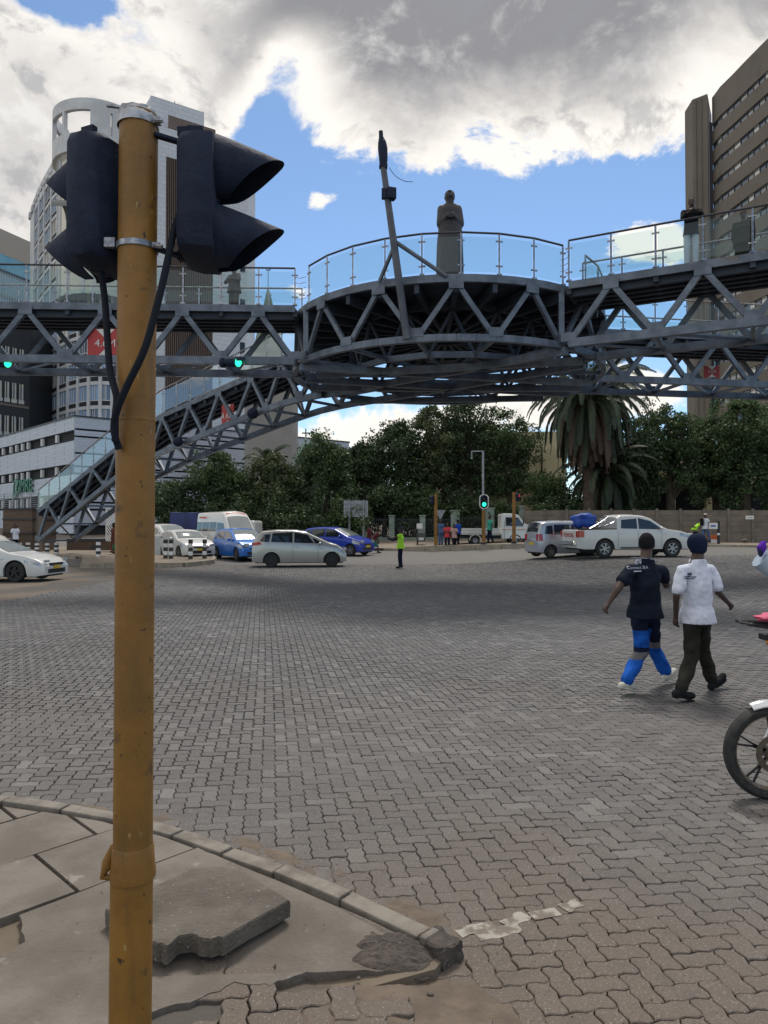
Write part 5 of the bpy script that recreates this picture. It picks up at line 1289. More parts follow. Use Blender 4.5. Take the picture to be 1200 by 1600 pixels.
mk(MPV, name='parked_car', label='white estate car half hidden behind the white saloon and pole', cat='car', loc=gl(262, 42), rz=R(-50), mat='p_white', L=4.2, top=[(a*1.05, b*1.04) for a, b in MPV['top']])
mk(MPV, name='parked_car', label='white car mostly outside the left edge beside the brick block', cat='car', loc=gl(-52, 38.2, .14), rz=R(0), mat='p_white')
WAG = dict(L=3.4, Wd=1.48, rw=.27, sill=.2, axles=(-1.12, 1.22),
    top=[(-1.7, .85), (-1.68, 1.05), (-1.62, 1.30), (-1.52, 1.54), (-1.35, 1.60), (-.6, 1.64), (.2, 1.63), (.6, 1.52), (1.05, 1.14), (1.25, 1.02), (1.5, .94), (1.65, .78), (1.7, .6)],
    belt=[(-1.7, .85), (-1.4, 1.02), (.6, .98), (1.2, .92), (1.7, .58)],
    wins=[[(-1.42, 1.06), (-1.02, 1.04), (-1.02, 1.44), (-1.34, 1.42)], [(-.95, 1.04), (-.15, 1.02), (-.15, 1.49), (-.95, 1.47)], [(-.08, 1.02), (.92, 1.0), (.58, 1.42), (-.08, 1.49)]],
    screen=(.62, 1.15), rear=(-1.66, -1.52), head=[(1.25, .66), (1.62, .62), (1.6, .82), (1.25, .88)], tail=[(-1.69, .74), (-1.50, .74), (-1.54, 1.06), (-1.66, 1.06)], doors=(-.12, .85))
mk(WAG, name='passing_car', label='pale silver boxy small car right behind the white pickup', cat='car', loc=gl(882, 33.4), rz=R(17), mat='p_lilac', tum=.14)
w_ = COL.objects[-1]
PICK = dict(L=5.3, Wd=1.86, rw=.385, sill=.36, axles=(-1.45, 1.63),
    top=[(-2.65, 1.12), (-2.6, 1.17), (-.92, 1.18), (-.90, 1.19), (-.86, 1.70), (-.7, 1.79), (-.2, 1.82), (.35, 1.78), (.7, 1.66), (1.25, 1.30), (1.45, 1.20), (2.0, 1.13), (2.4, 1.02), (2.58, .86), (2.65, .70)],
    belt=[(-2.65, 1.1), (-.9, 1.15), (.9, 1.17), (1.5, 1.1), (2.3, .98), (2.65, .68)],
    wins=[[(-.72, 1.24), (.02, 1.22), (.02, 1.66), (-.68, 1.60)], [(.09, 1.22), (1.18, 1.20), (.62, 1.56), (.09, 1.68)]],
    screen=(.72, 1.40), rear=None, head=[(1.98, .92), (2.55, .80), (2.52, .92), (1.95, 1.05)], tail=None, doors=(-.86, .05, 1.12))
PT = mk(PICK, name='pickup_truck', label='white double cab pickup with roll bars driving behind the two walking men', cat='pickup truck', loc=gl(979, 31.6), rz=R(9), mat='p_white', spokes=6, tum=.22, plate='white')
mb = MB(); mb.box((-1.76, 0, 1.205), (1.62, 1.55, .02)); mb.build('bed_opening', M['dark_void'], PT)
for sg in (-1, 1):
    mb = MB(); mb.box((-1.76, sg*.84, 1.215), (1.75, .07, .035)); mb.build('bed_rail', M['trim'], PT)
    mb = MB(); mb.tube(curve_pts([Vector((-2.05, sg*.78, 1.22)), Vector((-1.6, sg*.72, 1.45)), Vector((-1.15, sg*.62, 1.72))], 12), .035, 8); mb.build('roll_bar', M['chrome'], PT, smooth=True)
    mb = MB(); mb.tube(curve_pts([Vector((-1.85, sg*.80, 1.22)), Vector((-1.3, sg*.78, 1.36)), Vector((-.98, sg*.76, 1.50))], 10), .03, 8); mb.build('roll_bar', M['chrome'], PT, smooth=True)
    mb = MB(); mb.box((-2.62, sg*.80, 1.0), (.10, .17, .28)); mb.build('tail_light', M['tail'], PT, bevel=.02)
    mb = MB(); mb.box((-2.50, sg*.905, 1.0), (.26, .03, .26)); mb.build('tail_light', M['tail'], PT, bevel=.01)
    mb = MB(); mb.box((.0, sg*.90, .42), (1.5, .16, .05)); mb.build('side_step', M['trim'], PT, bevel=.01)
mb = MB(); mb.tube([(-1.12, -.62, 1.72), (-1.12, .62, 1.72)], .035, 8); mb.build('roll_bar', M['chrome'], PT, smooth=True)
mb = MB(); mb.box((-2.70, 0, .60), (.18, 1.5, .16)); mb.build('rear_bumper', M['chrome'], PT, bevel=.03)
mb = MB(); mb.box((-2.655, 0, .92), (.03, 1.3, .48)); tg = mb.build('tailgate', M['p_white'], PT, bevel=.01)
o = text('TOYOTA', .26, M['red_sign'], (0, 0, 0), (0, 0, 0), None, .006); o.parent = PT; o.location = (-2.68, 0, .93); o.rotation_euler = (R(90), 0, R(-90))
# bundle in the blue tarpaulin
M['tarp'] = pm('blue_tarpaulin', (.01, .07, .42), (.008, .05, .3), .45, 0, 4, 3, .3, 12)
def blobby(name, mat, loc, size, seed, rz=0, amp=.22, box=.5, n=26, m=14):
    mb = MB(); mb.ball((0, 0, 0), 1, n, m); out = []
    for v in mb.v:
        v = Vector(v); k = max(abs(v.x), abs(v.y), abs(v.z)); w = v.lerp(v/k*.85, box)*(1+amp*noise.noise(v*1.8+Vector((seed, 0, 0)))+amp*.35*noise.noise(v*6+Vector((0, seed, 0))))
        out.append((w.x*size[0]/2, w.y*size[1]/2, w.z*size[2]/2))
    mb.v = out; o = mb.build(name, M[mat], None, smooth=True); o.location = loc; o.rotation_euler = (0, 0, rz); return o
p = PT.location; rzp = PT.rotation_euler.z; off = Matrix.Rotation(rzp, 3, 'Z')@Vector((-1.92, .1, 1.55))
tag(blobby('tarpaulin_bundle', 'tarp', p+off, (1.05, 1.2, .72), 3, rzp), 'load wrapped in bright blue tarpaulin in the bed of the white pickup', 'bundle')
off = Matrix.Rotation(rzp, 3, 'Z')@Vector((-1.92, .0, 1.26)); M['pinkish'] = pm('pink_cloth', (.42, .25, .22), (.3, .15, .13), .8, 0, 8)
tag(blobby('cloth_bag', 'pinkish', p+off, (.6, 1.0, .2), 8, rzp), 'dull pink bag under the blue tarpaulin bundle on the pickup', 'bag')
# minibus
BUS = dict(L=4.9, Wd=1.72, rw=.32, sill=.26, axles=(-1.45, 1.35),
    top=[(-2.45, 1.2), (-2.43, 1.9), (-2.36, 2.22), (-2.2, 2.32), (1.0, 2.34), (1.25, 2.27), (1.55, 2.0), (2.05, 1.35), (2.25, 1.12), (2.4, .85), (2.45, .62)],
    belt=[(-2.45, 1.15), (1.4, 1.15), (2.1, 1.1), (2.45, .6)],
    wins=[[(-2.3, 1.26), (-1.45, 1.26), (-1.45, 1.78), (-2.28, 1.78)], [(-1.38, 1.26), (-.45, 1.26), (-.45, 1.78), (-1.38, 1.78)], [(-.38, 1.26), (.5, 1.26), (.5, 1.78), (-.38, 1.78)], [(.6, 1.22), (1.72, 1.2), (1.38, 1.72), (.6, 1.76)]],
    screen=(1.50, 2.08), rear=None, head=[(2.0, .72), (2.4, .68), (2.38, .92), (2.0, .98)], tail=None, doors=(.55, -.42))
BV = mk(BUS, name='minibus', label='white high roof minibus with red stickers behind the sky blue hatchback', cat='minibus', loc=gl(352, 41.5), rz=R(-52), mat='p_van', tum=.13, rim='rim_black', roofc=.06)
M['red_band'] = pm('red_sticker', (.55, .10, .08), None, .5)
mb = MB(); mb.grid(lambda u, v: (1.27+.22*u, -.62+1.24*v, 2.20-.24*u+.06*(1-(v*2-1)**2)+.06), 3, 6); mb.build('sticker_band', M['red_band'], BV, smooth=True)
mb = MB(); mb.box((-1.2, -.838, 2.05), (.9, .01, .09)); mb.build('sticker', M['red_band'], BV)
mb = MB(); mb.box((2.47, 0, .95), (.02, 1.1, .12)); mb.build('bonnet_strip', M['trim'], BV)
# covered lorry
LR = thing('covered_lorry', 'lorry body under a dark blue tarpaulin behind the minibus', 'lorry', gl(322, 45.5), R(-6))
M['tarp_dark'] = pm('dark_blue_tarpaulin', (.02, .035, .15), (.012, .02, .09), .5, 0, 1.5, 4, .4, 8)
mb = MB(); mb.grid(lambda u, v: (-1.95+3.9*u, 1.05*math.cos(math.pi*v)*(1 if v not in (0, 1) else 1), 1.0+1.3*min(1, math.sin(math.pi*v)*2.6)+.03*noise.noise(Vector((u*9, v*9, 0)))), 20, 24)
mb.add([(-1.95, -1.05, 1), (-1.95, 1.05, 1), (-1.95, .95, 2.28), (-1.95, -.95, 2.28), (1.95, -1.05, 1), (1.95, 1.05, 1), (1.95, .95, 2.28), (1.95, -.95, 2.28)], [(0, 1, 2, 3), (7, 6, 5, 4)]); mb.build('canvas_cover', M['tarp_dark'], LR)
mb = MB(); mb.box((0, 0, .9), (3.9, 2.0, .2)); mb.build('load_bed', M['trim'], LR)
mb = MB(); mb.box((2.75, 0, 1.15), (1.3, 1.8, 1.3)); mb.build('cab', M['p_white'], LR, bevel=.12)
for x in (-1.2, 2.6):
    for sg in (-1, 1): mb = MB(); mb.lathe([(.2, -.12), (.38, -.12), (.4, 0), (.38, .12), (.2, .12)], (x, sg*.9, .4), 20, 'Y', True); mb.build('wheel', M['rubber'], LR, smooth=True)
# small drop-side truck
KT = thing('drop_side_truck', 'small white drop side truck parked behind the yellow signal poles', 'truck', gl(772, 46.2), R(0))
CABT = [(.35, 1.9), (.42, 1.98), (1.2, 1.98), (1.45, 1.88), (1.85, 1.36), (2.15, 1.20), (2.2, .6)]
mb = MB()
def cab(mb, tab, hw, z0):
    n = len(tab); vs = []
    for sg in (-1, 1):
        for x, z in tab: vs.append((x, sg*(hw-.10*max(0, z-1.15)/.8), z))
        for x, z in tab: vs.append((x, sg*hw, z0))
    f = []
    for i in range(n-1): f += [(i, i+1, 2*n+i+1, 2*n+i)[::-1], (i, i+1, n+i+1, n+i), (2*n+i, 2*n+i+1, 3*n+i+1, 3*n+i)[::-1]]
    f += [(0, n, 3*n, 2*n), (n-1, 2*n-1, 4*n-1, 3*n-1)[::-1]]
    return mb.add(vs, f)
cab(mb, CABT, .80, .42); mb.build('cab', M['p_van'], KT, bevel=.03)
for sg in (-1, 1):
    mb = MB(); mb.add([(x, sg*y, z) for x, y, z in ((.62, .805, 1.22), (1.72, .805, 1.2), (1.42, .765, 1.72), (.62, .755, 1.76))], [(0, 1, 2, 3)]); mb.build('side_window', M['car_glass'], KT)
    mb = MB(); mb.box((.52, sg*.806, 1.0), (.015, .01, 1.1)); mb.build('door_gap', M['trim'], KT)
    mb = MB(); mb.box((1.2, sg*.808, .98), (1.8, .01, .03)); mb.build('side_stripe', M['amber'], KT)
    mb = MB(); mb.box((-.95, sg*.82, .86), (2.4, .04, .38)); dsb = mb.build('drop_side', M['p_van'], KT)
    for h in (.76, .95): mb = MB(); mb.box((-.95, sg*.845, h), (2.36, .02, .02)); mb.build('rib', M['kerb_far'], dsb)
    mb = MB(); mb.box((2.08, sg*.62, .80), (.25, .2, .26)); mb.build('headlight', M['head'], KT, bevel=.03)
    mb = MB(); mb.tube([(1.6, sg*.8, 1.3), (1.68, sg*1.0, 1.4)], .015, 5); mb.box((1.68, sg*1.02, 1.42), (.05, .14, .22)); mb.build('wing_mirror', M['trim'], KT)
mb = MB(); mb.box((-.95, 0, .70), (2.4, 1.62, .08)); mb.build('load_bed', M['p_van'], KT)
mb = MB(); mb.box((-2.15, 0, .86), (.04, 1.62, .38)); mb.build('tail_board', M['p_van'], KT)
mb = MB(); mb.box((-.2, 0, .50), (4.0, .8, .16)); mb.build('chassis', M['trim'], KT)
mb = MB(); mb.box((2.17, 0, .62), (.1, 1.3, .3)); mb.build('grille', M['trim'], KT)
mb = MB(); mb.add([(1.50, -.70, 1.84), (1.50, .70, 1.84), (1.88, .76, 1.36), (1.88, -.76, 1.36)], [(0, 1, 2, 3)][::1]); mb.v = [(x+.02, y, z+.015) for x, y, z in mb.v]; mb.build('windscreen', M['screen_glass'], KT)
for x in (-1.3, 1.2):
    for sg in (-1, 1):
        mb = MB(); mb.lathe([(.16, -.08), (.27, -.09), (.29, 0), (.27, .09), (.16, .08)], (0, 0, 0), 24, 'Y', True); w_ = mb.build('wheel', M['rubber'], KT, smooth=True); w_.location = (x, sg*.70, .29)
        mb = MB(); mb.lathe([(.001, .05*sg), (.12, .06*sg), (.165, .07*sg), (.165, 0)], (0, 0, 0), 18, 'Y'); mb.build('rim', M['metal_grey'], w_, smooth=True)
        mb = MB(); mb.tube([(x+.36*math.cos(a), sg*.79, .30+.36*math.sin(a)) for a in [math.pi*k/10 for k in range(11)]], .035, 5); mb.build('wheel_arch', M['p_van'] if x < 0 else M['trim'], KT)

# motorcycles
M['enamel'] = pm('white_enamel', (.6, .62, .64), None, .2, .3, coat=.6)
M['rusty_rim'] = pm('dull_alloy_rim', (.16, .13, .10), (.10, .08, .065), .45, .7, 30)
def motorcycle(label, loc, rz, seed, detail=True):
    t = thing('motorcycle', label, 'motorcycle', loc, rz, 'motorcycles at the right edge')   # front points to +X; front axle at the origin
    WB = 1.27; rW = .305
    for x0, nm in ((0, 'front_wheel'), (-WB, 'rear_wheel')):
        mb = MB(); tw = .048 if x0 == 0 else .055
        mb.lathe([(rW-.062, -tw*.55), (rW-.045, -tw*.95), (rW-.022, -tw), (rW-.006, -tw*.6), (rW, 0), (rW-.006, tw*.6), (rW-.022, tw), (rW-.045, tw*.95), (rW-.062, tw*.55)], (0, 0, 0), 64, 'Y', True)
        wh = mb.build(nm, M['rubber'], t, smooth=True); wh.location = (x0, 0, rW)
        mb = MB(); mb.lathe([(rW-.062, -.032), (rW-.058, -.034), (rW-.066, -.034), (rW-.075, -.02), (rW-.082, 0), (rW-.075, .02), (rW-.066, .034), (rW-.058, .034), (rW-.062, .032)], (0, 0, 0), 56, 'Y', True); mb.build('rim', M['rusty_rim'], wh, smooth=True)
        for k in range(5):
            a = 2*math.pi*k/5+.35
            mb = MB()
            for sg in (-1, 1):
                mb.bar((math.cos(a)*.03, 0, math.sin(a)*.03), (math.cos(a+sg*.05)*.12, 0, math.sin(a+sg*.05)*.12), .016, .014, up=(0, 1, 0))
                mb.bar((math.cos(a+sg*.05)*.12, 0, math.sin(a+sg*.05)*.12), (math.cos(a+sg*.13)*(rW-.075), 0, math.sin(a+sg*.13)*(rW-.075)), .012, .012, up=(0, 1, 0))
            mb.build('spoke_pair', M['rim_black'], wh)
        mb = MB(); mb.tube([(0, -.07, 0), (0, .07, 0)], .026, 14); mb.tube([(0, -.035, 0), (0, .035, 0)], .045, 16); mb.build('hub', M['trim'], wh, smooth=True)
        mb = MB(); yb = .05
        # brake disc with round holes between an outer and an inner ring
        mb.lathe([(.085, yb-.002), (.122, yb-.002), (.122, yb+.002), (.085, yb+.002)], (0, 0, 0), 48, 'Y', True); mb.lathe([(.035, yb-.002), (.058, yb-.002), (.058, yb+.002), (.035, yb+.002)], (0, 0, 0), 24, 'Y', True)
        for k in range(10): a = math.pi*2*k/10; mb.bar((math.cos(a)*.055, yb, math.sin(a)*.055), (math.cos(a)*.088, yb, math.sin(a)*.088), .012, .004, up=(0, 1, 0))
        mb.build('brake_disc', M['rusty_rim'], wh)
    fk = Vector((-.42, 0, .98)); 
    for sg in (-1, 1):
        mb = MB(); a = Vector((0, sg*.085, rW)); b = Vector((-.14, sg*.085, rW+.32)); c = Vector((fk.x, sg*.085, fk.z-.06)); mb.tube([a-Vector((-.015, 0, .02)), a, b], [.022, .026, .024], 12); mb.build('fork_slider', M['enamel'], t, smooth=True)
        mb = MB(); mb.tube([b, c], .016, 10); mb.build('fork_tube', M['chrome'], t, smooth=True)
        mb = MB(); mb.tube([Vector((-1.27, sg*.09, rW)), Vector((-.55, sg*.10, .36))], .018, 8); mb.build('swingarm', M['trim'], t, smooth=True)
        mb = MB(); mb.tube([Vector((-1.22, sg*.13, rW+.02)), Vector((-1.05, sg*.13, .70))], .03, 8); mb.build('shock_absorber', M['chrome'], t, smooth=True)
        mb = MB(); mb.tube(curve_pts([Vector((-.44, 0, .99)), Vector((-.46, sg*.18, 1.06)), Vector((-.56, sg*.36, 1.03))], 10), .012, 8); mb.build('handlebar', M['trim'], t, smooth=True)
        mb = MB(); mb.tube([(-.47, sg*.26, 1.05), (-.44, sg*.36, 1.22)], .006, 5); mb.ball((-.44, sg*.38, 1.26), (.02, .07, .045), 10, 6); mb.build('mirror', M['trim'], t, smooth=True)
        mb = MB(); mb.ball((-1.50, sg*.18, .66), (.04, .035, .03), 8, 5); mb.build('indicator', M['amber'], t, smooth=True)
    def mud(r0, a0, a1, w, x0, mt):
        mb = MB()
        for sgn, dr in ((1, 0), ):
            mb.grid(lambda u, v: (x0+(r0-.010*(2*v-1)**2*1.5)*math.cos(R(a0+(a1-a0)*u)), (2*v-1)*w*(1-.25*abs(2*u-1)**4), rW+(r0-.03*(2*v-1)**2)*math.sin(R(a0+(a1-a0)*u))), 28, 8)
            mb.grid(lambda u, v: (x0+(r0-.006-.010*(2*v-1)**2*1.5)*math.cos(R(a0+(a1-a0)*(1-u))), (2*v-1)*w*(1-.25*abs(2*u-1)**4), rW+(r0-.006-.03*(2*v-1)**2)*math.sin(R(a0+(a1-a0)*(1-u)))), 28, 8)
        mb.build('mudguard', M[mt], t, smooth=True)
    mud(rW+.035, 66, 168, .062, 0, 'enamel'); mud(rW+.05, 30, 150, .08, -1.27, 'trim')
    mb = MB(); mb.tube([(-.42, 0, .98), (-.55, 0, .45), (-.85, 0, .32)], .028, 8); mb.tube([(-.44, 0, .86), (-.85, 0, .72), (-1.5, 0, .74)], .025, 8); mb.build('frame', M['trim'], t, smooth=True)
    mb = MB(); mb.ball((-.70, 0, .88), (.26, .14, .13), 18, 10); mb.build('fuel_tank', M['red_band'], t, smooth=True)
    mb = MB(); mb.ball((-1.15, 0, .83), (.38, .13, .06), 18, 8); mb.build('seat', M['rubber'], t, smooth=True)
    mb = MB(); mb.box((-.72, 0, .45), (.30, .24, .24)); mb.tube([(-.62, 0, .5), (-.52, 0, .70)], .07, 10); mb.build('engine', M['metal_grey'], t, bevel=.02)
    mb = MB(); mb.tube([(-.6, -.14, .45), (-.62, -.16, .25), (-.95, -.16, .27), (-1.5, -.17, .38)], [.022, .022, .04, .045], 10); mb.build('exhaust', M['chrome'], t, smooth=True)
    mb = MB(); mb.ball((-.34, 0, .93), (.07, .09, .09), 14, 8); mb.build('headlight', M['head'], t, smooth=True)
    mb = MB(); mb.box((-.105, .055, rW+.065), (.05, .05, .09), 0, Matrix.Rotation(R(25), 3, 'Y')); mb.build('brake_caliper', M['trim'], t, bevel=.006)
    mb = MB(); mb.tube(curve_pts([Vector((-.10, .08, rW+.10)), Vector((-.16, .12, rW+.32)), Vector((-.30, .12, .80)), Vector((-.46, .2, 1.04))], 18), .005, 6); mb.build('brake_cable', M['cable'], t, smooth=True)
    for y in (-.14, -.045, .045, .14): mb = MB(); mb.tube([(-1.35, y, .86), (-1.78, y, .87)], .008, 6); mb.build('rack_bar', M['trim'], t)
    for y in (-.15, .15): mb = MB(); mb.tube(curve_pts([Vector((-1.25, y, .80)), Vector((-1.55, y, .83)), Vector((-1.84, y*.8, .87))], 8), .014, 8); mb.build('grab_rail', M['trim'], t, smooth=True)
    mb = MB(); mb.tube([(-1.80, -.15, .87), (-1.85, 0, .87), (-1.80, .15, .87)], .012, 8); mb.build('rack_end', M['trim'], t, smooth=True)
    mb = MB(); mb.box((-1.62, 0, .74), (.08, .14, .06)); mb.build('tail_light', M['trim'], t, bevel=.01)
    return t
q = GP(1201, 4.72)
motorcycle('motorcycle with white mudguard, its front wheel cut by the right edge', (q.x, 4.72, U(q.x, 4.72)), R(180), 1)
q = P(1176, 1000, 6.55)
m2 = motorcycle('black motorcycle further back, only its rear rack reaching into view at right', (q.x+1.86, 6.7, U(5, 6.7)), R(-3), 2)
for ch in KIDS(m2):
    if ch.name.split('.')[0] in ('rear_wheel',): pass
M['pink'] = pm('pink_cloth_bright', (.55, .08, .17), None, .7)
pk_ = blobby('pink_bundle', 'pink', (q.x+.36, 6.68, .93), (.5, .3, .085), 4, 0, .3, .2); tag(pk_, 'pink cloth bundle on the rack of the black motorcycle', 'bundle')
# ---------------------------------------------------------------- signals, signs, bollards
def head_small(parent, c, facing, s=1.0, lit=None, border=False, n=2):
    hh = .36*n*.8*s; mb = MB(); M3 = Matrix.Rotation(facing, 3, 'Z'); c = Vector(c)
    prof = [(.14*s*math.cos(a), (hh/2-.14*s if math.sin(a) > 0 else -(hh/2-.14*s))+.14*s*math.sin(a)) for a in [2*math.pi*(k+.5)/16 for k in range(16)]]
    vs = [(x, y, z) for x in (-.09*s, .06*s) for y, z in prof]; m = len(prof); mb.add(vs, [tuple(range(m))[::-1], tuple(range(m, 2*m))]+[(k, (k+1) % m, m+(k+1) % m, m+k) for k in range(m)])
    mb.v = [tuple(M3@Vector(v)+c) for v in mb.v]; hd = mb.build('signal_head', M['black'], parent)
    if border:
        mb = MB(); a_ = [(y*1.42, z*1.18) for y, z in prof]; b_ = [(y*1.75, z*1.30) for y, z in prof]; f_ = []
        vs = [(.0, y, z) for y, z in a_]+[(.0, y, z) for y, z in b_]+[(.015, y, z) for y, z in a_]+[(.015, y, z) for y, z in b_]
        for k in range(m): f_ += [(2*m+k, 2*m+(k+1) % m, 3*m+(k+1) % m, 3*m+k), (k, m+k, m+(k+1) % m, (k+1) % m), (m+k, 3*m+k, 3*m+(k+1) % m, m+(k+1) % m)]
        mb.add(vs, f_); mb.v = [tuple(M3@Vector(v)+c) for v in mb.v]; mb.build('backboard_border', M['white'], hd)
        mb = MB(); vs = [(-.005, y, z) for y, z in a_]+[(-.012, y, z) for y, z in a_]; mb.add(vs, [tuple(range(m)), tuple(range(m, 2*m))[::-1]]); mb.v = [tuple(M3@Vector(v)+c) for v in mb.v]; mb.build('backboard', M['black'], hd)
    for k in range(n):
        z = (n-1)/2*.29*s-k*.29*s; mb = MB(); mb.ball((.06*s, 0, z), (.03, .105*s, .105*s), 14, 8); mb.v = [tuple(M3@Vector(v)+c) for v in mb.v]; mb.build('lens', M[(lit or {}).get(k, 'lens')], hd, smooth=True)
        mb = MB(); mb.grid(lambda u, v: ((.06+.2*v*(.35+.65*math.sin(math.pi*u)))*s, math.cos(math.pi*(1.15-1.3*u))*.115*s, z+math.sin(math.pi*(1.15-1.3*u))*.115*s), 12, 3); mb.v = [tuple(M3@Vector(v)+c) for v in mb.v]; mb.build('visor', M['black'], hd, smooth=True)
    return hd
def far_signal(px, d, pytop, label, base_h=.16):
    g = GP(px, d); t = thing('traffic_light', label, 'traffic light', (g.x, d, g.z+base_h), 0, 'signal poles across the junction'); h = P(px, pytop, d).z-g.z-base_h
    mb = MB(); mb.tube([(0, 0, 0), (0, 0, h)], [.11, .095], 16); mb.build('pole', M['yellow'], t, smooth=True)
    mb = MB(); mb.lathe([(.16, 0), (.16, .12), (.11, .16)], (0, 0, 0), 14); mb.build('base_collar', M['trim'], t); return t, h
t, h = far_signal(681, 43.9, 772, 'yellow signal pole nearest the pedestrians with heads facing away'); head_small(t, (-.18, .05, h-.35), R(130), .9, n=2); mb = MB(); mb.bar((0, 0, h-.25), (-.18, .05, h-.25), .03, .03); mb.build('bracket', M['black'], t)
t, h = far_signal(755.5, 42.6, 797, 'yellow signal pole with white bordered head showing green', .24); head_small(t, (.03, -.02, h+.50), R(-90), 1.15, {1: 'green_lamp'}, True)
t, h = far_signal(803, 42.0, 769, 'yellow signal pole with red lamps on its right side in front of the small truck', .24); head_small(t, (.27, .05, h-.3), R(-50), .85, {0: 'red_lamp'}); mb = MB(); mb.bar((0, 0, h-.22), (.27, .05, h-.22), .03, .03); mb.build('bracket', M['black'], t)
LP = thing('lamp_post', 'thin grey lamp post with square arm above the green signal', 'lamp post', gl(755, 45.0, .15))
lp = LP.location; a = P(755, 705, 45)-lp; b = P(737, 705, 45)-lp; c = P(737, 716, 45)-lp
mb = MB(); mb.tube([(0, 0, 0), (0, 0, a.z)], .075, 10); mb.build('post', M['metal_grey'], LP, smooth=True)
mb = MB(); mb.bar(a, b, .07, .07); mb.build('arm', M['metal_grey'], LP); mb = MB(); mb.bar(b, c, .06, .06); mb.box(c, (.12, .12, .1)); mb.build('drop_arm', M['metal_grey'], LP)
# signals and height boards on the bridge
for px, py, d, lb, dark in ((6, 568, 20.2, 'green lit traffic signal on the bridge chord at the left edge', 0), (365, 567, 20.15, 'green lit traffic signal on the bridge chord right of the pole', 0), (278, 690, 29.8, 'dark signal lamp seen from behind, lower on the stair truss', 1), (395, 646, 26.6, 'dark signal lamp seen from behind, higher on the stair truss', 1)):
    q = P(px, py, d); t = thing('bridge_signal', lb, 'traffic signal', tuple(q), 0, 'signals hung on the footbridge')
    s = .95 if not dark else 1.0; mb = MB()
    if not dark:
        mb.lathe([(.001, -.24), (.10, -.22), (.115, -.1), (.115, .12), (.10, .14), (.001, .15)], (0, 0, 0), 16, 'X'); mb.build('housing', M['black'], t, smooth=True)
        mb = MB(); mb.lathe([(.001, -.13), (.10, -.12), (.14, -.08), (.14, .0)], (-.26, .0, .0), 16, 'X'); mb.build('rear_cap', M['black'], t, smooth=True)
        mb = MB(); mb.ball((.14, -.06, 0), (.09, .10, .12), 14, 9); mb.build('lens', M['green_lamp'], t, smooth=True)
        mb = MB(); mb.grid(lambda u, v: (.10+.22*v, -.03-.13*math.cos(math.pi*(u)), .02+.14*math.sin(math.pi*u)), 10, 3); mb.build('visor', M['black'], t, smooth=True)
        mb = MB(); mb.bar((-.1, 0, 0), (-.1, .3, .02), .05, .05); mb.build('bracket', M['black'], t)
    else:
        mb.ball((0, 0, 0), (.22, .16, .2), 14, 9); mb.build('housing', M['black'], t, smooth=True); mb = MB(); mb.bar((0, 0, 0), (.2, .3, 0), .05, .05); mb.build('bracket', M['black'], t)
        mb = MB(); mb.lathe([(.21, 0), (.17, .2)], (0, 0, 0), 16, 'Y'); mb.build('visor', M['black'], t, smooth=True)
M['sign_white'] = pm('sign_white', (.62, .62, .6), None, .5)
def height_board(pa, pb, d, txt, label, ry=0, slant=0):
    a, b = P(pa[0], pb[1], d), P(pb[0], pa[1], d); w, h = b.x-a.x, b.z-a.z; c = (a+b)/2
    t = thing('height_board', label, 'sign', tuple(c), slant, 'red height limit boards')
    mb = MB(); mb.box((0, 0, 0), (w, .03, h)); mb.build('panel', M['red_sign'], t)
    for sg in (-1, 1):
        mb = MB(); k = w*.26; mb.add([(-k, -.018, sg*h/2*.98), (k, -.018, sg*h/2*.98), (0, -.018, sg*h*.17)], [(0, 1, 2)]); mb.build('white_notch', M['sign_white'], t)
    o = text(txt, h*.36, M['sign_white'], (0, 0, 0), (R(90), 0, 0), None, .004); o.parent = t; o.location = (0, -.022, 0); return t
height_board((137, 514), (193, 560), 20.15, '4.6M', 'large red 4.6M height board on the left bridge span beside the yellow pole')
height_board((344, 632), (368, 668), 28.3, '4.6M', 'smaller red 4.6M height board hung on the stair truss', slant=R(-28))
height_board((1100, 572), (1124, 590), 24.6, '4.6M', 'red height board low on the far right bridge span')
# mast on the platform front
MS = thing('camera_mast', 'dark leaning mast with a wrapped lamp and small box bolted to the round platform', 'mast', tuple(P(636, 530, 17.75)))
ml_ = MS.location; M['mast'] = pm('dark_mast_paint', (.05, .055, .075), (.09, .10, .12), .45, .2, 1.2)
def mq(px, py, d=17.65): return P(px, py, d)-ml_
mb = MB(); mb.tube([mq(636, 530), mq(616, 385), mq(599, 262)], [.10, .09, .075], 12); mb.build('post', M['mast'], MS, smooth=True)
mb = MB(); mb.tube([mq(618, 380), mq(592, 442, 18.0)], .05, 8); mb.build('brace', M['steel'], MS, smooth=True)
mb = MB(); mb.tube([mq(618, 378), mq(698, 432, 17.75)], .055, 8); mb.build('brace', M['steel'], MS, smooth=True)
mb = MB(); mb.tube([mq(599, 262), mq(599, 250), mq(598, 232), mq(597, 222), mq(595.5, 214), mq(595, 205)], [.08, .105, .12, .10, .055, .05], 12); mb.build('wrapped_lamp', M['black'], MS, smooth=True)
mb = MB(); c = mq(599, 260); mb.box(c, (.20, .16, .10), 0, Matrix.Rotation(R(8), 3, 'Y')); mb.build('lamp_clamp', M['black'], MS, bevel=.01)
c = mq(611, 303, 17.6); mb = MB(); mb.box(c, (.22, .2, .28), R(20)); mb.build('camera_box', M['black'], MS, bevel=.02); c = mq(600, 303, 17.6); mb = MB(); mb.box(c, (.12, .12, .24)); mb.build('mounting_plate', M['black'], MS)
mb = MB(); mb.tube(curve_pts([mq(608, 262), mq(618, 275), mq(632, 283), mq(645, 284)], 18), .008, 5); mb.build('loose_wire', M['cable'], MS)
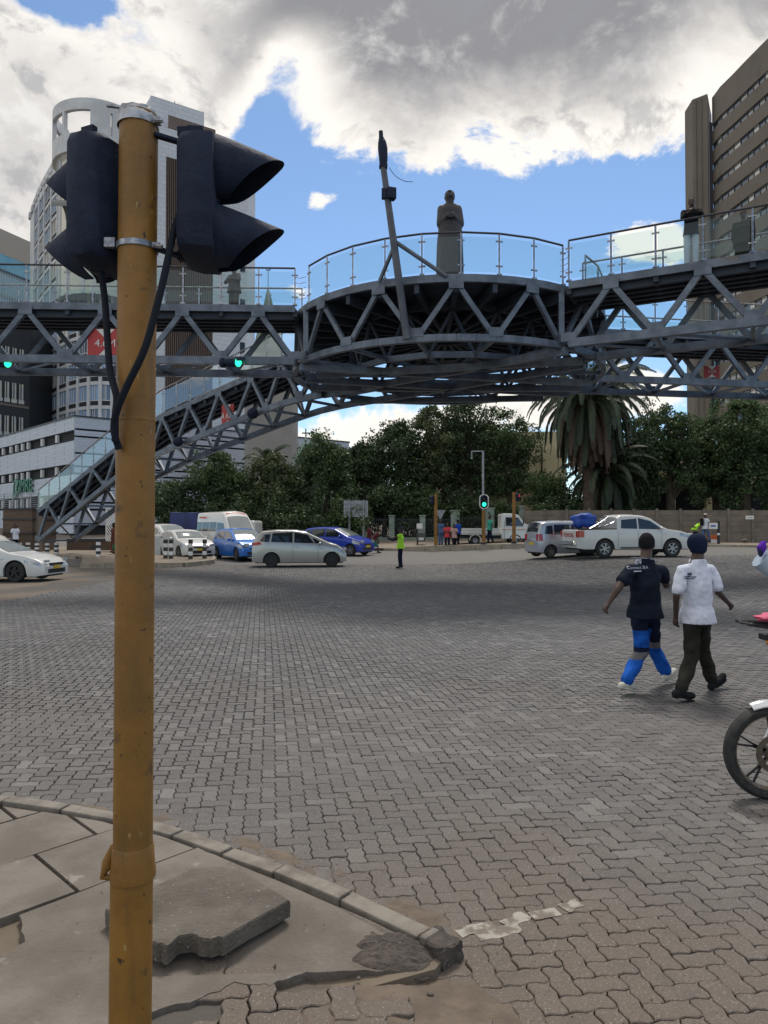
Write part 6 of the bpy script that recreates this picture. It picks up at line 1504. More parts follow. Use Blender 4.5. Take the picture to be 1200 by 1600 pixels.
# sign seen from the back
RS = thing('road_sign', 'large rectangular road sign seen from behind on two grey posts', 'sign', gl(556, 48, .16)); rl = RS.location
a, b = P(537, 808, 48), P(575, 782, 48)
for k in range(4):
    z0 = a.z+(b.z-a.z)*k/4; mb = MB(); mb.box(((a.x+b.x)/2-rl.x, 0, z0+(b.z-a.z)/8-rl.z), (b.x-a.x, .04, (b.z-a.z)/4-.015)); mb.build('panel', M['metal_grey'], RS)
for px in (546, 568): x = PX(px, 48)-rl.x; mb = MB(); mb.tube([(x, -.06, 0), (x, -.06, b.z-rl.z+.03)], .07, 8); mb.build('post', M['metal_grey'], RS, smooth=True)
NS = thing('notice_post', 'dark street bin post with a small white notice near the traffic officer', 'notice', gl(656, 46.5, .16)); nl_ = NS.location
def fbox(t, nm, a, b, d, mat, th=.04):
    p, q = P(a[0], b[1], d), P(b[0], a[1], d); mb = MB(); mb.box(((p.x+q.x)/2-t.location.x, d-t.location.y, (p.z+q.z)/2-t.location.z), (abs(q.x-p.x), th, abs(q.z-p.z))); return mb.build(nm, M[mat], t)
fbox(NS, 'post', (651, 818), (653.5, 856), 46.5, 'trim', .08); fbox(NS, 'notice_panel', (651, 818), (660, 826), 46.45, 'white'); fbox(NS, 'bin', (651, 833), (664, 846), 46.4, 'p_dark', .4); fbox(NS, 'white_label', (654, 840), (662, 844), 46.18, 'white', .01); fbox(NS, 'board', (653, 826), (660, 834), 46.45, 'pillar')
YS = thing('yield_sign', 'pale triangular give way sign seen from behind beside the left signal pole', 'sign', gl(688, 45.5, .2)); 
mb = MB(); z = P(688, 797, 45.5).z-YS.location.z; mb.add([(x, y, zz) for y in (0, .02) for x, zz in ((-.34, z), (.34, z), (0, z-.62))], [(0, 1, 2)[::-1], (3, 4, 5), (0, 1, 4, 3), (1, 2, 5, 4), (2, 0, 3, 5)]); mb.build('plate', M['metal_grey'], YS); mb = MB(); mb.tube([(0, .06, 0), (0, .06, z)], .03, 6); mb.build('post', M['metal_grey'], YS)
SP = thing('shop_sign', 'small white board on a striped black post before the plank wall', 'sign', gl(1122, 41.9, .13))
fbox(SP, 'post', (1121, 814), (1124, 859), 41.9, 'trim', .1); fbox(SP, 'board', (1108, 817), (1121, 826.5), 41.85, 'white', .04)
for y in (833, 851): fbox(SP, 'white_ring', (1120.8, y), (1124.2, y+3), 41.83, 'white', .12)
fbox(SP, 'faded_print', (1110.5, 820.5), (1118.5, 823), 41.82, 'p_blue', .01)
WS = thing('wall_notice', 'small white notice fixed on the plank wall near the right edge', 'notice', tuple(P(1171.5, 808.5, 43.2)))
mb = MB(); mb.box((0, 0, 0), (.48, .03, .21)); mb.build('panel', M['white'], WS); mb = MB(); mb.box((0, -.018, .0), (.34, .006, .04)); mb.build('faded_print', M['metal_grey'], WS)
M['orange'] = pm('orange_plastic', (.62, .13, .03), None, .5)
OB = thing('road_barrier', 'orange and white barrier boards beside the striped sign post', 'barrier', gl(1114, 42.2, .13))
fbox(OB, 'upper_board', (1106, 836), (1121, 843), 42.2, 'orange', .06); fbox(OB, 'white_board', (1110, 843), (1121, 848), 42.2, 'white', .06); fbox(OB, 'lower_board', (1108, 849), (1120, 858), 42.25, 'orange', .06)
BT_ = thing('market_table', 'low brown table behind the pickup beside the person in hi-vis', 'table', gl(1090, 42.6, .13))
mb = MB(); mb.box((0, 0, .68), (1.1, .6, .06)); mb.build('table_top', M['plank'], BT_)
for sx_ in (-.5, .5): 
    for sy in (-.25, .25): mb = MB(); mb.box((sx_, sy, .33), (.06, .06, .64)); mb.build('leg', M['plank'], BT_)
st2 = pebble(tuple(P(1163, 845, 42.6)), .2, 31); tag(st2, 'pale boulder at the foot of the plank wall under the white notice', 'rock')
# bollards
bl_lab = ['leftmost black and white bollard beside the white saloon bonnet', 'second bollard from the left, half behind the white saloon', 'third bollard from the left in front of the stair foot', 'fourth bollard, left one of the pair before the stair foot', 'fifth bollard, right one of the pair before the stair foot', 'bollard standing apart just left of the yellow pole', 'first bollard right of the yellow pole on the traffic island', 'second bollard right of the yellow pole on the traffic island', 'bollard in front of the white saloon bonnet', 'bollard left of the sky blue hatchback']
BL = None
for i, (px, pyt, pyb, d, h0) in enumerate(((31, 848, 862, 39.3, .14), (44, 848, 863, 39.2, .14), (58, 849, 866, 39, .14), (74, 849, 869, 38.6, .14), (88.5, 848, 872, 38.2, .14), (154, 847, 872, 35.5, .19), (259, 843, 868, 34.4, .19), (267.5, 843, 869, 34.2, .19), (298, 843, 867, 33.9, .19), (320, 843, 867, 34.3, .19))):
    g = GP(px, d); H = P(px, pyt, d).z-g.z-h0
    if px == 104: pass
    t = thing('bollard', bl_lab[i], 'bollard', (g.x, d, g.z+h0), 0, 'black and white bollards')
    n = 5
    for k in range(n): mb = MB(); mb.box((0, 0, H*(k+.5)/n), (.17, .17, H/n)); mb.build('painted_band', M['white' if k % 2 == (0 if i < 6 else 1) else 'kerb_black'], t)
# ---------------------------------------------------------------- people
def skinm(name, c): return pm(name, c, tuple(x*.75 for x in c), .5, 0, 9)
M['skin'] = skinm('dark_brown_skin', (.07, .036, .024)); M['skin2'] = skinm('deep_brown_skin', (.055, .03, .022)); M['palm_skin'] = skinm('brown_hand_skin', (.18, .085, .055))
def cloth(name, c, k=.7, bump=.25): 
    M[name] = pm(name, c, tuple(x*(.9 if max(c) > .5 else k) for x in c), .9, 0, 5, 5, .6, 14, spec=.12); return M[name]
for n_, c in (('navy_shirt', (.012, .017, .032)), ('white_shirt', (.66, .69, .80)), ('olive_trousers', (.035, .035, .028)), ('work_blue', (.015, .11, .50)), ('navy_trousers', (.012, .018, .045)), ('grey_band', (.16, .16, .17)),
             ('beanie', (.012, .02, .05)), ('boot', (.02, .021, .025)), ('sneaker', (.55, .55, .48)), ('hivis', (.42, .80, .06)), ('red_top', (.55, .06, .08)), ('stripe_top', (.5, .32, .3)), ('jeans', (.05, .09, .2)), ('denim_light', (.09, .16, .30)), ('teal_top', (.06, .42, .30)),
             ('blue_top', (.02, .08, .5)), ('maroon_top', (.12, .03, .04)), ('green_cloth', (.02, .22, .12)), ('black_cloth', (.015, .015, .018)), ('rust_top', (.22, .07, .05)), ('cap_white', (.6, .58, .5)), ('purple', (.12, .03, .40)), ('bronze', (.10, .085, .085)), ('teal_wrap', (.02, .18, .17))): cloth(n_, c)
def remesh(mb, vox, sm_it, fn=None):
    me = bpy.data.meshes.new('t'); me.from_pydata(mb.v, [], mb.f); o = bpy.data.objects.new('t', me); COL.objects.link(o)
    m = o.modifiers.new('r', 'REMESH'); m.mode = 'VOXEL'; m.voxel_size = vox
    if sm_it: s_ = o.modifiers.new('s', 'SMOOTH'); s_.factor = .5; s_.iterations = sm_it
    bpy.context.view_layer.update(); r = bpy.data.meshes.new_from_object(o.evaluated_get(bpy.context.evaluated_depsgraph_get()))
    bpy.data.objects.remove(o)
    if fn:
        for v in r.vertices: v.co = fn(v.co.copy())
    return r
def emitmesh(me, name, mats, parent, pick=None):
    me.name = name; me.materials.clear()
    for m in (mats if isinstance(mats, list) else [mats]): me.materials.append(M[m])
    if pick:
        for p in me.polygons: p.material_index = pick(p.center)
    me.shade_smooth(); o = bpy.data.objects.new(name, me); COL.objects.link(o); o.parent = parent; return o
def cone(mb, p, q, r1, r2, n=12, sq=1):
    p, q = Vector(p), Vector(q); L = (q-p).length
    if L < 1e-5: return
    t = (q-p)/L; pts, rs_ = [], []
    for a in (-85, -55, -25): pts.append(p+t*r1*math.sin(R(a))); rs_.append(r1*math.cos(R(a)))
    pts += [p, q]; rs_ += [r1, r2]
    for a in (25, 55, 85): pts.append(q+t*r2*math.sin(R(a))); rs_.append(r2*math.cos(R(a)))
    mb.tube(pts, rs_, n)
def loft(mb, secs, n=20):
    vs = []
    for c, rx, ry, yaw in secs:
        c = Vector(c); a = Vector((math.cos(yaw), math.sin(yaw), 0)); b = Vector((-math.sin(yaw), math.cos(yaw), 0))
        for k in range(n):
            w = 2*math.pi*k/n; cw, sw = math.cos(w), math.sin(w)
            vs.append(c+a*rx*math.copysign(abs(cw)**.85, cw)+b*ry*math.copysign(abs(sw)**.85, sw))
    m = len(secs); mb.add(vs, [(i*n+k, i*n+(k+1) % n, (i+1)*n+(k+1) % n, (i+1)*n+k) for i in range(m-1) for k in range(n)]+[tuple(range(n))[::-1], tuple((m-1)*n+k for k in range(n))])
def joints(h=1.72, stride=.0, arm=0., bend=0., armL=None, armR=None, lean=0, crouch=0):
    k = h/1.75; J = {}; lz = .92-crouch*.42
    def V(x, y, z): return Vector((x, y, z))*k
    J['pelvis'] = V(0, 0, lz+.03); J['chest'] = V(0, .0+lean*.30, lz+.36-abs(lean)*.05); J['neck'] = V(0, lean*.46, lz+.54-abs(lean)*.10); J['head'] = V(0, lean*.58+.015, lz+.70-abs(lean)*.16)
    for s_, sg in (('l', -1), ('r', 1)):
        st = stride*sg
        J['hip_'+s_] = V(sg*.09, 0, lz); J['knee_'+s_] = V(sg*.10, st*.30+.03+crouch*.38, .50-crouch*.04); J['ank_'+s_] = V(sg*.10, st*.62-(.10 if st < 0 else 0), .09+(.05 if st < 0 else 0)); J['toe_'+s_] = J['ank_'+s_]+V(0, .16, -.055)
        J['sh_'+s_] = J['neck']+V(sg*.185, 0, -.075)
        a = -arm*sg; J['el_'+s_] = J['sh_'+s_]+V(sg*.045, a*.18-.01, -.28); J['wr_'+s_] = J['el_'+s_]+V(sg*.0, a*.24+.06, -.235)
    for s_, ar in (('l', armL), ('r', armR)):
        if ar: J['el_'+s_] = J['sh_'+s_]+V(*ar[0]); J['wr_'+s_] = J['el_'+s_]+V(*ar[1])
    return J
def person(label, loc, J, top='red_top', legs='jeans', shoe='black_cloth', skin='skin', hair='black_cloth', hairst='short', sleeve=.5, vox=.016, group=None, skirt=None, hem=-.10, legpick=None, toppick=None, loose=1.0, rz=0, k=1.0, facing=None, hand_open=.5, name='person', wrinkle=.0, shoe_h=0, fat=1.0):
    t = thing(name, label, 'person', tuple(loc), rz, group)
    yaw = math.atan2((J['sh_r']-J['sh_l']).y, (J['sh_r']-J['sh_l']).x); fy = Matrix.Rotation(yaw if facing is None else facing, 3, 'Z')
    S3 = lambda x, y, z: (fy@Vector((x, y, z)))*k; fin = vox <= .009
    pyaw = math.atan2((J['hip_r']-J['hip_l']).y, (J['hip_r']-J['hip_l']).x)
    mid = (J['sh_l']+J['sh_r'])/2; hp = (J['hip_l']+J['hip_r'])/2; up = Vector((0, 0, 1))
    mb = MB()     # one continuous body
    H = J['head']; mb.ball(H+S3(0, -.005, .015), (.084*k, .104*k, .106*k), 18, 12, fy); mb.ball(H+S3(0, .03, -.055), (.055*k, .06*k, .06*k), 14, 9, fy)
    cone(mb, J['neck']-up*.03*k, H+S3(0, -.01, -.05),   .062*k, .060*k); mb.ball(H+S3(0, .095, -.02), (.014*k, .018*k, .022*k), 8, 6, fy); mb.ball(H+S3(0, .085, -.066), (.026*k, .012*k, .011*k), 8, 6, fy)
    for sg in (-1, 1): mb.ball(H+S3(sg*.077, -.002, -.008), (.010*k, .02*k, .032*k), 8, 6, fy)
    loft(mb, [(hp-up*.04*k, .12*k, .08*k, pyaw), (hp+up*.10*k, .125*k, .085*k, pyaw), (J['chest']*.45+hp*.55, .115*k, .08*k, yaw), (J['chest'], .135*k, .09*k, yaw), (mid-up*.02*k, .14*k, .075*k, yaw), (J['neck']+up*.0*k, .06*k, .055*k, yaw)])
    for s_, sg in (('l', -1), ('r', 1)):
        sh, e, w = J['sh_'+s_], J['el_'+s_], J['wr_'+s_]
        cone(mb, mid.lerp(sh, .6)-up*.02*k, sh-up*.02*k, .045*k, .042*k); cone(mb, sh, e, .048*k*fat, .038*k*fat); cone(mb, e, w, .037*k*fat, .024*k)
        d = (w-e).normalized(); hb = w+d*.045*k; pn = S3(sg*-1, .15, 0).normalized(); sd = d.cross(pn).normalized(); L_ = .078*k
        cone(mb, w, w+d*.085*k, .023*k, .030*k, sq=.7); 
        for q in range(4):
            root = w+d*.075*k+sd*(q-1.5)*.0185*k; f1 = root+(d*.9+pn*hand_open*.4).normalized()*L_*(.45, .5, .48, .38)[q]; f2 = f1+(d*.55+pn*hand_open*1.2).normalized()*L_*(.38, .42, .4, .32)[q]
            cone(mb, root-d*.03*k, f1, .0092*k, .0088*k, 8); cone(mb, f1, f2, .0088*k, .0075*k, 8)
        fw = 1 if sd.dot(S3(0, 1, 0)) > 0 else -1
        th = w+d*.03*k+sd*fw*.024*k; cone(mb, th, th+(d*.6+sd*fw*.7+pn*.3).normalized()*.045*k, .012*k, .0105*k, 8); cone(mb, th+(d*.6+sd*fw*.7+pn*.3).normalized()*.045*k, th+(d*.6+sd*fw*.7+pn*.3).normalized()*.045*k+(d*.9+pn*.35).normalized()*.03*k, .0105*k, .009*k, 8)
        h_, kn, an, to = J['hip_'+s_], J['knee_'+s_], J['ank_'+s_], J['toe_'+s_]
        cone(mb, h_, kn, .068*k, .05*k); cone(mb, kn, an, .05*k, .034*k); cone(mb, an-up*.03*k, an.lerp(to, .8)-up*.01*k, .034*k, .03*k)
    emitmesh(remesh(mb, vox if not fin else .0078, 3 if fin else 2), 'body', skin, t)
    if fin or vox < .015:
        for sg in (-1, 1): mb = MB(); mb.ball(H+S3(sg*.03, .082, .012), (.013*k, .009*k, .008*k), 8, 6, fy); mb.build('eye', M['cap_white'], t, smooth=True)
    # upper garment
    wr = (lambda c: c+Vector((noise.noise(c*9), noise.noise(c*9+Vector((5, 0, 0))), 0))*wrinkle+Vector((noise.noise(c*Vector((1, 1, .5))*22), noise.noise(c*20+Vector((9, 0, 0))), 0))*wrinkle*.5) if wrinkle else None
    if top:
        mb = MB(); hz = hp+up*hem*k; f_ = 1.0*loose
        loft(mb, [(hz, .186*k*f_, .172*k*f_, pyaw*.5+yaw*.5), (hz+up*.12*k, .170*k*f_, .146*k*f_, pyaw*.5+yaw*.5), (J['chest']*.4+hp*.6, .160*k*f_, .115*k*f_, yaw), (J['chest'], .164*k*f_, .122*k*f_, yaw), (mid-up*.07*k, .176*k, .112*k, yaw), (mid-up*.01*k, .155*k, .095*k, yaw), (mid+up*.035*k, .115*k, .082*k, yaw), (mid.lerp(J['neck'], .6)+up*.01*k, .085*k, .078*k, yaw), (J['neck']-up*.022*k, .070*k, .072*k, yaw)])
        for s_ in 'lr':
            sh, e, w = J['sh_'+s_], J['el_'+s_], J['wr_'+s_]; cone(mb, mid.lerp(sh, .5)-up*.01*k, sh-up*.012*k, .074*k, .060*k)
            if sleeve <= 1: cone(mb, sh-up*.01*k, sh.lerp(e, sleeve), .061*k*fat, .064*k*fat)
            else: cone(mb, sh, e, .068*k, .056*k); cone(mb, e, e.lerp(w, sleeve-1), .056*k, .043*k)
        emitmesh(remesh(mb, min(vox*1.1, .015), 3 if fin else 1, wr), 'top', toppick[0] if toppick else top, t, toppick[1] if toppick else None)
    if skirt:
        mb = MB(); kz = (J['knee_l']+J['knee_r'])/2; az_ = (J['ank_l']+J['ank_r'])/2; loft(mb, [(kz.lerp(az_, skirt[1]), .22*k, .19*k, pyaw), (kz, .20*k, .17*k, pyaw), (hp, .165*k, .13*k, pyaw), (hp+up*.12*k, .14*k, .11*k, pyaw)]); emitmesh(remesh(mb, vox, 1), 'skirt', skirt[0], t)
    if legs:
        mb = MB(); loft(mb, [(hp-up*.06*k, .145*k, .105*k, pyaw), (hp+up*.04*k, .15*k, .11*k, pyaw), (hp+up*.11*k, .14*k, .10*k, pyaw)])
        for s_ in 'lr':
            h_, kn, an = J['hip_'+s_], J['knee_'+s_], J['ank_'+s_]; cone(mb, h_, kn, .084*k*loose, .075*k*loose); cone(mb, kn, an+(kn-an).normalized()*.045*k, .074*k*loose, .063*k*loose)
        emitmesh(remesh(mb, min(vox*1.1, .015), 2 if fin else 1, wr), 'trousers', legs, t, legpick)
    for s_ in 'lr':
        an, to = J['ank_'+s_], J['toe_'+s_]; d = (to-an); mb = MB()
        dh = Vector((d.x, d.y, d.z)).normalized(); nn2 = (up-dh*up.dot(dh)).normalized(); heel = an-dh*.045*k-nn2*.0*k; sole = -nn2*.048*k
        cone(mb, heel+sole*.7, to, .042*k, .036*k); cone(mb, an.lerp(to, .1)-nn2*.01*k, an.lerp(to, .55)-nn2*.02*k, .045*k, .038*k)
        if shoe_h: cone(mb, an, an+(J['knee_'+s_]-an).normalized()*shoe_h*k, .052*k, .062*k)
        me = remesh(mb, min(vox, .012), 1); emitmesh(me, 'shoe', shoe, t)
        if fin:
            side = dh.cross(nn2).normalized(); pts = []
            for q in range(20):
                a = 2*math.pi*q/20; L1 = (to-heel).length/2+.045*k; c0_ = (heel+sole*.7+to)/2; pts.append(c0_+dh*L1*math.cos(a)+side*.047*k*math.sin(a)*(1-.12*math.cos(a)))
            mb = MB(); vs = [p-nn2*.040*k for p in pts]+[p-nn2*.020*k for p in pts]; mb.add(vs, [tuple(range(20))[::-1], tuple(range(20, 40))]+[(q, (q+1) % 20, 20+(q+1) % 20, 20+q) for q in range(20)]); mb.build('sole', M[shoe], t)
    if hairst:
        mb = MB()
        if hairst == 'short': mb.ball(H+S3(0, -.014, .030), (.084*k, .101*k, .102*k), 16, 10, fy)
        elif hairst == 'shaved': mb.ball(H+S3(0, -.012, .024), (.0865*k, .106*k, .106*k), 16, 10, fy)
        elif hairst == 'beanie': mb.ball(H+S3(0, -.018, .028), (.092*k, .108*k, .115*k), 20, 12, fy); mb.ball(H+S3(-.025, -.05, .04), (.085*k, .09*k, .10*k), 16, 10, fy); mb.ball(H+S3(0, -.02, -.02), (.088*k, .10*k, .07*k), 16, 10, fy)
        elif hairst == 'cap': mb.ball(H+S3(0, -.006, .040), (.084*k, .1*k, .085*k), 16, 10, fy); mb.ball(H+S3(0, .09, .035), (.06*k, .07*k, .012*k), 12, 6, fy)
        elif hairst == 'long': mb.ball(H+S3(0, -.014, .03), (.085*k, .10*k, .10*k), 16, 10, fy); mb.ball(H+S3(0, -.06, -.08), (.085*k, .05*k, .15*k), 14, 9, fy)
        me = remesh(mb, min(vox, .012), 2); emitmesh(me, 'hair' if hairst in ('short', 'shaved', 'long') else 'cap', hair, t)
    return t
def decal(items, target, off=.004, dirv=(0, 1, 0)):   # print wrapped on a garment
    tgt = target.data; T3 = target.parent.location; bv = BVHTree.FromPolygons([v.co+T3 for v in tgt.vertices], [tuple(p.vertices) for p in tgt.polygons]); dv_ = Vector(dirv)
    for o in items:
        mw = Matrix.LocRotScale(o.location, o.rotation_euler, o.scale)
        for v in o.data.vertices:
            w = mw@v.co; hit = bv.ray_cast(w-dv_*1.0, dv_)
            if hit[0]: w = hit[0]-dv_*off
            v.co = w-T3
        o.location = (0, 0, 0); o.rotation_euler = (0, 0, 0); o.parent = target
# the two men walking to the right
def PJ(base, px, py, d): return P(px, py, d)-base
d1 = 7.85; b1 = GP(1005, d1); z0 = U(b1.x, d1)
b1.z = z0
J1 = dict(head=PJ(b1, 1010.5, 850.5, 7.88), neck=PJ(b1, 1009, 869, 7.84), chest=PJ(b1, 1008, 912, 7.84), sh_l=PJ(b1, 985, 889, 7.76), sh_r=PJ(b1, 1034, 890, 7.98), el_l=PJ(b1, 964, 922, 7.62), wr_l=PJ(b1, 952, 941, 7.60),
    el_r=PJ(b1, 1041, 914, 8.02), wr_r=PJ(b1, 1030, 893, 8.2), hip_l=PJ(b1, 998, 963, 7.80), hip_r=PJ(b1, 1018, 962, 7.90), knee_l=PJ(b1, 1003, 1016, 7.86), ank_l=PJ(b1, 976, 1068, 7.62), toe_l=PJ(b1, 976, 1068, 7.62)+Vector((.125, .09, -.05)),
    knee_r=PJ(b1, 1021, 1013, 8.10), ank_r=PJ(b1, 1042, 1053, 8.12), toe_r=PJ(b1, 1053, 1048, 8.24))
def lp1(c):
    z = c.z
    left = c.x < .0+.1
    zz_ = z+(.0 if left else -.07)
    if z > .66: return 1
    if zz_ > .475: return 0 if left else 1
    if zz_ > .425: return 1
    if zz_ > .355: return 2
    return 0
W1 = person('man in navy work shirt and blue work trousers, left of the two walking men', b1, J1, top='navy_shirt', legs=['work_blue', 'navy_trousers', 'grey_band'], legpick=lp1, shoe='sneaker', skin='skin', hair='black_cloth', hairst='shaved', sleeve=.55, vox=.008, hem=-.02, loose=1.05, wrinkle=.016, group='men walking across the junction', facing=R(-22), hand_open=.9, k=1.0, fat=1.08)
d2 = 7.55; b2 = GP(1088, d2); b2.z = U(b2.x, d2)
J2 = dict(head=PJ(b2, 1091, 854, 7.57), neck=PJ(b2, 1090, 870, 7.53), chest=PJ(b2, 1089, 912, 7.53), sh_l=PJ(b2, 1066, 890, 7.44), sh_r=PJ(b2, 1111, 889, 7.66), el_l=PJ(b2, 1057, 930, 7.38), wr_l=PJ(b2, 1056, 962, 7.46),
    el_r=PJ(b2, 1122, 925, 7.60), wr_r=PJ(b2, 1137, 941, 7.72), hip_l=PJ(b2, 1080, 969, 7.48), hip_r=PJ(b2, 1099, 968, 7.58), knee_l=PJ(b2, 1081, 1025, 7.52), ank_l=PJ(b2, 1062, 1081, 7.33), toe_l=PJ(b2, 1062, 1081, 7.33)+Vector((.15, .06, -.052)),
    knee_r=PJ(b2, 1098, 1018, 7.78), ank_r=PJ(b2, 1114, 1066, 7.84), toe_r=PJ(b2, 1130, 1056, 7.96))
W2 = person('man in white t-shirt, dark beanie and olive trousers, right of the two walking men', b2, J2, top='white_shirt', legs='olive_trousers', shoe='boot', skin='skin2', hair='beanie', hairst='beanie', sleeve=.78, vox=.008, hem=-.03, loose=1.0, wrinkle=.016, group='men walking across the junction', facing=R(-25), hand_open=.6, shoe_h=.10, fat=.98)
def part(t, n): return [c for c in KIDS(t) if c.name.split('.')[0] == n][0]
M['print_white'] = pm('white_print', (.45, .5, .6), None, .7); M['print_dark'] = pm('dark_print', (.05, .06, .10), None, .7)
its = [text('Connect IBA', .048, M['print_white'], tuple(P(997, 887, 7.72)), (R(90), 0, R(-4)), None, 0)]
mb = MB(); mb.box(P(996, 892.5, 7.72), (.10, .001, .012)); its.append(mb.build('print_line', M['print_white']))
mb = MB(); mb.lathe([(.018, 0), (.034, 0)], (0, 0, 0), 26, 'Y'); mb.lathe([(.0, 0), (.007, 0)], (0, 0, 0), 8, 'Y'); mb.quad((.018, 0, .018), (.032, 0, .012), (.034, 0, .038), (.012, 0, .034)); o = mb.build('emblem', M['print_white']); o.location = P(997, 878.5, 7.72); its.append(o)
mb = MB()
for k in range(24): 
    a = P(986+50*k/24, 871.5+5.5*(k/24)**2.2, 7.75); b = P(986+50*(k+1)/24, 871.5+5.5*((k+1)/24)**2.2, 7.75); mb.quad(a, b, b+Vector((0, 0, .004)), a+Vector((0, 0, .004)))
o = mb.build('piping', M['print_white']); its.append(o)
decal(its, part(W1, 'top'))
its = []
for (xa, xb, y_, h) in ((1071.5, 1075, 896.5, .022), (1075.5, 1080, 896.8, .026), (1066, 1074, 900.4, .011), (1074.5, 1080, 900.8, .010), (1080.6, 1087, 901.3, .011), (1066.3, 1073, 903.2, .010), (1073.4, 1084, 904, .010)):
    mb = MB(); a = P(xa, y_, 7.43); b = P(xb, y_, 7.43); mb.grid(lambda u, v: (a.x+(b.x-a.x)*u, a.y, a.z+h*(v-.5)), 8, 1); its.append(mb.build('print_line', M['print_dark']))
decal(its, part(W2, 'top'))

def at(px, d, h=0): p = GP(px, d); p.z += h; return p
# traffic officer
Jo = joints(1.74, .0, armL=((.0, .22, -.12), (.04, .24, .06)), armR=((.10, -.06, -.26), (-.12, .14, -.20)))
TO = person('traffic officer in a lime reflective vest and dark trousers standing in the junction', at(626, 30.2), Jo, top='hivis', legs='navy_trousers', shoe='boot', skin='skin2', hair='beanie', hairst='cap', sleeve=.25, vox=.014, rz=R(78), loose=1.05)
mb = MB(); mb.tube([Vector((-.02, .10, 1.25)), Vector((.0, .34, 1.17)), Vector((.02, .56, 1.24))], [.058, .05, .04], 8); mb.build('sleeve', M['navy_shirt'], TO, smooth=True)
# walkers at the far kerb
GR = 'people waiting at the far kerb'
P1 = [
 ('person in blue overalls half behind the left signal pole', 688.5, 45.2, .2, dict(top='denim_light', legs='denim_light', rz=R(200)), joints(1.68)),
 ('person in red top and dark trousers standing at the far kerb', 699, 43.4, .0, dict(top='red_top', legs='navy_trousers', rz=R(160)), joints(1.68, armL=((-.05, .08, -.24), (.16, .14, .02)), armR=((.05, .08, -.24), (-.16, .14, .02)))),
 ('person in pink striped shirt next to the person in red', 709.5, 43.3, .0, dict(top='stripe_top', legs='black_cloth', rz=R(200)), joints(1.58, .25, armL=((-.05, .08, -.24), (.16, .14, .02)))),
 ('person in bright blue top behind the pink striped shirt', 715.5, 44.4, .2, dict(top='blue_top', legs='black_cloth', rz=R(30)), joints(1.6, .2)),
 ('man in mint green t-shirt and navy trousers beside the middle signal pole', 765.5, 44.4, .2, dict(top='teal_top', legs='navy_trousers', rz=R(110)), joints(1.76, .1)),
 ('person in white shirt with backpack and white cap before the plank wall', 1102, 42.2, .13, dict(top='white_shirt', legs='denim_light', rz=R(-70), hair='cap_white', hairst='cap'), joints(1.74, .4, armR=((.03, .12, -.22), (.0, .24, -.06)))),
 ('person in hi-vis vest bending over the low table behind the pickup', 1085, 42.9, .13, dict(top='hivis', legs='navy_trousers', rz=R(-75)), joints(1.7, 0, lean=1.25, crouch=.15, armL=((0, .25, -.12), (0, .24, -.05)), armR=((0, .25, -.12), (0, .24, -.05)))),
 ('woman with dark hair and white top near the brick block at left', 24, 38.9, .14, dict(top='white_shirt', legs='black_cloth', rz=R(-120), hairst='long'), joints(1.62, .2)),
 ('person in rust brown clothes just left of the yellow pole by the brick wall', 178, 38.4, .14, dict(top='rust_top', legs=None, rz=R(-95), skirt=('rust_top', .75)), joints(1.66, .1)),
 ('small figure in red behind the white saloon near the stair foot', 38, 43.8, .14, dict(top='red_top', legs='jeans', rz=R(40)), joints(1.6, .2)),
]
for lb, px, d, h, kw, J in P1: person(lb, at(px, d, h), J, vox=.018, group=GR if 'kerb' in lb or px in (709.5, 715.5) else None, **kw)
mb = MB(); mb.box((0, 0, 0), (.16, .26, .40)); o = mb.build('backpack', M['black_cloth'], None, bevel=.05); o.location = at(1102, 42.2, 1.36)+Vector((-.20, 0, 0)); tag(o, 'dark backpack worn by the person in the white cap', 'backpack')
mb = MB(); mb.box((0, 0, 0), (.30, .12, .26)); o = mb.build('shopping_bag', M['green_cloth'], None, bevel=.03); o.location = at(181, 38.2, .52); tag(o, 'green bag held low by the person in rust brown clothes', 'bag')
# vendor sitting on the kerb in front of the royal blue car
person('woman bending by the road beside the royal blue hatchback, maroon top and teal wrap', at(583, 41.5), joints(1.6, .5, lean=.55, crouch=.25), top='maroon_top', legs=None, rz=R(-80), vox=.018, skirt=('teal_wrap', .3))
person('person walking behind the royal blue hatchback bonnet in dark patterned clothes', at(577, 43.2), joints(1.62, .3), top='maroon_top', legs='black_cloth', rz=R(60), vox=.018)
# people on the bridge
person('person in a white shirt leaning on the right bridge railing', P(1080, 411, 17.4).xy.to_3d()+Vector((0, 0, ZD)), joints(1.72, 0, armL=((-.04, .16, -.2), (.1, .22, .05)), armR=((.04, .16, -.2), (-.1, .22, .05)), lean=.25), top='black_cloth', legs='white_shirt', rz=R(165), vox=.016, sleeve=1.7)
person('person in olive jacket behind the glass of the right bridge span', P(1162, 404, 17.0).xy.to_3d()+Vector((0, 0, ZD-.35)), joints(1.62, 0), top='olive_trousers', legs='olive_trousers', rz=R(150), vox=.016, sleeve=1.6, fat=1.2, loose=1.3)
person('person in grey on the left bridge span seen through the glass', P(366, 478, 21.2).xy.to_3d()+Vector((0, 0, ZD-.05)), joints(1.5, 0, armL=((-.12, .1, -.2), (.2, .14, .02)), armR=((.12, .1, -.2), (-.2, .14, .02))), top='bronze', legs='bronze', rz=R(150), vox=.016, sleeve=1.5, loose=1.15)
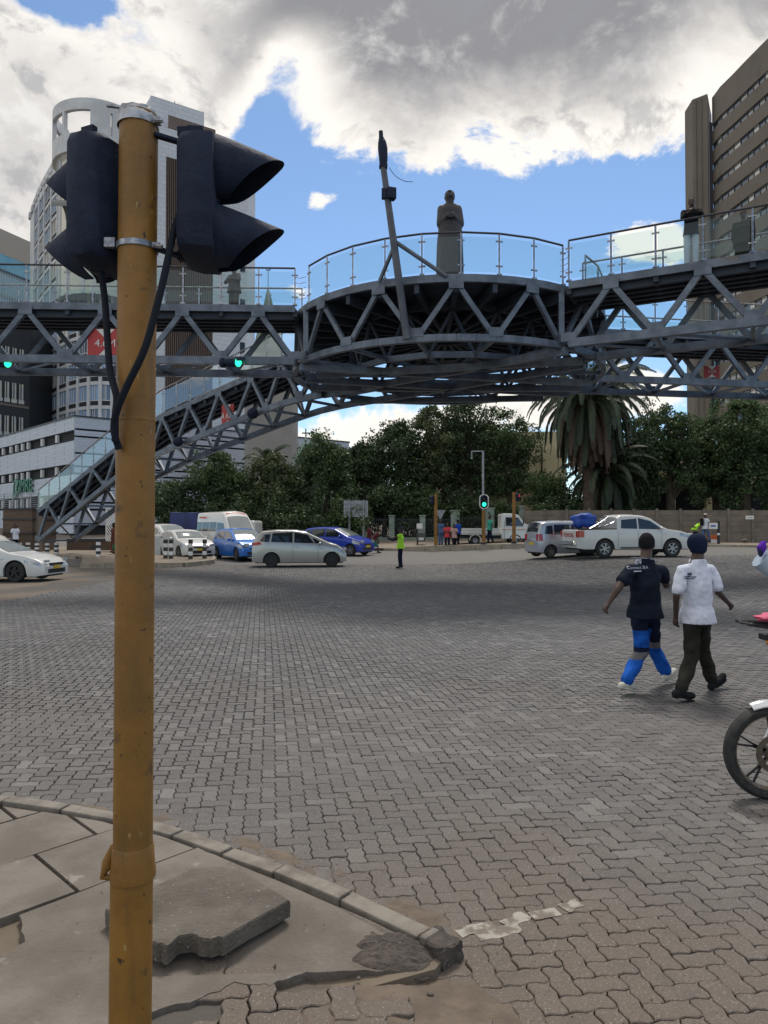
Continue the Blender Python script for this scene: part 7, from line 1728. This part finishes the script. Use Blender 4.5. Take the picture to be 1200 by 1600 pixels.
# robed statue on the round platform
ST = thing('statue', 'dark bronze statue of a standing robed woman on the round platform of the bridge', 'statue', (P(703, 430, 22.5).x, 22.5, ZD))
k = 2.12; up = Vector((0, 0, 1)); ox = 0
mb = MB()
def zs(py): return P(703, py, 22.5).z-ZD
def wx(w): return w/FPX*22.5/2
for py0 in (0,): pass
loft(mb, [((0, 0, zs(492)), wx(40), .36, 0), ((0, 0, zs(450)), wx(41), .36, 0), ((0, 0, zs(420)), wx(42), .36, 0), ((0, 0, zs(380)), wx(41), .34, 0), ((0, 0, zs(362)), wx(38), .32, 0), ((0, 0, zs(345)), wx(36), .31, 0), ((0, 0, zs(330)), wx(34), .28, 0), ((0, 0, zs(323)), wx(26), .22, 0), ((0, 0, zs(319)), wx(14), .15, 0)], 28)
for sg in (-1, 1):
    cone(mb, (sg*wx(22), 0, zs(328)), (sg*wx(27), -.05, zs(351)), .17, .17); cone(mb, (sg*wx(27), -.05, zs(351)), (sg*.06, -.36, zs(343)), .15, .08)
    for q in range(9): a = -1.45+q*.36; cone(mb, (wx(41)*math.sin(a)*.97, -.35*math.cos(a)*.98, zs(372)), (wx(42)*math.sin(a), -.355*math.cos(a), zs(491)), .018, .035, 6)
cone(mb, (0, 0, zs(322)), (0, 0, zs(312)), .12, .12); mb.ball((0, 0, zs(308.5)), (.155, .19, .205), 16, 11); mb.ball((0, -.03, zs(315)), (.11, .13, .12), 12, 8); mb.ball((0, -.20, zs(309)), (.025, .035, .04), 8, 6)
for sg in (-1, 1): mb.ball((sg*.155, 0, zs(309)), (.02, .04, .06), 8, 6); mb.ball((sg*.06, -.175, zs(307)), (.03, .02, .014), 8, 6)
for sg in (-1, 1):
    for q in range(4): cone(mb, (sg*.05, -.42, zs(345)-.05*q+.08), (sg*-.07, -.46, zs(345)-.045*q+.05), .026, .022, 8)
M['statue'] = pm('dark_bronze', (.038, .034, .042), (.024, .022, .028), .5, .25, 3, 5, .3, 9)
me = remesh(mb, .03, 2, lambda c: c+Vector((noise.noise(c*Vector((7, 7, .8))), noise.noise(c*Vector((7, 7, .8))+Vector((4, 0, 0))), 0))*.03); 
M_ = M['statue']; me.name = 'figure'; me.materials.clear(); me.materials.append(M_); me.shade_smooth(); o = bpy.data.objects.new('figure', me); COL.objects.link(o); o.parent = ST
mb = MB(); mb.ball((0, .03, zs(306)), (.165, .19, .19), 16, 10); emitmesh(remesh(mb, .03, 1), 'hair', 'black_cloth', ST)
mb = MB(); mb.lathe([(.001, 0), (.75, 0), (.75, .45), (.68, .5), (.001, .5)], (0, 0, 0), 24); mb.build('plinth', M['concrete_dark'], ST)
# pale umbrella at the right edge
UB = thing('umbrella', 'pale blue folded umbrella with purple tip poking in at the right edge', 'umbrella', tuple(P(1215, 890, 11)))
M['pale_blue'] = pm('pale_blue_fabric', (.42, .50, .60), (.34, .42, .52), .6, 0, 6)
mb = MB(); c0 = Vector((0, 0, 0)); 
mb.tube(curve_pts([P(1232, 905, 11)-UB.location, P(1205, 885, 11)-UB.location, P(1188, 872, 11)-UB.location], 10), [.26]*4+[.2]*4+[.12]*3 if False else .16, 10); mb.v = [v for v in mb.v]; mb.build('canopy', M['pale_blue'], UB, smooth=True)
mb = MB(); mb.tube([P(1188, 868, 10.95)-UB.location, P(1190, 856, 10.95)-UB.location, P(1193, 848, 10.95)-UB.location, P(1197, 846, 10.95)-UB.location], [.03, .07, .04, .01], 10); mb.build('tip_cloth', M['purple'], UB, smooth=True)
mb = MB(); mb.tube([P(1187, 858, 10.9)-UB.location, P(1189, 864, 10.9)-UB.location, P(1188, 870, 10.9)-UB.location], [.02, .035, .02], 8); mb.build('handle', M['black'], UB, smooth=True)
person('person in a purple top just outside the right edge carrying the pale umbrella', Vector((6.42, 11.05, 0)), joints(1.68, .2, armL=((-.04, .1, -.25), (-.02, .22, -.08))), top='purple', legs='jeans', rz=R(80), vox=.016, sleeve=1.6)
# broken dark plant bits / litter
M['litter'] = pm('dry_leaf', (.10, .07, .04), None, .9)
bpy.context.view_layer.update()
